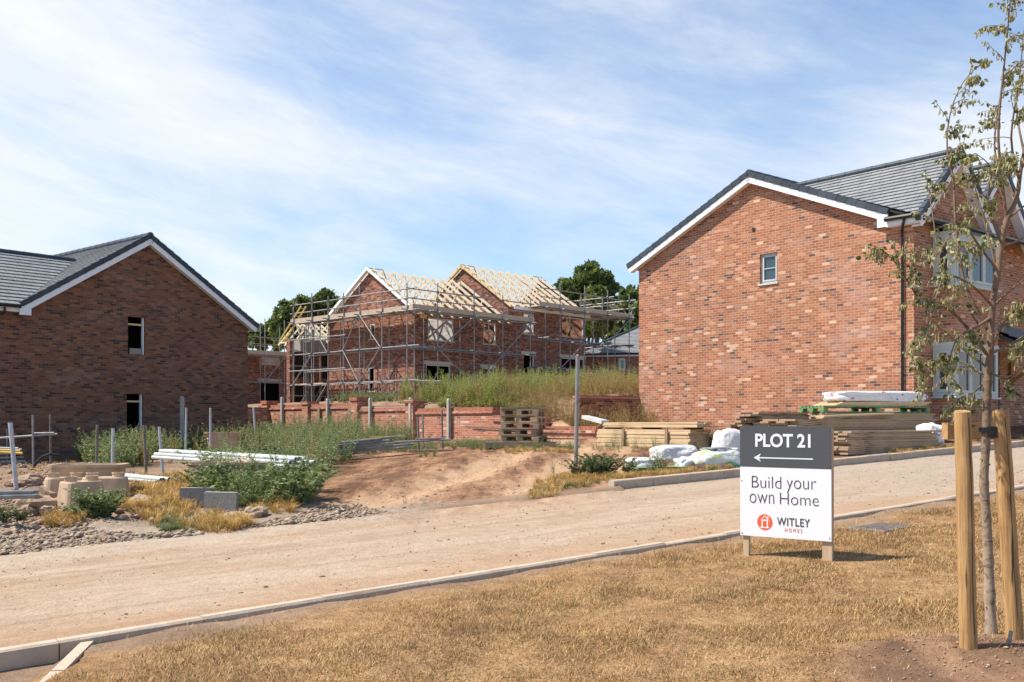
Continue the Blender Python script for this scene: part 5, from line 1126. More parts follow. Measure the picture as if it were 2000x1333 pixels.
# ------------------------------------------------------------------ posts and tubes standing in the yard
def tube_post(label, px, pt, pb, r=0.026, lean=0.0, mat='galv', Y=None, flare=False):
    b = G(px, pb) if Y is None else Vector(((px - 1000) / F * Y, Y, 0)); b.z = gz(b.x, b.y)
    top = P(px + lean, pt, b.y); r *= 1.15; mat = 'galv_post' if mat == 'galv' else mat; t = MB(); t.pipe(b - Zv * 0.1, top, r, 0.14, 12)
    m = t.build('steel_post', M[mat], None); m.data.transform(Matrix.Translation(-b)); m.location = b
    return tag(m, label, 'steel post', 'steel tubes standing in the yard')
POSTS = [('thick pale steel tube leaning left in front of the clay-coloured tubs', 33, 826, 958, 0.034, -13), ('short faint tube standing behind the tube rack at the far left', 51, 841, 882, 0.026, -6),
    ('rusty-topped steel tube standing behind the inverted tubs', 188, 830, 926, 0.026, 2, 'rust'), ('pale steel tube beside the rusty-topped tube, above the short white tubes', 219, 837, 932, 0.027, 2),
    ('dark leaning tube between the empty ground-floor window and the long white tubes', 286, 831, 927, 0.027, -5, 'rust'), ('pale tube leaning left at the left end of the long white tubes', 319, 834, 930, 0.027, -8),
    ('steel tube with a rusty tip just right of the leftmost concrete fence post', 362, 797, 899, 0.026, 2), ('upright steel tube standing halfway along the long white tubes', 411, 797, 900, 0.027, 0),
    ('tall grey steel tube in front of the concrete post at the house corner', 453, 786, 882, 0.028, 2), ('faint blue-grey tube poking out of weeds before the dark house wall', 419, 809, 868, 0.022, -2),
    ('short tube beside the dark house corner, before the shaded return wall', 486, 806, 862, 0.026, -2), ('tall tube leaning left before the shaded return wall, above the weeds', 502, 796, 888, 0.027, -7),
    ('dark short tube in front of the low grey tube stack', 695, 850, 880, 0.022, -1, 'rust')]
for p in POSTS: tube_post(*p)
# concrete fence posts along the wall
def fence_post_mesh(h):
    mb = MB(); a = 0.055; s = 0.02
    prof = [(-a, -a), (a, -a), (a, -s), (a - s, -s), (a - s, s), (a, s), (a, a), (-a, a), (-a, s), (-a + s, s), (-a + s, -s), (-a, -s)]
    n = len(prof); mb.add([(x, y, -0.2) for x, y in prof] + [(x, y, h) for x, y in prof] + [(x * .6, y * .6, h + 0.045) for x, y in prof],
        [tuple(range(n))[::-1]] + [(i, (i + 1) % n, n + (i + 1) % n, n + i) for i in range(n)] + [(n + i, n + (i + 1) % n, 2 * n + (i + 1) % n, 2 * n + i) for i in range(n)] + [tuple(range(2 * n, 3 * n))])
    return mb
FP = [('slotted concrete fence post before the dark brick house, leftmost of the row', 355.5, 775, 33.0), ('slotted concrete fence post behind a steel tube near the dark house corner', 458, 775, 37.0), ('slotted concrete fence post before the first wall panel right of the return wall', 551, 776, 0),
      ('slotted concrete fence post between the first two capped wall piers', 640, 779, 0), ('slotted concrete fence post between second and third wall piers, above the weeds', 723, 778, 0), ('slotted concrete fence post standing against the last capped wall pier', 802, 777, 0), ('slotted concrete fence post at the right end of the row, near the wall end', 876.5, 779, 0)]
for lab, px, pt, Y in FP:
    if not Y: q = Wp(wpx(px), 0.26, 0); Y = q.y
    b = Vector(((px - 1000) / F * Y, Y, 0)); b.z = gz(b.x, b.y); h = EYE - (pt - HZ) / F * Y - b.z - 0.04
    m = fence_post_mesh(h).build('fence_post', M['post_conc'], None, local=True); m.location = b; m.rotation_euler = (0, 0, math.atan2(-0.75, 0.66)); tag(m, lab, 'fence post', 'concrete fence posts along the wall')
for lab, px, y0, y1 in (('thin brown upright strip against the brick wall left of a concrete post', 624, 796, 835), ('thin pale upright strip against the wall beside the third capped pier', 684, 796, 838)):
    q = Wp(wpx(px), 0.05, 0); m2 = MB(); zt = EYE - (y0 - HZ) / F * q.y; m2.obox(V3(0, 0, 0), Wd * 0.16, Wn * 0.05, Zv * (zt - 0.3)); m = m2.build('upright_strip', M['old_wood'], None, local=True); m.location = (q.x, q.y, 0.3); tag(m, lab, 'batten')  # slim upright strips set against the wall face
b = G(1124.5, 909); lp = thing('steel_column', 'lone galvanised steel column beside the dirt track, leaning slightly right', 'steel column', b); mb = MB(); mb.tube(b - Zv * 0.1, P(1128.5, 698, b.y), 0.044, 16); mb.build('column', M['galv'], lp)
mb = MB(); t_ = P(1128.5, 698, b.y); mb.path([t_, t_ + Zv * 0.03, t_ + Zv * 0.06], [0.046, 0.044, 0.02], 14); mb.build('cap', M['rust'], lp)

# ------------------------------------------------------------------ tubes lying about
def loose(name, p, q, r, mat, label, cat, group, n=10, hollow=True):
    p, q = Vector(p), Vector(q); mb = MB(); (mb.pipe if hollow else mb.tube)(V3(0, 0, 0), q - p, r, **({'t': 0.16, 'n': n} if hollow else {'n': n}))
    o = mb.build(name, M[mat], None, local=True); o.location = p; return tag(o, label, cat, group)
def bundle(name, p, q, r, rows, mat, label, cat, group, jit=0.15, spread=1.0):
    """tubes nested side by side in rows, bottom row first"""
    p, q = Vector(p), Vector(q); d = (q - p).normalized(); side = d.cross(Zv).normalized(); up = side.cross(d)
    for k, n in enumerate(rows):
        for i in range(n):
            off = side * ((i - (n - 1) / 2) * 2.06 * r * spread + (r if k % 2 else 0) * 0.0) + up * (k * 1.78 * r)
            e = d * random.uniform(-jit, jit); loose(name, p + off + e, q + off + e + side * random.uniform(-r, r) * 0.6, r, mat, label, cat, group)
bundle('plastic_tube', P(322, 893, 18.0), P(590, 911, 14.6), 0.031, (7, 6, 4), 'duct', 'long pale tube in the bundle resting across the mortar tub', 'tube', 'long pale tubes across the tub', 0.10)
a, b = G(222, 938), G(322, 944); bundle('plastic_tube', a + Zv * 0.06, b + Zv * 0.06 + V3(0.3, -0.8, 0), 0.030, (5, 4), 'duct', 'short pale tube lying in dry grass right of the inverted tubs', 'tube', 'short pale tubes in the grass', 0.12)
bundle('scaffold_tube', P(-90, 972, 11.8), P(62, 969, 12.3), 0.027, (4, 3), 'galv', 'steel tube in the bundle resting on the boulder at the left edge', 'tube', 'tubes on the boulder', 0.10, 1.02)
# left rack and its stack
rk = thing('tube_rack', 'steel tube rack with two tall uprights against the dark house, left edge', 'rack', G(82, 913))
for px, pt, pb in ((65, 811, 914), (99, 809, 910), (14, 838, 905)):
    b = G(px, pb); m2 = MB(); m2.tube(b - Zv * 0.1, P(px - 1, pt, b.y), 0.026, 10); m2.build('upright', M['rust'] if px > 90 else M['galv'], rk)
yr = G(82, 913).y
for (x0, y0, x1, y1) in ((-30, 858, 112, 848), (66, 847, 106, 846)): m2 = MB(); m2.tube(P(x0, y0, yr), P(x1, y1, yr), 0.026, 10); m2.build('rail', M['galv'], rk)
for k in range(4):
    yb = 903 - k * 7.5; bundle('scaffold_tube', P(-60, yb, yr + 0.5), P(38 - 3 * k, yb - 2, yr + 0.7), 0.027, (4,), 'galv', 'steel tube in the stack under the left tube rack', 'tube', 'tubes under the left rack', 0.2)
for k in range(3): loose('scaffold_tube', P(-60, 874 + 3 * k, yr + 0.1 * k), P(36 + 4 * k, 876 + 5 * k, yr + 0.1 * k), 0.03, 'yellow' if k else 'duct', ('pale tube resting along the top of the left rack stack', 'yellow-ended tube upper of two on the left rack stack', 'yellow-ended tube lower of two on the left rack stack')[k], 'tube', None)
# right rack by the wall
q = Wp(wpx(770), 0, 0); rY = 25.8
r2k = thing('tube_rack', 'low steel tube rack with four uprights before the wall end, right of the weeds', 'rack', G(820, 882))
for px, pt, pb, m_ in ((781, 804, 866, 'galv'), (818, 814, 884, 'rust'), (827, 810, 880, 'galv'), (864.5, 801, 880, 'rust')):
    b = G(px, pb); m2 = MB(); m2.tube(b - Zv * 0.1, P(px - 1.5, pt, b.y), 0.026, 10); m2.build('upright', M[m_], r2k)
for (x0, y0, x1, y1) in ((770, 864, 880, 859), (812, 858, 868, 857)): m2 = MB(); m2.tube(P(x0, y0, rY - 1.5), P(x1, y1, rY - 1.2), 0.026, 10); m2.build('rail', M['galv'], r2k)
for x0, y0 in ((822, 883), (862, 882)): b = G(x0, y0); m2 = MB(); m2.obox(b - V3(.3, .1, 0), V3(0.6, 0.05, 0), V3(0, 0.22, 0), Zv * 0.05); m2.build('sole_board', M['board_wood'], r2k)
for k in range(5):
    yb = 884 - k * 5.0; bundle('scaffold_tube', P(652 + 6 * k, yb, 24.2), P(800 - 8 * k, yb - 10, 24.8), 0.026, (3,), 'galv', 'grey steel tube in the low stack before the brick wall', 'tube', 'tubes stacked before the brick wall', 0.5, 1.3)
q0, q1 = P(720, 855.5, 24.6), P(792, 854.5, 24.9); m2 = MB(); m2.obox(V3(0, 0, 0), q1 - q0, V3(0, 0.22, 0), Zv * 0.03); o_ = m2.build('yellow_board', M['yellow'], None, local=True); o_.location = q0; tag(o_, 'yellow board lying on top of the low grey tube stack', 'board')
# blue drum and black hose by the dark house
b = G(117, 884); bd_ = thing('blue_drum', 'blue plastic drum leaning in the weeds before the dark brick house', 'drum', b); mb = MB(); ax_ = Vector((-0.22, 0, 1)).normalized(); c = P(119, 880, b.y)
mb.path([c, c + ax_ * 0.02, c + ax_ * 0.10, c + ax_ * 0.11, c + ax_ * 0.12, c + ax_ * 0.33, c + ax_ * 0.35], [0.09, 0.115, 0.12, 0.126, 0.12, 0.12, 0.10], 16); mb.build('body', M['blue'], bd_); mb = MB(); mb.tube(c + ax_ * 0.35, c + ax_ * 0.37, 0.095, 16); mb.build('lid', M['blue'], bd_)
hb = G(68, 915); ho = MB(); ho.path([P(66, 914, hb.y), P(72, 902, hb.y), P(82, 893, hb.y + .05), P(96, 888, hb.y + .1), P(112, 889, hb.y + .2), P(126, 895, hb.y + .3)], [0.035] * 6, 10); tag(ho.build('black_hose', M['gutter']), 'black corrugated hose arching over rubble behind the big tub', 'hose')

# ------------------------------------------------------------------ tubs, blocks, boulders
def ring_box(mb, w0, d0, w1, d1, z0, z1, rr=0.10, n=5):
    def loop(w_, d_, z):
        r = min(w_, d_) * rr * 2; pts = []
        for cx, cy, a0 in ((w_ / 2 - r, d_ / 2 - r, 0), (-w_ / 2 + r, d_ / 2 - r, 90), (-w_ / 2 + r, -d_ / 2 + r, 180), (w_ / 2 - r, -d_ / 2 + r, 270)):
            for i in range(n): a = R(a0 + 90 * i / (n - 1)); pts.append((cx + r * math.cos(a), cy + r * math.sin(a), z))
        return pts
    return loop(w0, d0, z0), loop(w1, d1, z1)
def skin(mb, loops, cap0=True, cap1=False):
    n = len(loops[0]); k = len(mb.v); mb.v.extend(p for l in loops for p in l)
    for i in range(len(loops) - 1):
        for j in range(n): mb.f.append((k + i * n + j, k + i * n + (j + 1) % n, k + (i + 1) * n + (j + 1) % n, k + (i + 1) * n + j))
    if cap0: mb.f.append(tuple(k + j for j in reversed(range(n))))
    if cap1: mb.f.append(tuple(k + (len(loops) - 1) * n + j for j in range(n)))
def open_tub(label, loc, w_, d_, h, rz, fill=None, mat='tub'):
    t = thing('mortar_tub', label, 'tub', loc, rz); mb = MB(); L = lambda w1, d1, z: ring_box(mb, w1, d1, w1, d1, z, z)[0]
    skin(mb, [L(w_ * .80, d_ * .80, 0), L(w_ * .97, d_ * .97, h - 0.05), L(w_ * 1.05, d_ * 1.05, h - 0.045), L(w_ * 1.06, d_ * 1.06, h), L(w_ * .96, d_ * .96, h), L(w_ * .92, d_ * .92, h - 0.06), L(w_ * .78, d_ * .78, 0.05)], True, True)
    mb.build('shell', M[mat], t, local=True, smooth=False)
    if fill:
        m2 = MB(); m2.add([], []); n = 16; gridv = []
        for i in range(n + 1):
            for j in range(n + 1):
                x, y = (i / n - .5) * w_ * .92, (j / n - .5) * d_ * .90; e = min(1, 4 * min(i / n, 1 - i / n, j / n, 1 - j / n)); gridv.append((x, y, h * 0.72 + e * (0.10 + 0.16 * mnoise.noise(Vector((x * 5, y * 5, fill))))))
        m2.add(gridv, [(i * (n + 1) + j, (i + 1) * (n + 1) + j, (i + 1) * (n + 1) + j + 1, i * (n + 1) + j + 1) for i in range(n) for j in range(n)]); m2.build('set_mortar', M['mortar'], t, local=True, smooth=True)
    return t
p = G(124, 985); open_tub('open empty tub of dusty pinkish plastic behind the inverted tubs', (p.x, p.y + 0.9, p.z - 0.05), 1.02, 0.75, 0.60, 0.12, None, 'tub_pale')
p = G(468, 962); open_tub('orange-brown tub filled with set mortar, carrying the long pale tubes', P(466, 948, 15.4) - Zv * 0.03, 1.26, 0.9, 0.40, -0.15, 3.0)
p = P(440, 880, 30.0); p.z = gz(p.x, p.y); open_tub('orange-brown mortar tub standing in far weeds before the dark house corner', (p.x, p.y, p.z), 1.05, 0.8, 0.72, 0.1, 7.0)
def turned_tub(label, loc, w_, d_, h, rz):
    t = thing('inverted_tub', label, 'tub', loc, rz, 'tubs turned upside down'); mb = MB(); L = lambda w1, d1, z: ring_box(mb, w1, d1, w1, d1, z, z, 0.14)[0]
    skin(mb, [L(w_ * 1.04, d_ * 1.04, 0), L(w_ * 1.04, d_ * 1.04, 0.05), L(w_, d_, 0.055), L(w_ * .86, d_ * .86, h - 0.02), L(w_ * .82, d_ * .82, h)], False, True); mb.build('shell', M['tub_pale'], t, local=True)
    for sx_ in (-1, 1):
        m2 = MB(); cx = sx_ * w_ * 0.26; L2 = lambda r1, z: [(cx + r1 * math.cos(a * math.pi / 6), r1 * 0.8 * math.sin(a * math.pi / 6), z) for a in range(12)]
        skin(m2, [L2(0.085, h), L2(0.082, h + 0.05), L2(0.092, h + 0.05), L2(0.092, h + 0.068), L2(0.07, h + 0.068), L2(0.066, h + 0.01)], False, True); m2.build('lug', M['tub_pale'], t, local=True)
for lab, px, py, w_, d_, h, rz in (('pale inverted tub at the left of the upside-down group, behind the boulder', 112, 984, 0.62, 0.44, 0.40, 0.5), ('pale inverted tub nearest the road among the upside-down group', 143, 1000, 0.58, 0.42, 0.42, 0.9), ('inverted tub partly hidden by the green bush, right of the upside-down group', 192, 984, 0.70, 0.46, 0.40, 0.15)):
    p = G(px, py); turned_tub(lab, (p.x, p.y + 0.25, p.z - 0.03), w_, d_, h, rz)
def rock_mesh(r, seed, flatz=0.75, sub=3, amp=0.35):
    bm = bmesh.new(); bmesh.ops.create_icosphere(bm, subdivisions=sub, radius=1)
    for v in bm.verts:
        c = v.co * 1.0; k = 1 + amp * mnoise.noise(c * 1.1 + Vector((seed * 7.3, 1, 2))) + amp * 0.6 * mnoise.noise(c * 2.6 + Vector((seed, 9, 2))) - amp * 0.7 * abs(mnoise.noise(c * 3.6 + Vector((2, seed, 4)))); v.co = c * k * r; v.co.z *= flatz
    me = bpy.data.meshes.new('boulder'); bm.to_mesh(me); bm.free(); return me
for lab, px, py, r, fz in (('large brown boulder supporting tubes before the inverted tubs', 78, 1000, 0.34, 0.66), ('split reddish stone at the foot of the large brown boulder', 93, 1006, 0.12, 0.9), ('dark stones tucked under the large brown boulder', 50, 1010, 0.17, 0.7), ('weathered grey clod on the mound between bush and concrete blocks', 273, 988, 0.20, 0.55),
        ('knobbly grey rock right of the concrete blocks', 494, 1012, 0.17, 0.65), ('brown rock half buried in rubble at the left edge', 78, 1062, 0.09, 0.7), ('pale broken stone slab behind the concrete blocks', 480, 972, 0.2, 0.5), ('flat brown stone heap behind the tall leaning tube', 50, 950, 0.3, 0.5), ('small dark stone in the rubble by the road edge', 208, 1058, 0.08, 0.6)):
    b = G(px, py); o_ = link_mesh('boulder', rock_mesh(r, px * 0.37, fz), M['rock'] if px not in (273, 494, 480) else M['grey_rock']); o_.location = (b.x, b.y, b.z + r * fz * 0.45); tag(o_, lab, 'rock')
for lab, px, py, yw, dz in (('grey concrete block behind another one on the dry grass mound', 384, 990, 0.12, 0.0), ('grey concrete block standing in front on the dry grass mound', 432, 1000, -0.06, 0.0)):
    b = G(px, py); mb = MB(); mb.box(-0.22, 0.22, -0.05, 0.05, 0, 0.262)
    o_ = mb.build('concrete_block', M['blockgrey'], None, local=True); o_.location = (b.x, b.y, b.z - 0.0); o_.rotation_euler = (0.03, 0.02, yw); tag(o_, lab, 'block')

# ------------------------------------------------------------------ timber
def board_stack(label, group, name, p, d, L, layers, w_=0.215, t_=0.046, mat='board_wood', jl=0.05, jw=0.01, yaw=0.0):
    """layers: boards across in each layer; every board its own object"""
    p = Vector(p); d = Vector(d).normalized(); sd = Zv.cross(d); z = 0
    proto = MB(); proto.obox(V3(0, -w_ / 2, 0), V3(L, 0, 0), V3(0, w_ * 0.98, 0), V3(0, 0, t_ * 0.96)); pr = None
    for k, n in enumerate(layers):
        for i in range(n):
            if pr is None: pr = proto.build(name, M[mat], None, local=True); o_ = pr; tag(o_, label, 'board', group)
            else: o_ = pr.copy(); COL.objects.link(o_)
            o_.location = p + d * random.uniform(-jl, jl) + sd * ((i + 0.5) * w_ + random.uniform(-jw, jw)) + Zv * z; o_.rotation_euler = (0, random.uniform(-.002, .002), math.atan2(d.y, d.x) + yaw + random.uniform(-.006, .006))
        z += t_
    return z
# stack on the bank side: pale boards facing the road
a, b = G(1166, 872), G(1346, 878); dA = Vector((b.x - a.x, b.y - a.y, 0)); LA = dA.length; zA = min(a.z, b.z) - 0.02
h1 = board_stack('pale board in the strapped stack below the left corner of the finished house', 'boards in the strapped stack', 'timber_board', (a.x, a.y, zA + 0.05), dA, LA, [3] * 10, 0.22, 0.042, 'board_pale', 0.03, 0.006)
board_stack('pale board slid right on top of the strapped stack', 'boards on top of the strapped stack', 'timber_board', Vector((a.x, a.y, zA + 0.05 + h1 + 0.045)) + dA.normalized() * 0.25, dA, LA, [3, 2, 2], 0.22, 0.042, 'board_pale', 0.06, 0.01)
dn_ = dA.normalized(); sdn = Vector((dn_.y, -dn_.x, 0))
for lab, u in (('dark upright batten strapped to the left part of the board stack', 0.31), ('dark upright batten strapped to the right part of the board stack', 0.775)):
    m2 = MB(); m2.obox(Vector((a.x, a.y, zA)) + dn_ * LA * u + sdn * 0.03, dn_ * 0.09, sdn * 0.03, Zv * (h1 + 0.06)); tag(m2.build('upright_strip', M['old_wood']), lab, 'batten')
for k, u in enumerate((0.06, 0.5, 0.93)):
    m2 = MB(); m2.obox(Vector((a.x, a.y, zA + 0.05 + h1)) + dn_ * LA * u - sdn * 0.62, dn_ * 0.07, sdn * 0.60, Zv * 0.043); tag(m2.build('spacer_batten', M['old_wood']), 'dark spacer batten between layers of the strapped board stack', 'batten', 'spacers in the strapped stack')
# piles on the right, in front of the bay: front pile along the kerb, rear pile higher
f0, f1 = SN(0, 0), None
pe = G(1660, 892); qe = G(1850, 878); dB = Vector((VX, VY, 0.03)); q0 = Vector((pe.x, pe.y, pe.z + 0.03)) + V3(*(-VY, VX), 0) * 0.05
LB = 3.75
hB_ = board_stack('weathered scaffold board in the low front pile right of the sign', 'boards in the low front pile', 'scaffold_board', q0, dB, LB, [4] * 11, 0.225, 0.045, 'board_wood', 0.13, 0.02)
q1 = q0 + V3(-VY, VX, 0) * 1.0 - dB * 0.25
board_stack('weathered scaffold board in the tall middle pile behind the low front pile', 'boards in the tall middle pile', 'scaffold_board', q1, dB, 3.9, [4] * 17, 0.225, 0.045, 'board_wood', 0.20, 0.025)
tp_ = q1 + Zv * (17 * 0.045)
o_ = MB(); o_.obox(tp_ + dB * 0.9 + Zv * 0.004, dB.normalized() * 2.9, V3(-VY, VX, 0) * 0.22, Zv * 0.04); tag(o_.build('scaffold_board', M['board_pale']), 'single clean board lying askew on the tall middle pile', 'board')
q2 = Vector(((1478 - 1000) / F * 23.2, 23.2, 0)); q2.z = gz(q2.x + 1, q2.y + 0.4); dR = V3(math.cos(R(25)), math.sin(R(25)), 0.01)
board_stack('long scaffold board in the rear pile reaching left beyond the sign', 'boards in the rear pile', 'scaffold_board', q2 + Zv * 0.02, dR, 4.3, [4] * 14 + [3, 2], 0.225, 0.048, 'board_wood', 0.30, 0.04)
def pallet(label, loc, rz, mat='old_wood', w_=1.2, d_=1.0, group='pallets in the stack', cat='pallet'):
    t = thing('pallet', label, cat, loc, rz, group)
    m2 = MB()
    for i in range(7): m2.box(-w_ / 2, w_ / 2, -d_ / 2 + i * d_ / 7 + 0.008, -d_ / 2 + (i + 1) * d_ / 7 - 0.022, 0.127, 0.162)
    m2.build('top_deck', M[mat], t, local=True)
    m2 = MB()
    for x in (-w_ / 2, -0.07, w_ / 2 - 0.14): m2.box(x, x + 0.14, -d_ / 2, d_ / 2, 0.101, 0.126)
    m2.build('stringer_boards', M[mat], t, local=True)
    m2 = MB()
    for y in (-d_ / 2, -0.05, d_ / 2 - 0.1): m2.box(-w_ / 2, w_ / 2, y, y + 0.1, 0.0, 0.032)
    m2.build('bottom_deck', M[mat], t, local=True)
    for x in (-w_ / 2, -0.07, w_ / 2 - 0.14):
        for y in (-d_ / 2, -0.07, d_ / 2 - 0.14): m2 = MB(); m2.box(x + 0.001, x + 0.139, y + .001, y + 0.139, 0.033, 0.100); m2.build('block', M[mat], t, local=True)
    return t
b = G(1026, 874); zP = b.z; rp = random.Random(2)
m2 = MB(); m2.obox(Vector((b.x - 1.0, b.y - 0.25, zP - 0.02)), V3(1.75, 0.1, 0), V3(0, 0.7, 0), Zv * 0.15); tag(m2.build('timber_bearer', M['old_wood']), 'broad dark timber base under the pallet stack', 'timber'); zP += 0.13
PLB = ('lowest pallet of the stack beside the dirt track', 'second pallet from the ground in the stack by the track', 'third pallet from the ground in the stack by the track', 'fourth pallet from the ground, darker, in the stack by the track', 'topmost crooked pallet of the stack beside the dirt track')
for k in range(5):
    pallet(PLB[k], (b.x - 0.06 + rp.uniform(-.05, .05), b.y + 0.35 + rp.uniform(-.04, .04), zP), rp.uniform(-.05, .05) - 0.26, 'old_wood' if k != 3 else 'board_wood', 0.98, 0.85); zP += 0.166
for k, (lab, dx_, yw) in enumerate((('dark plank across the top of the pallet stack, left of two', -0.12, 0.06), ('dark plank across the top of the pallet stack, right of two', 0.1, -0.05))):
    m2 = MB(); m2.box(-0.5, 0.5, -0.2, 0.2, 0, 0.05); o_ = m2.build('plank', M['old_wood'], None, local=True); o_.location = (b.x + dx_, b.y + 0.15 + 0.42 * k, zP + 0.003); o_.rotation_euler = (0, 0, yw); tag(o_, lab, 'plank')
for lab, x0, x1, y0, y1 in (('long grey plank sticking out left of the pallet stack', 902, 1000, 834, 838), ('shorter plank sticking out left, lower beside the pallet stack', 925, 1005, 839, 843), ('upper thin plank sticking out right of the pallet stack', 1055, 1108, 838, 839), ('lower plank sticking out right of the pallet stack', 1050, 1094, 846, 847), ('dark plank lying low across weeds right of the pallets', 1062, 1145, 857, 858)):
    p0, p1 = P(x0, y0, b.y + 0.5), P(x1, y1, b.y + 0.2); m2 = MB(); m2.beam(p0, p1, 0.2, 0.032); tag(m2.build('plank', M['old_wood']), lab, 'plank')
for x0, x1, y0, y1, lab in ((670, 742, 898, 893, 'thin pale lath lying at the edge of weeds by the track'),):
    p0, p1 = G(x0, y0), G(x1, y1); m2 = MB(); m2.beam(p0 + Zv * 0.03, p1 + Zv * 0.03, 0.08, 0.02); tag(m2.build('lath', M['pale_wood']), lab, 'lath')
# green pallet and wrapped pack on top of the rear pile
cg = Vector(((1690 - 1000) / F * 24.4, 24.4, 0)); zt = EYE - (805 - HZ) / F * 24.4; sR = V3(-dR.y, dR.x, 0).normalized(); dB0, dB = dB, dR.normalized()
u0 = cg - dB * 1.65 - sR * 0.45; u0.z = gz(u0.x + 1.2, u0.y + 0.6); nl = int((zt - u0.z - 0.02) / 0.047)
board_stack('weathered scaffold board in the pile carrying the green-edged pallet', 'boards under the green-edged pallet', 'scaffold_board', u0, dB, 3.5, [4] * nl, 0.225, 0.047, 'board_wood', 0.12, 0.015); zt = u0.z + nl * 0.047 + 0.004
gp = pallet('green-edged pallet lying on the rear board pile before the bay window', (cg.x, cg.y, zt), R(25), 'green_paint', 3.4, 0.85, None)
m2 = MB()
for k in range(4): m2.obox(Vector((cg.x, cg.y, zt + 0.163 + k * 0.026)) - dB.normalized() * (1.35 - 0.08 * k) - sR * 0.40, dB * 2.9, sR * 0.8, Zv * 0.024)
tag(m2.build('sheet_pack', M['board_pale']), 'pack of thin pale sheets lying on the green-edged pallet', 'sheet pack')
def sack(label, c, L, W, Hh, rz, mat, seed, cat='sack', fold=0.15, sub=5, name='wrapped_sack', box=0.55):
    bm = bmesh.new(); bmesh.ops.create_icosphere(bm, subdivisions=sub, radius=1)
    for v in bm.verts:
        x, y, z = v.co; f = lambda a: math.copysign(abs(a) ** box, a)
        q = Vector((f(x), f(y), f(z))); nz = mnoise.noise(q * 1.5 + Vector((seed, 2, 3))); n2 = abs(mnoise.noise(q * 3.2 + Vector((seed, seed, 5)))); n3 = mnoise.noise(q * 8 + Vector((1, seed, 0)))
        k = 1 + fold * nz - fold * 0.45 * n2 + 0.012 * n3; q = q * k; v.co = Vector((q.x * L / 2, q.y * W / 2, max(q.z, -0.72) * Hh / 1.72 + Hh * 0.42))
    me = bpy.data.meshes.new(name); bm.to_mesh(me); bm.free(); me.polygons.foreach_set('use_smooth', [True] * len(me.polygons))
    o_ = link_mesh(name, me, M[mat]); o_.location = c; o_.rotation_euler = (0, 0, rz); return tag(o_, label, cat)
ra_ = math.atan2(VY, VX)
sack('white wrapped pack with red and blue print lying on top of the board pile', Vector((cg.x, cg.y, zt + 0.27)) + dB * 0.35, 3.0, 0.75, 0.26, R(25), 'bag_blue', 4.0, 'wrapped pack', 0.12, box=0.42)
dB = dB0; b = q0 + dB * (LB + 0.32) + V3(-VY, VX, 0) * 0.4; sack('crumpled white and blue plastic bag at the right end of the front board pile', Vector((b.x, b.y, gz(b.x, b.y))), 0.45, 0.6, 0.52, 0.4, 'bag_blue', 9.0, 'bag', 0.3)
def gsack(label, px, py, *a, **k): b = G(px, py); return sack(label, (b.x, b.y + 0.2, b.z - 0.02), *a, **k)
gsack('flat white sack with faint red stripe, lower left of the sacks by the kerb', 1256, 913, 0.62, 0.5, 0.20, 0.1, 'bag', 2.0)
gsack('plump pinkish white sack lying behind the flat striped sack', 1318, 900, 0.95, 0.6, 0.33, 0.12, 'bag', 5.0)
gsack('clear crumpled sack in front, between the striped and the green-printed sacks', 1342, 915, 0.36, 0.35, 0.22, 0.4, 'bag', 12.0, fold=0.3)
gsack('white sack with green print under torn grey wrapping, left of the sign', 1405, 914, 0.85, 0.6, 0.34, 0.25, 'bag_green', 7.0)
gsack('tall white sack heaped behind the green-printed one, half behind the sign', 1432, 897, 0.7, 0.6, 0.62, 0.3, 'bag', 15.0, fold=0.12)
b = G(1405, 914); sack('torn grey plastic wrapping crumpled on the green-printed sack', (b.x + 0.05, b.y + 0.25, b.z + 0.27), 0.75, 0.42, 0.10, 0.3, 'bag_grey', 21.0, 'plastic wrap', 0.5)
b = G(1300, 918); m2 = MB(); m2.obox(Vector((b.x - 0.5, b.y, b.z)), V3(1.0, 0.1, 0.02), V3(-.05, 0.5, 0), Zv * 0.035); tag(m2.build('pallet_board', M['green_paint']), 'green painted board under the flat striped sack', 'board')
p0, p1 = P(1143, 815, 29.5), P(1182, 825, 27.8); m2 = MB(); m2.beam(p0, p1, 0.22, 0.10); tag(m2.build('pale_duct', M['duct']), 'pale grey duct length sloping out of dry weeds by the dark wall', 'duct')

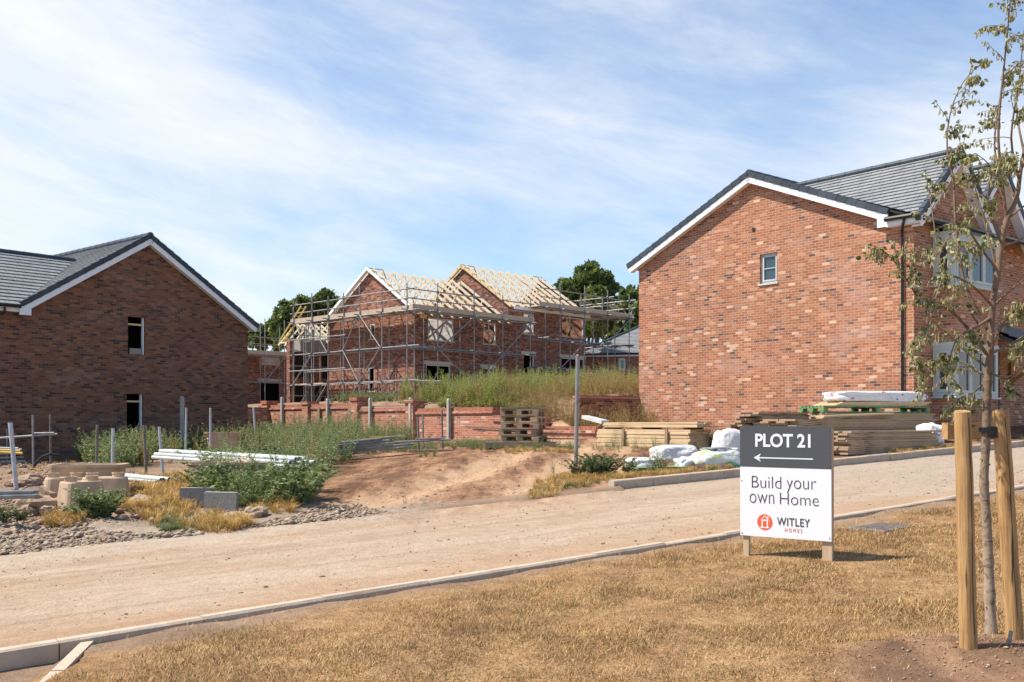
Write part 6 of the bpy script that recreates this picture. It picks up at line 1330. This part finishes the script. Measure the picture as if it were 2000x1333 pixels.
# ------------------------------------------------------------------ vegetation
def quad_leaf(p, d, s, L, w):
    """kite-shaped leaf, arrays (n,3)"""
    return np.stack([p, p + d * (L * .45)[:, None] + s * (w / 2)[:, None], p + d * L[:, None], p + d * (L * .45)[:, None] - s * (w / 2)[:, None]], 1)
def norm(a): return a / np.maximum(np.linalg.norm(a, axis=-1, keepdims=True), 1e-6)
def plant(seed, h, spread, stems, per, L, w, droop=0.2, stemw=0.006, topheavy=0.0, up=0.5):
    """one weed: arching stems set with leaves; returns quads (m,4,3)"""
    g = np.random.default_rng(seed); Q = []
    for s in range(stems):
        a = g.uniform(0, 2 * np.pi); r0 = g.uniform(0, spread * .25); out = g.uniform(.3, 1) * spread; hh = h * g.uniform(.55, 1)
        t = np.linspace(0, 1, 7); cx = r0 * np.cos(a) + out * np.cos(a) * t ** 1.6; cy = r0 * np.sin(a) + out * np.sin(a) * t ** 1.6; cz = hh * (t - droop * t ** 2.5)
        pts = np.stack([cx, cy, cz], 1)
        for i in range(6):
            sd = norm(np.cross(pts[i + 1] - pts[i], g.normal(size=3)))[None]; q0, q1 = pts[i][None], pts[i + 1][None]; ww = stemw * (1 - .8 * t[i])
            Q.append(np.stack([q0 - sd * ww, q0 + sd * ww, q1 + sd * ww * .8, q1 - sd * ww * .8], 1))
        u = g.uniform(.12, 1, per) ** (1 - topheavy * .6); k = np.minimum((u * 6).astype(int), 5); fr = (u * 6 - k)[:, None]
        p = pts[k] * (1 - fr) + pts[k + 1] * fr; aa = g.uniform(0, 2 * np.pi, per)
        d = norm(np.stack([np.cos(aa), np.sin(aa), g.uniform(-.4, 1, per) * up + .1], 1)); sd = norm(np.cross(d, norm(g.normal(size=(per, 3)) + [0, 0, 1.2])))
        LL = L * g.uniform(.5, 1.15, per) * (1.15 - .6 * u); Q.append(quad_leaf(p, d, sd, LL, LL * w))
    return np.concatenate(Q, 0)
def scatter(templates, X, Y, sc_, g, sink=0.03, lean=0.1):
    out = []; Z = ground(X, Y); T = g.integers(0, len(templates), len(X))
    for i in range(len(X)):
        q = templates[T[i]]; a = g.uniform(0, 6.283); c, s = math.cos(a), math.sin(a); m = np.array([[c, -s, 0], [s, c, 0], [0, 0, 1.0]]); lx, ly = g.normal(0, lean, 2)
        r = q @ m.T * sc_[i]; r = r + np.stack([r[..., 2] * lx, r[..., 2] * ly, 0 * r[..., 2]], -1); out.append(r + np.array([X[i], Y[i], Z[i] - sink]))
    V = np.concatenate(out, 0).reshape(-1, 3); return V, np.arange(len(V)).reshape(-1, 4)
def stuff(name, templates, X, Y, S, mat, label, cat, g, lean=0.1):
    V, f = scatter(templates, np.asarray(X), np.asarray(Y), np.asarray(S), g, lean=lean); return tag(np_mesh(name, V, f, 4, M[mat]), label, cat, kind='stuff')
def region(poly_px, n, g, exp=1.0):
    """points on the ground inside a patch whose corners were read off the photograph"""
    P2 = np.array([(lambda v: (v.x, v.y))(G(*p)) for p in poly_px]); lo, hi = P2.min(0), P2.max(0); res = []
    while len(res) < n:
        c = g.uniform(lo, hi, (n * 4, 2)); ins = np.zeros(len(c), bool); j = len(P2) - 1
        for i in range(len(P2)):
            (xi, yi), (xj, yj) = P2[i], P2[j]; cond = ((yi > c[:, 1]) != (yj > c[:, 1])) & (c[:, 0] < (xj - xi) * (c[:, 1] - yi) / (yj - yi + 1e-9) + xi); ins ^= cond; j = i
        res.extend(c[ins].tolist())
    return np.array(res[:n])
g = np.random.default_rng(5)
BUSHY = [plant(100 + i, 0.62, 0.30, 9, 34, 0.060, 0.42, 0.12, topheavy=.2) for i in range(7)]
DENSE = [plant(140 + i, 0.60, 0.42, 13, 42, 0.085, 0.55, 0.25, topheavy=.3) for i in range(4)]
TALL = [plant(200 + i, 1.15, 0.18, 5, 46, 0.085, 0.26, 0.05, 0.007, .1, 0.9) for i in range(7)]
SEEDY = [plant(260 + i, 0.85, 0.22, 7, 40, 0.05, 0.22, 0.12, 0.004, -.5, 0.9) for i in range(6)]
def blade_tuft(seed, n, h, spread, w, arch=0.5):
    q = np.random.default_rng(seed); Q = []
    a = q.uniform(0, 6.283, n); out = q.uniform(.2, 1, n) * spread; hh = h * q.uniform(.45, 1, n); ww = w * q.uniform(.6, 1.2, n); r0 = q.uniform(0, spread * .3, n)
    dirs = np.stack([np.cos(a), np.sin(a), 0 * a], 1); sd = np.stack([-np.sin(a), np.cos(a), 0 * a], 1)
    def at(t): return dirs * (r0 + out * t ** 1.8)[:, None] + np.stack([0 * a, 0 * a, hh * (t - arch * t ** 3)], 1)
    for t0, t1, w0, w1 in ((0, .4, 1, .9), (.4, .75, .9, .6), (.75, 1, .6, .05)):
        p, q1 = at(t0), at(t1); Q.append(np.stack([p - sd * (ww * w0)[:, None], p + sd * (ww * w0)[:, None], q1 + sd * (ww * w1)[:, None], q1 - sd * (ww * w1)[:, None]], 1))
    return np.concatenate(Q, 0)
TUFT = [blade_tuft(300 + i, 46, 0.34, 0.22, 0.0035) for i in range(6)]
SHORT = [blade_tuft(330 + i, 26, 0.16, 0.12, 0.0035) for i in range(5)]

# the big weed belt from the dark house to the dirt track
pts = region([(255, 905), (300, 868), (560, 858), (640, 858), (700, 872), (690, 900), (640, 915), (612, 935), (560, 905), (440, 885), (330, 890)], 620, g)
stuff('weed_belt', BUSHY, pts[:, 0], pts[:, 1], g.uniform(.8, 1.75, len(pts)), 'weed', 'grey-green belt of leafy weeds between the dark house and the dirt track', 'weeds', g)
pts = region([(505, 870), (620, 856), (720, 862), (700, 885), (640, 905), (560, 915)], 260, g)
stuff('weed_belt', TALL, pts[:, 0], pts[:, 1], g.uniform(.7, 1.2, len(pts)), 'weed', 'tall feathery green weeds in front of the stepped brick wall', 'weeds', g)
pts = region([(395, 905), (500, 900), (600, 925), (590, 985), (500, 985), (420, 960)], 150, g)
stuff('weed_belt', DENSE[:3] + BUSHY[:3], pts[:, 0], pts[:, 1], g.uniform(.4, 1.25, len(pts)), 'weed_dark', 'dark leafy weeds below the long pale tubes', 'weeds', g)
pts = region([(395, 978), (430, 948), (560, 948), (606, 955), (600, 990), (470, 1000)], 210, g)
stuff('weed_belt', DENSE[:2] + BUSHY[:4] + SEEDY[:2], pts[:, 0], pts[:, 1], g.uniform(.4, 1.0, len(pts)) ** 1.4 * 1.6, 'weed', 'leafy weeds hiding the foot of the mortar-filled tub', 'weeds', g)
pts = region([(320, 885), (360, 858), (500, 856), (570, 868), (540, 888), (400, 892)], 260, g)
stuff('weed_belt', BUSHY, pts[:, 0], pts[:, 1], g.uniform(1.1, 2.1, len(pts)), 'weed', 'tall leafy weeds before the dark house corner', 'weeds', g)
pts = region([(640, 905), (700, 888), (900, 878), (1000, 884), (1130, 884), (1140, 876), (1000, 868), (880, 870), (700, 880)], 330, g)
stuff('weed_belt', BUSHY, pts[:, 0], pts[:, 1], g.uniform(.22, .58, len(pts)), 'weed', 'low green weeds before the tube racks and pallet stack', 'weeds', g)
pts = region([(690, 868), (790, 856), (815, 858), (800, 870), (720, 878)], 110, g)
stuff('weed_belt', TALL, pts[:, 0], pts[:, 1], g.uniform(.5, .95, len(pts)), 'weed', 'green weeds growing up the brick wall beside the last pier', 'weeds', g)
pts = region([(150, 900), (260, 880), (350, 858), (480, 856), (420, 880), (300, 905), (200, 925)], 300, g)
stuff('weed_belt', BUSHY, pts[:, 0], pts[:, 1], g.uniform(.9, 2.1, len(pts)), 'weed', 'leafy weeds along the foot of the dark brick house', 'weeds', g)
pts = region([(1140, 884), (1240, 888), (1330, 884), (1400, 880), (1440, 872), (1360, 866), (1160, 874)], 120, g)
stuff('weed_belt', SEEDY, pts[:, 0], pts[:, 1], g.uniform(.25, .6, len(pts)), 'weed', 'thin weeds in front of the strapped board stack', 'weeds', g)
# bank behind the wall: tall weeds, dry in the middle
def bank(n, t0, t1, k0, k1, tmpl, s0, s1, mat, label):
    t = g.uniform(t0, t1, n); k = k0 + (k1 - k0) * g.uniform(0, 1, n) ** 1.3; X = Q1[0] + wd_[0] * t - wn_[0] * k; Yy = Q1[1] + wd_[1] * t - wn_[1] * k
    return stuff('tall_weeds', tmpl, X, Yy, g.uniform(s0, s1, n), mat, label, 'weeds', g, 0.12)
bank(520, 9.5, 15.2, 0.5, 9.5, TALL, .45, 1.2, 'tallgrass', 'tall yellow-green weeds on the bank before the unfinished houses')
bank(170, 9.0, 17.5, 0.5, 8, SEEDY, .6, 1.5, 'dryweed', 'dead brown stalks standing among the tall weeds on the bank')
bank(90, 4.5, 9.5, 0.45, 2.5, BUSHY, .6, 1.0, 'weed', 'low green weeds behind the wall under the scaffold')
bank(150, 12.0, 17.5, 0.36, 1.2, BUSHY, .5, 1.0, 'tallgrass', 'yellow-green growth spilling to the back of the wall coping')
bank(560, 13.2, 20.4, 0.45, 6.5, SEEDY, .7, 1.5, 'dryweed', 'rusty dry weeds on the bank beside the pallet stack')
n = 560; X = g.uniform(-1.0, 6.2, n); Yy = g.uniform(34.3, 47, n); ok = (-0.631 * (X - Q3[0]) + 0.776 * (Yy - Q3[1]) > 0.5) & (X < 0.127 * Yy + 0.9)
stuff('tall_weeds', TALL, X[ok], Yy[ok], g.uniform(.4, .95, ok.sum()), 'tallgrass', 'tall yellow-green weeds above the dark wall beside the finished house', 'weeds', g, 0.12)
# dead stalks through the left-hand weeds
pts = region([(150, 900), (300, 866), (560, 858), (690, 872), (690, 900), (612, 940), (440, 900), (260, 915)], 150, g)
stuff('weed_belt', SEEDY, pts[:, 0], pts[:, 1], g.uniform(.7, 1.8, len(pts)), 'dryweed', 'dead straw-coloured stalks standing among the green weeds at left', 'weeds', g)
pts = region([(0, 925), (120, 905), (250, 925), (330, 940), (260, 960), (120, 945)], 90, g)
stuff('dry_grass', TUFT, pts[:, 0], pts[:, 1], g.uniform(.3, .8, len(pts)), 'straw', 'thin dry grass on the bare yard behind the tubs', 'dry grass', g)
# straw tufts
pts = np.concatenate([region([(225, 990), (260, 942), (345, 930), (420, 950), (430, 1010), (360, 1035), (290, 1020)], 330, g), region([(85, 1018), (150, 1008), (165, 1028), (100, 1035)], 40, g), region([(470, 985), (560, 975), (575, 1000), (500, 1012)], 70, g), region([(380, 1035), (440, 1010), (500, 1030), (420, 1055)], 50, g)])
stuff('dry_grass', TUFT, pts[:, 0], pts[:, 1], g.uniform(.5, 1.15, len(pts)), 'straw', 'straw-coloured dry grass around the concrete blocks and rubble', 'dry grass', g)
pts = np.concatenate([region([(1030, 975), (1045, 945), (1110, 925), (1150, 935), (1100, 955), (1085, 975)], 150, g), region([(1120, 935), (1300, 922), (1440, 912), (1440, 925), (1250, 945), (1130, 952)], 190, g), region([(1625, 905), (1700, 893), (1870, 872), (1870, 882), (1720, 905)], 110, g), region([(980, 886), (1130, 890), (1120, 878), (990, 876)], 70, g)])
stuff('dry_grass', TUFT, pts[:, 0], pts[:, 1], g.uniform(.3, .8, len(pts)), 'straw', 'dry yellow grass along the verge behind the far kerb', 'dry grass', g)
pts = np.concatenate([region([(1030, 975), (1045, 945), (1110, 925), (1300, 922), (1440, 912), (1440, 925), (1130, 952)], 130, g), region([(300, 1040), (330, 990), (430, 1010), (420, 1045)], 60, g)])
stuff('green_grass', SHORT, pts[:, 0], pts[:, 1], g.uniform(.6, 1.4, len(pts)), 'greenblade', 'sparse green grass among the straw of the far verge', 'grass', g)
# single weeds one can point at
def weed_plant(label, px, py, tmpl, s, mat, k=3, spread=0.25, seed=0, name='weed_plant'):
    q = np.random.default_rng(seed); b = G(px, py); X = b.x + q.normal(0, spread, k); Y = b.y + q.normal(0, spread * .6, k) + spread * .4
    V, f = scatter(tmpl, X, Y, q.uniform(.75, 1.1, k) * s, q); V = V - np.array(b); o_ = np_mesh(name, V, f, 4, M[mat]); o_.location = b; return tag(o_, label, 'weed')
weed_plant('dense green bush in front of the inverted tubs', 182, 1012, DENSE, 0.85, 'weed', 9, 0.16, 1)
weed_plant('dark leafy weed at the left edge under the tubes', 12, 1022, DENSE, 0.55, 'weed_dark', 4, 0.2, 2)
weed_plant('sparse little weed standing alone on the dirt track', 812, 985, SEEDY, 0.36, 'weed', 2, 0.06, 3)
weed_plant('dark bushy weed right of the lone steel column', 1178, 930, DENSE, 0.9, 'weed_dark', 8, 0.26, 4)
weed_plant('spreading weed growing through the striped sacks', 1290, 920, BUSHY, 0.72, 'weed', 5, 0.14, 5)
weed_plant('seeding dock plant at the right end of the long pale tubes', 572, 962, SEEDY, 0.75, 'weed_dark', 4, 0.1, 6)
weed_plant('weed at the right end of the strapped board stack', 1385, 875, BUSHY, 0.95, 'weed_dark', 4, 0.2, 7)
weed_plant('low green clump before the concrete blocks', 385, 1032, BUSHY, 0.5, 'weed', 4, 0.2, 8)
weed_plant('weed in front of the right tube rack', 842, 893, BUSHY, 0.6, 'weed', 3, 0.15, 9)
weed_plant('thin tall weed between the kerb end and steel column', 1090, 925, SEEDY, 0.62, 'weed', 2, 0.1, 10)
weed_plant('pale straw tuft at the foot of the front board pile, near its middle', 1752, 890, TUFT, 1.1, 'straw', 5, 0.14, 11, 'straw_tuft')
weed_plant('arching straw tuft at the front board pile, toward its right end', 1815, 885, TUFT, 1.0, 'straw', 3, 0.10, 12, 'straw_tuft')
weed_plant('brown drooping grass tussock in front of the concrete blocks', 448, 1030, TUFT, 0.85, 'straw', 7, 0.12, 13, 'straw_tuft')
weed_plant('green weed by the right edge behind the far kerb', 1985, 868, BUSHY, 0.7, 'weed', 4, 0.3, 14)
weed_plant('small dark plant in the lawn below middle', 1090, 1290, BUSHY, 0.10, 'weed_dark', 3, 0.03, 15)
weed_plant('small green weed in the lawn near the path edging', 275, 1320, BUSHY, 0.10, 'weed_dark', 2, 0.03, 16)

# the parched lawn
def lawn_blades(n, n0, n1, s0, s1, L0, L1, w0, seed, name, mat, label, dens=None):
    q = np.random.default_rng(seed); s = q.uniform(s0, s1, n); nn = q.uniform(n0, n1, n); X = VX * s - VY * nn; Y = VY * s + VX * nn
    keep = (Y > 3.9) & (np.abs(X) < Y * 0.56 + 0.4) & (X > -2.62 + (6.36 - Y) * 0.15); d = fbm(X * 1.7, Y * 1.7, 51, 4) + 0.5 * fbm(X * 6, Y * 6, 57, 3)
    mnd = np.exp(-((X - 2.5) / 1.0) ** 2 - ((Y - 4.9) / 0.6) ** 2) + fbm(X * 2, Y * 2, 61, 3) * 0.5
    fade = sm((6.22 + fbm(X, Y, 62, 3) * 0.8 - nn) / 0.45)
    keep &= q.uniform(0, 1, n) < np.clip(0.72 + d * 2.8, 0.14, 1) * (1 - sm((mnd - .30) / .25) * .93) * np.clip(fade, 0.05, 1)
    cover = (np.abs((X - cc.x) * VX + (Y - cc.y) * VY) < 0.27) & (np.abs(-(X - cc.x) * VY + (Y - cc.y) * VX) < 0.19); keep &= ~cover
    if dens is not None: keep &= dens(X, Y, q)
    X, Y = X[keep], Y[keep]; m = len(X); Z = ground(X, Y) - 0.004; a = q.uniform(0, 6.283, m); L = q.uniform(L0, L1, m) * (1 + d[keep]); tilt = q.uniform(.5, 1.55, m); ww = w0 * q.uniform(.6, 1.3, m)
    b = np.stack([X, Y, Z], 1); hd = np.stack([np.cos(a), np.sin(a), 0 * a], 1); sd = np.stack([-np.sin(a), np.cos(a), 0 * a], 1)
    mid = b + hd * (L * .5 * np.sin(tilt * .8))[:, None] + np.stack([0 * a, 0 * a, L * .5 * np.cos(tilt * .8)], 1); tip = mid + hd * (L * .5 * np.sin(tilt * 1.15))[:, None] + np.stack([0 * a, 0 * a, L * .5 * np.cos(tilt * 1.15)], 1)
    V = np.stack([b - sd * ww[:, None], b + sd * ww[:, None], mid + sd * (ww * .8)[:, None], mid - sd * (ww * .8)[:, None], tip], 1).reshape(-1, 3)
    k = np.arange(m)[:, None] * 5; f = np.concatenate([k + [0, 1, 2], k + [0, 2, 3], k + [3, 2, 4]], 1).reshape(-1, 3)
    return tag(np_mesh(name, V, f, 3, M[mat]), label, 'grass', kind='stuff')
lawn_blades(620000, 2.2, 6.62, -1.5, 14, 0.018, 0.052, 0.0017, 71, 'dry_lawn', 'lawn', 'parched straw-coloured lawn in front of the road')
lawn_blades(70000, 2.2, 6.62, 6, 26, 0.03, 0.08, 0.003, 72, 'dry_lawn', 'lawn', 'parched lawn farther right behind the sign and stakes')
lawn_blades(60000, 2.2, 6.6, -1.5, 16, 0.02, 0.06, 0.0020, 73, 'green_grass', 'greenblade', 'green patches surviving in the parched lawn', lambda X, Y, q: fbm(X * 2.6, Y * 2.6, 81, 4) > 0.135)

q_ = np.random.default_rng(44); n = 420; s = q_.uniform(0, 14, n); nn = q_.uniform(2.4, 6.5, n); X, Y = VX * s - VY * nn, VY * s + VX * nn; ok = (Y > 4) & (X > -2.5) & (np.hypot((X - 2.5), (Y - 4.9) * 1.6) > 0.9) & ~((np.abs(X - cc.x) < 0.4) & (np.abs(Y - cc.y) < 0.4))
stuff('dry_grass', SHORT, X[ok], Y[ok], q_.uniform(.25, .65, ok.sum()), 'straw', 'longer straw tufts dotted over the parched lawn', 'dry grass', q_, 0.3)
# loose stones: rubble along the left of the road, grit on the road
def stones(name, X, Y, S, mat, label, seed, sink=0.25, road_=False):
    q = np.random.default_rng(seed); oc = np.array([(1, 0, 0), (-1, 0, 0), (0, 1, 0), (0, -1, 0), (0, 0, 1), (0, 0, -1), (.62, .62, .3), (-.6, .6, .25), (.6, -.6, .3), (-.62, -.6, .2)], float)
    bm = bmesh.new(); [bm.verts.new(p) for p in oc]; bmesh.ops.convex_hull(bm, input=bm.verts); bm.verts.index_update(); bmesh.ops.triangulate(bm, faces=bm.faces); fs = np.array([[v.index for v in f.verts] for f in bm.faces]); oc = np.array([v.co[:] for v in bm.verts]); bm.free()
    n = len(X); a = q.uniform(0, 6.283, n); sc3 = S[:, None] * np.stack([q.uniform(.7, 1.4, n), q.uniform(.6, 1.2, n), q.uniform(.4, .85, n)], 1)
    v = oc[None] * sc3[:, None] * q.uniform(.75, 1.2, (n, len(oc), 1)); c, s = np.cos(a)[:, None], np.sin(a)[:, None]; v = np.stack([v[..., 0] * c - v[..., 1] * s, v[..., 0] * s + v[..., 1] * c, v[..., 2]], -1)
    Z = (0.034 * (VX * X + VY * Y - 7.42) - 0.025) if road_ else ground(X, Y); v = v + np.stack([X, Y, Z + S * (0.45 - sink)], -1)[:, None]
    f = (fs[None] + (np.arange(n) * len(oc))[:, None, None]).reshape(-1, 3); return tag(np_mesh(name, v.reshape(-1, 3), f, 3, M[mat]), label, 'stones', kind='stuff')
pts = region([(-60, 1090), (-60, 1010), (120, 1015), (240, 1040), (420, 1050), (560, 1010), (700, 985), (760, 1000), (640, 1030), (420, 1068), (200, 1088)], 9000, g)
stones('rubble', pts[:, 0], pts[:, 1], np.minimum(g.lognormal(-4.75, .75, len(pts)), 0.06), 'grey_rock', 'grey-brown rubble strewn along the left edge of the road', 91)
pts = region([(-40, 985), (-40, 905), (110, 900), (260, 915), (330, 940), (200, 965)], 2200, g)
stones('rubble', pts[:, 0], pts[:, 1], np.minimum(g.lognormal(-4.3, .8, len(pts)), 0.09), 'rock', 'broken stones and clods over the bare yard behind the tubs', 97)
pts = region([(-60, 1010), (-60, 985), (140, 960), (300, 985), (330, 1020), (150, 1030)], 2600, g)
stones('rubble', pts[:, 0], pts[:, 1], np.minimum(g.lognormal(-4.4, .8, len(pts)), 0.08), 'rock', 'brown stones heaped round the boulder and tubs', 92)
n = 13000; s = g.uniform(-1, 26, n); nn = N_NEAR + (N_FAR - N_NEAR) * g.beta(.75, .8, n)
stones('road_grit', VX * s - VY * nn, VY * s + VX * nn, np.minimum(g.lognormal(-5.45, .5, n), 0.022), 'grey_rock', 'small stones scattered over the dusty road', 93, road_=True)
n = 3200; s = g.uniform(-1, 22, n); nn = N_NEAR + np.abs(g.normal(0, .28, n)) + 0.02
stones('road_grit', VX * s - VY * nn, VY * s + VX * nn, np.minimum(g.lognormal(-4.9, .55, n), 0.035), 'rock', 'reddish grit gathered along the near kerb', 94, road_=True)
pts = region([(640, 985), (680, 920), (800, 900), (1000, 890), (1100, 900), (1080, 950), (960, 985), (800, 1000)], 1500, g)
stones('clods', pts[:, 0], pts[:, 1], np.minimum(g.lognormal(-5.0, .7, len(pts)), 0.045), 'rock', 'clods of earth on the dirt track', 95)
pts = np.stack([g.normal(2.55, .7, 2600), g.normal(4.95, .42, 2600)], 1)
stones('clods', pts[:, 0], pts[:, 1], np.minimum(g.lognormal(-5.7, .6, len(pts)), 0.016), 'rock', 'crumbs of bare earth round the young tree', 96)

# ------------------------------------------------------------------ trees on the skyline
def big_tree(label, base, h, lobes, n, leafL, mat, seed, name='broadleaf_tree', tr=0.25):
    """lobes (x, y, z, rx, rz) from the base; leaf clumps spread through each, thinner at the rim"""
    q = np.random.default_rng(seed); t = thing(name, label, 'tree', base); mb = MB(); bz = Vector(base)
    top = bz + Vector((0, 0, h * 0.55)); mb.path([bz - Zv * 0.5, bz + Zv * h * .25, top], [tr, tr * .75, tr * .45], 10)
    for l in lobes:
        c = bz + Vector(l[:3]); m0 = bz + Zv * h * .3; mb.path([m0, m0.lerp(c, .5) + Zv * 0.4, c], [tr * .5, tr * .3, tr * .12], 7)
    mb.build('trunk', M['trunk'], t)
    tot = sum(l[3] ** 2 * l[4] for l in lobes); Q = []
    for lx, ly, lz, rx, rz_ in lobes:
        ncl = max(8, int(26 * rx * rx * rz_ / (tot / len(lobes)))); d = norm(q.normal(size=(ncl, 3))); r = q.uniform(.25, 1, ncl) ** .5
        cl = d * r[:, None] * [rx, rx, rz_] + [lx, ly, lz]; cr = q.uniform(.13, .30, ncl) * rx
        m = int(n * rx ** 2 * rz_ / tot / ncl)
        for c, rr in zip(cl, cr):
            dd = norm(q.normal(size=(m, 3))) * (q.uniform(0, 1, (m, 1)) ** .45) * rr * [1.15, 1.15, .8]; p = c + dd; dv = norm(q.normal(size=(m, 3)) + norm(dd) * .8); sd = norm(np.cross(dv, q.normal(size=(m, 3)) + [0, 0, 1.0])); L = leafL * q.uniform(.55, 1.25, m); Q.append(quad_leaf(p, dv, sd, L, L * .7))
    V = np.concatenate(Q, 0).reshape(-1, 3); np_mesh('crown', V, np.arange(len(V)).reshape(-1, 4), 4, M[mat], t); return t
def at(px, Y, z=None): return Vector(((px - 1000) / F * Y, Y, 3.5 if z is None else z))
def lobes_px(bpx, Y, bz, L): # (px, py, radius px) -> offsets in metres
    s_ = Y / F; return [((x - bpx) * s_, g.uniform(-.5, .5) * r * s_, EYE - (y - HZ) * s_ - bz, r * s_, r * s_ * 0.85) for x, y, r in L]
def sky_tree(label, bpx, Y, L, n, leaf, mat, seed, tr=0.3, name='broadleaf_tree'):
    lb = lobes_px(bpx, Y, 3.5, L); h = max(l[2] for l in lb); return big_tree(label, at(bpx, Y), h, lb, n, leaf, mat, seed, name, tr)
sky_tree('tall dark oak rising behind the higher unfinished roof', 1150, 95, [(1118, 560, 30), (1150, 545, 30), (1178, 552, 28), (1172, 590, 30), (1130, 595, 34), (1188, 622, 26), (1150, 640, 30)], 9000, 0.55, 'oak', 1)
sky_tree('yellow-green tree in front of the dark oak, behind scaffold poles', 1165, 88, [(1165, 575, 18), (1158, 600, 22), (1176, 598, 18), (1165, 630, 22)], 2600, 0.45, 'ash', 2, 0.2)
sky_tree('dark tree hidden partly by the finished red house', 1240, 92, [(1238, 580, 26), (1222, 610, 24), (1255, 600, 30), (1225, 645, 26), (1250, 650, 28)], 6000, 0.5, 'oak', 3)
sky_tree('dark green oak left of the white-edged gable, taller left half', 575, 100, [(560, 608, 24), (590, 596, 24), (548, 632, 22), (585, 632, 30), (560, 660, 26)], 6500, 0.5, 'oak', 4)
sky_tree('broad green oak behind the rear trusses, right of a taller one', 640, 102, [(640, 592, 24), (622, 604, 22), (660, 600, 22), (640, 625, 28), (670, 630, 22)], 5500, 0.5, 'oak', 5)
sky_tree('low round tree behind guard rails beside the dark house', 508, 105, [(498, 650, 18), (520, 652, 20), (508, 668, 20), (540, 668, 20), (488, 664, 16)], 3600, 0.45, 'ash', 6, 0.25)
sky_tree('low bushy tree behind scaffold at the right of the higher roof', 1210, 100, [(1200, 640, 18), (1216, 655, 20), (1196, 660, 18)], 2200, 0.45, 'oak', 7, 0.2)
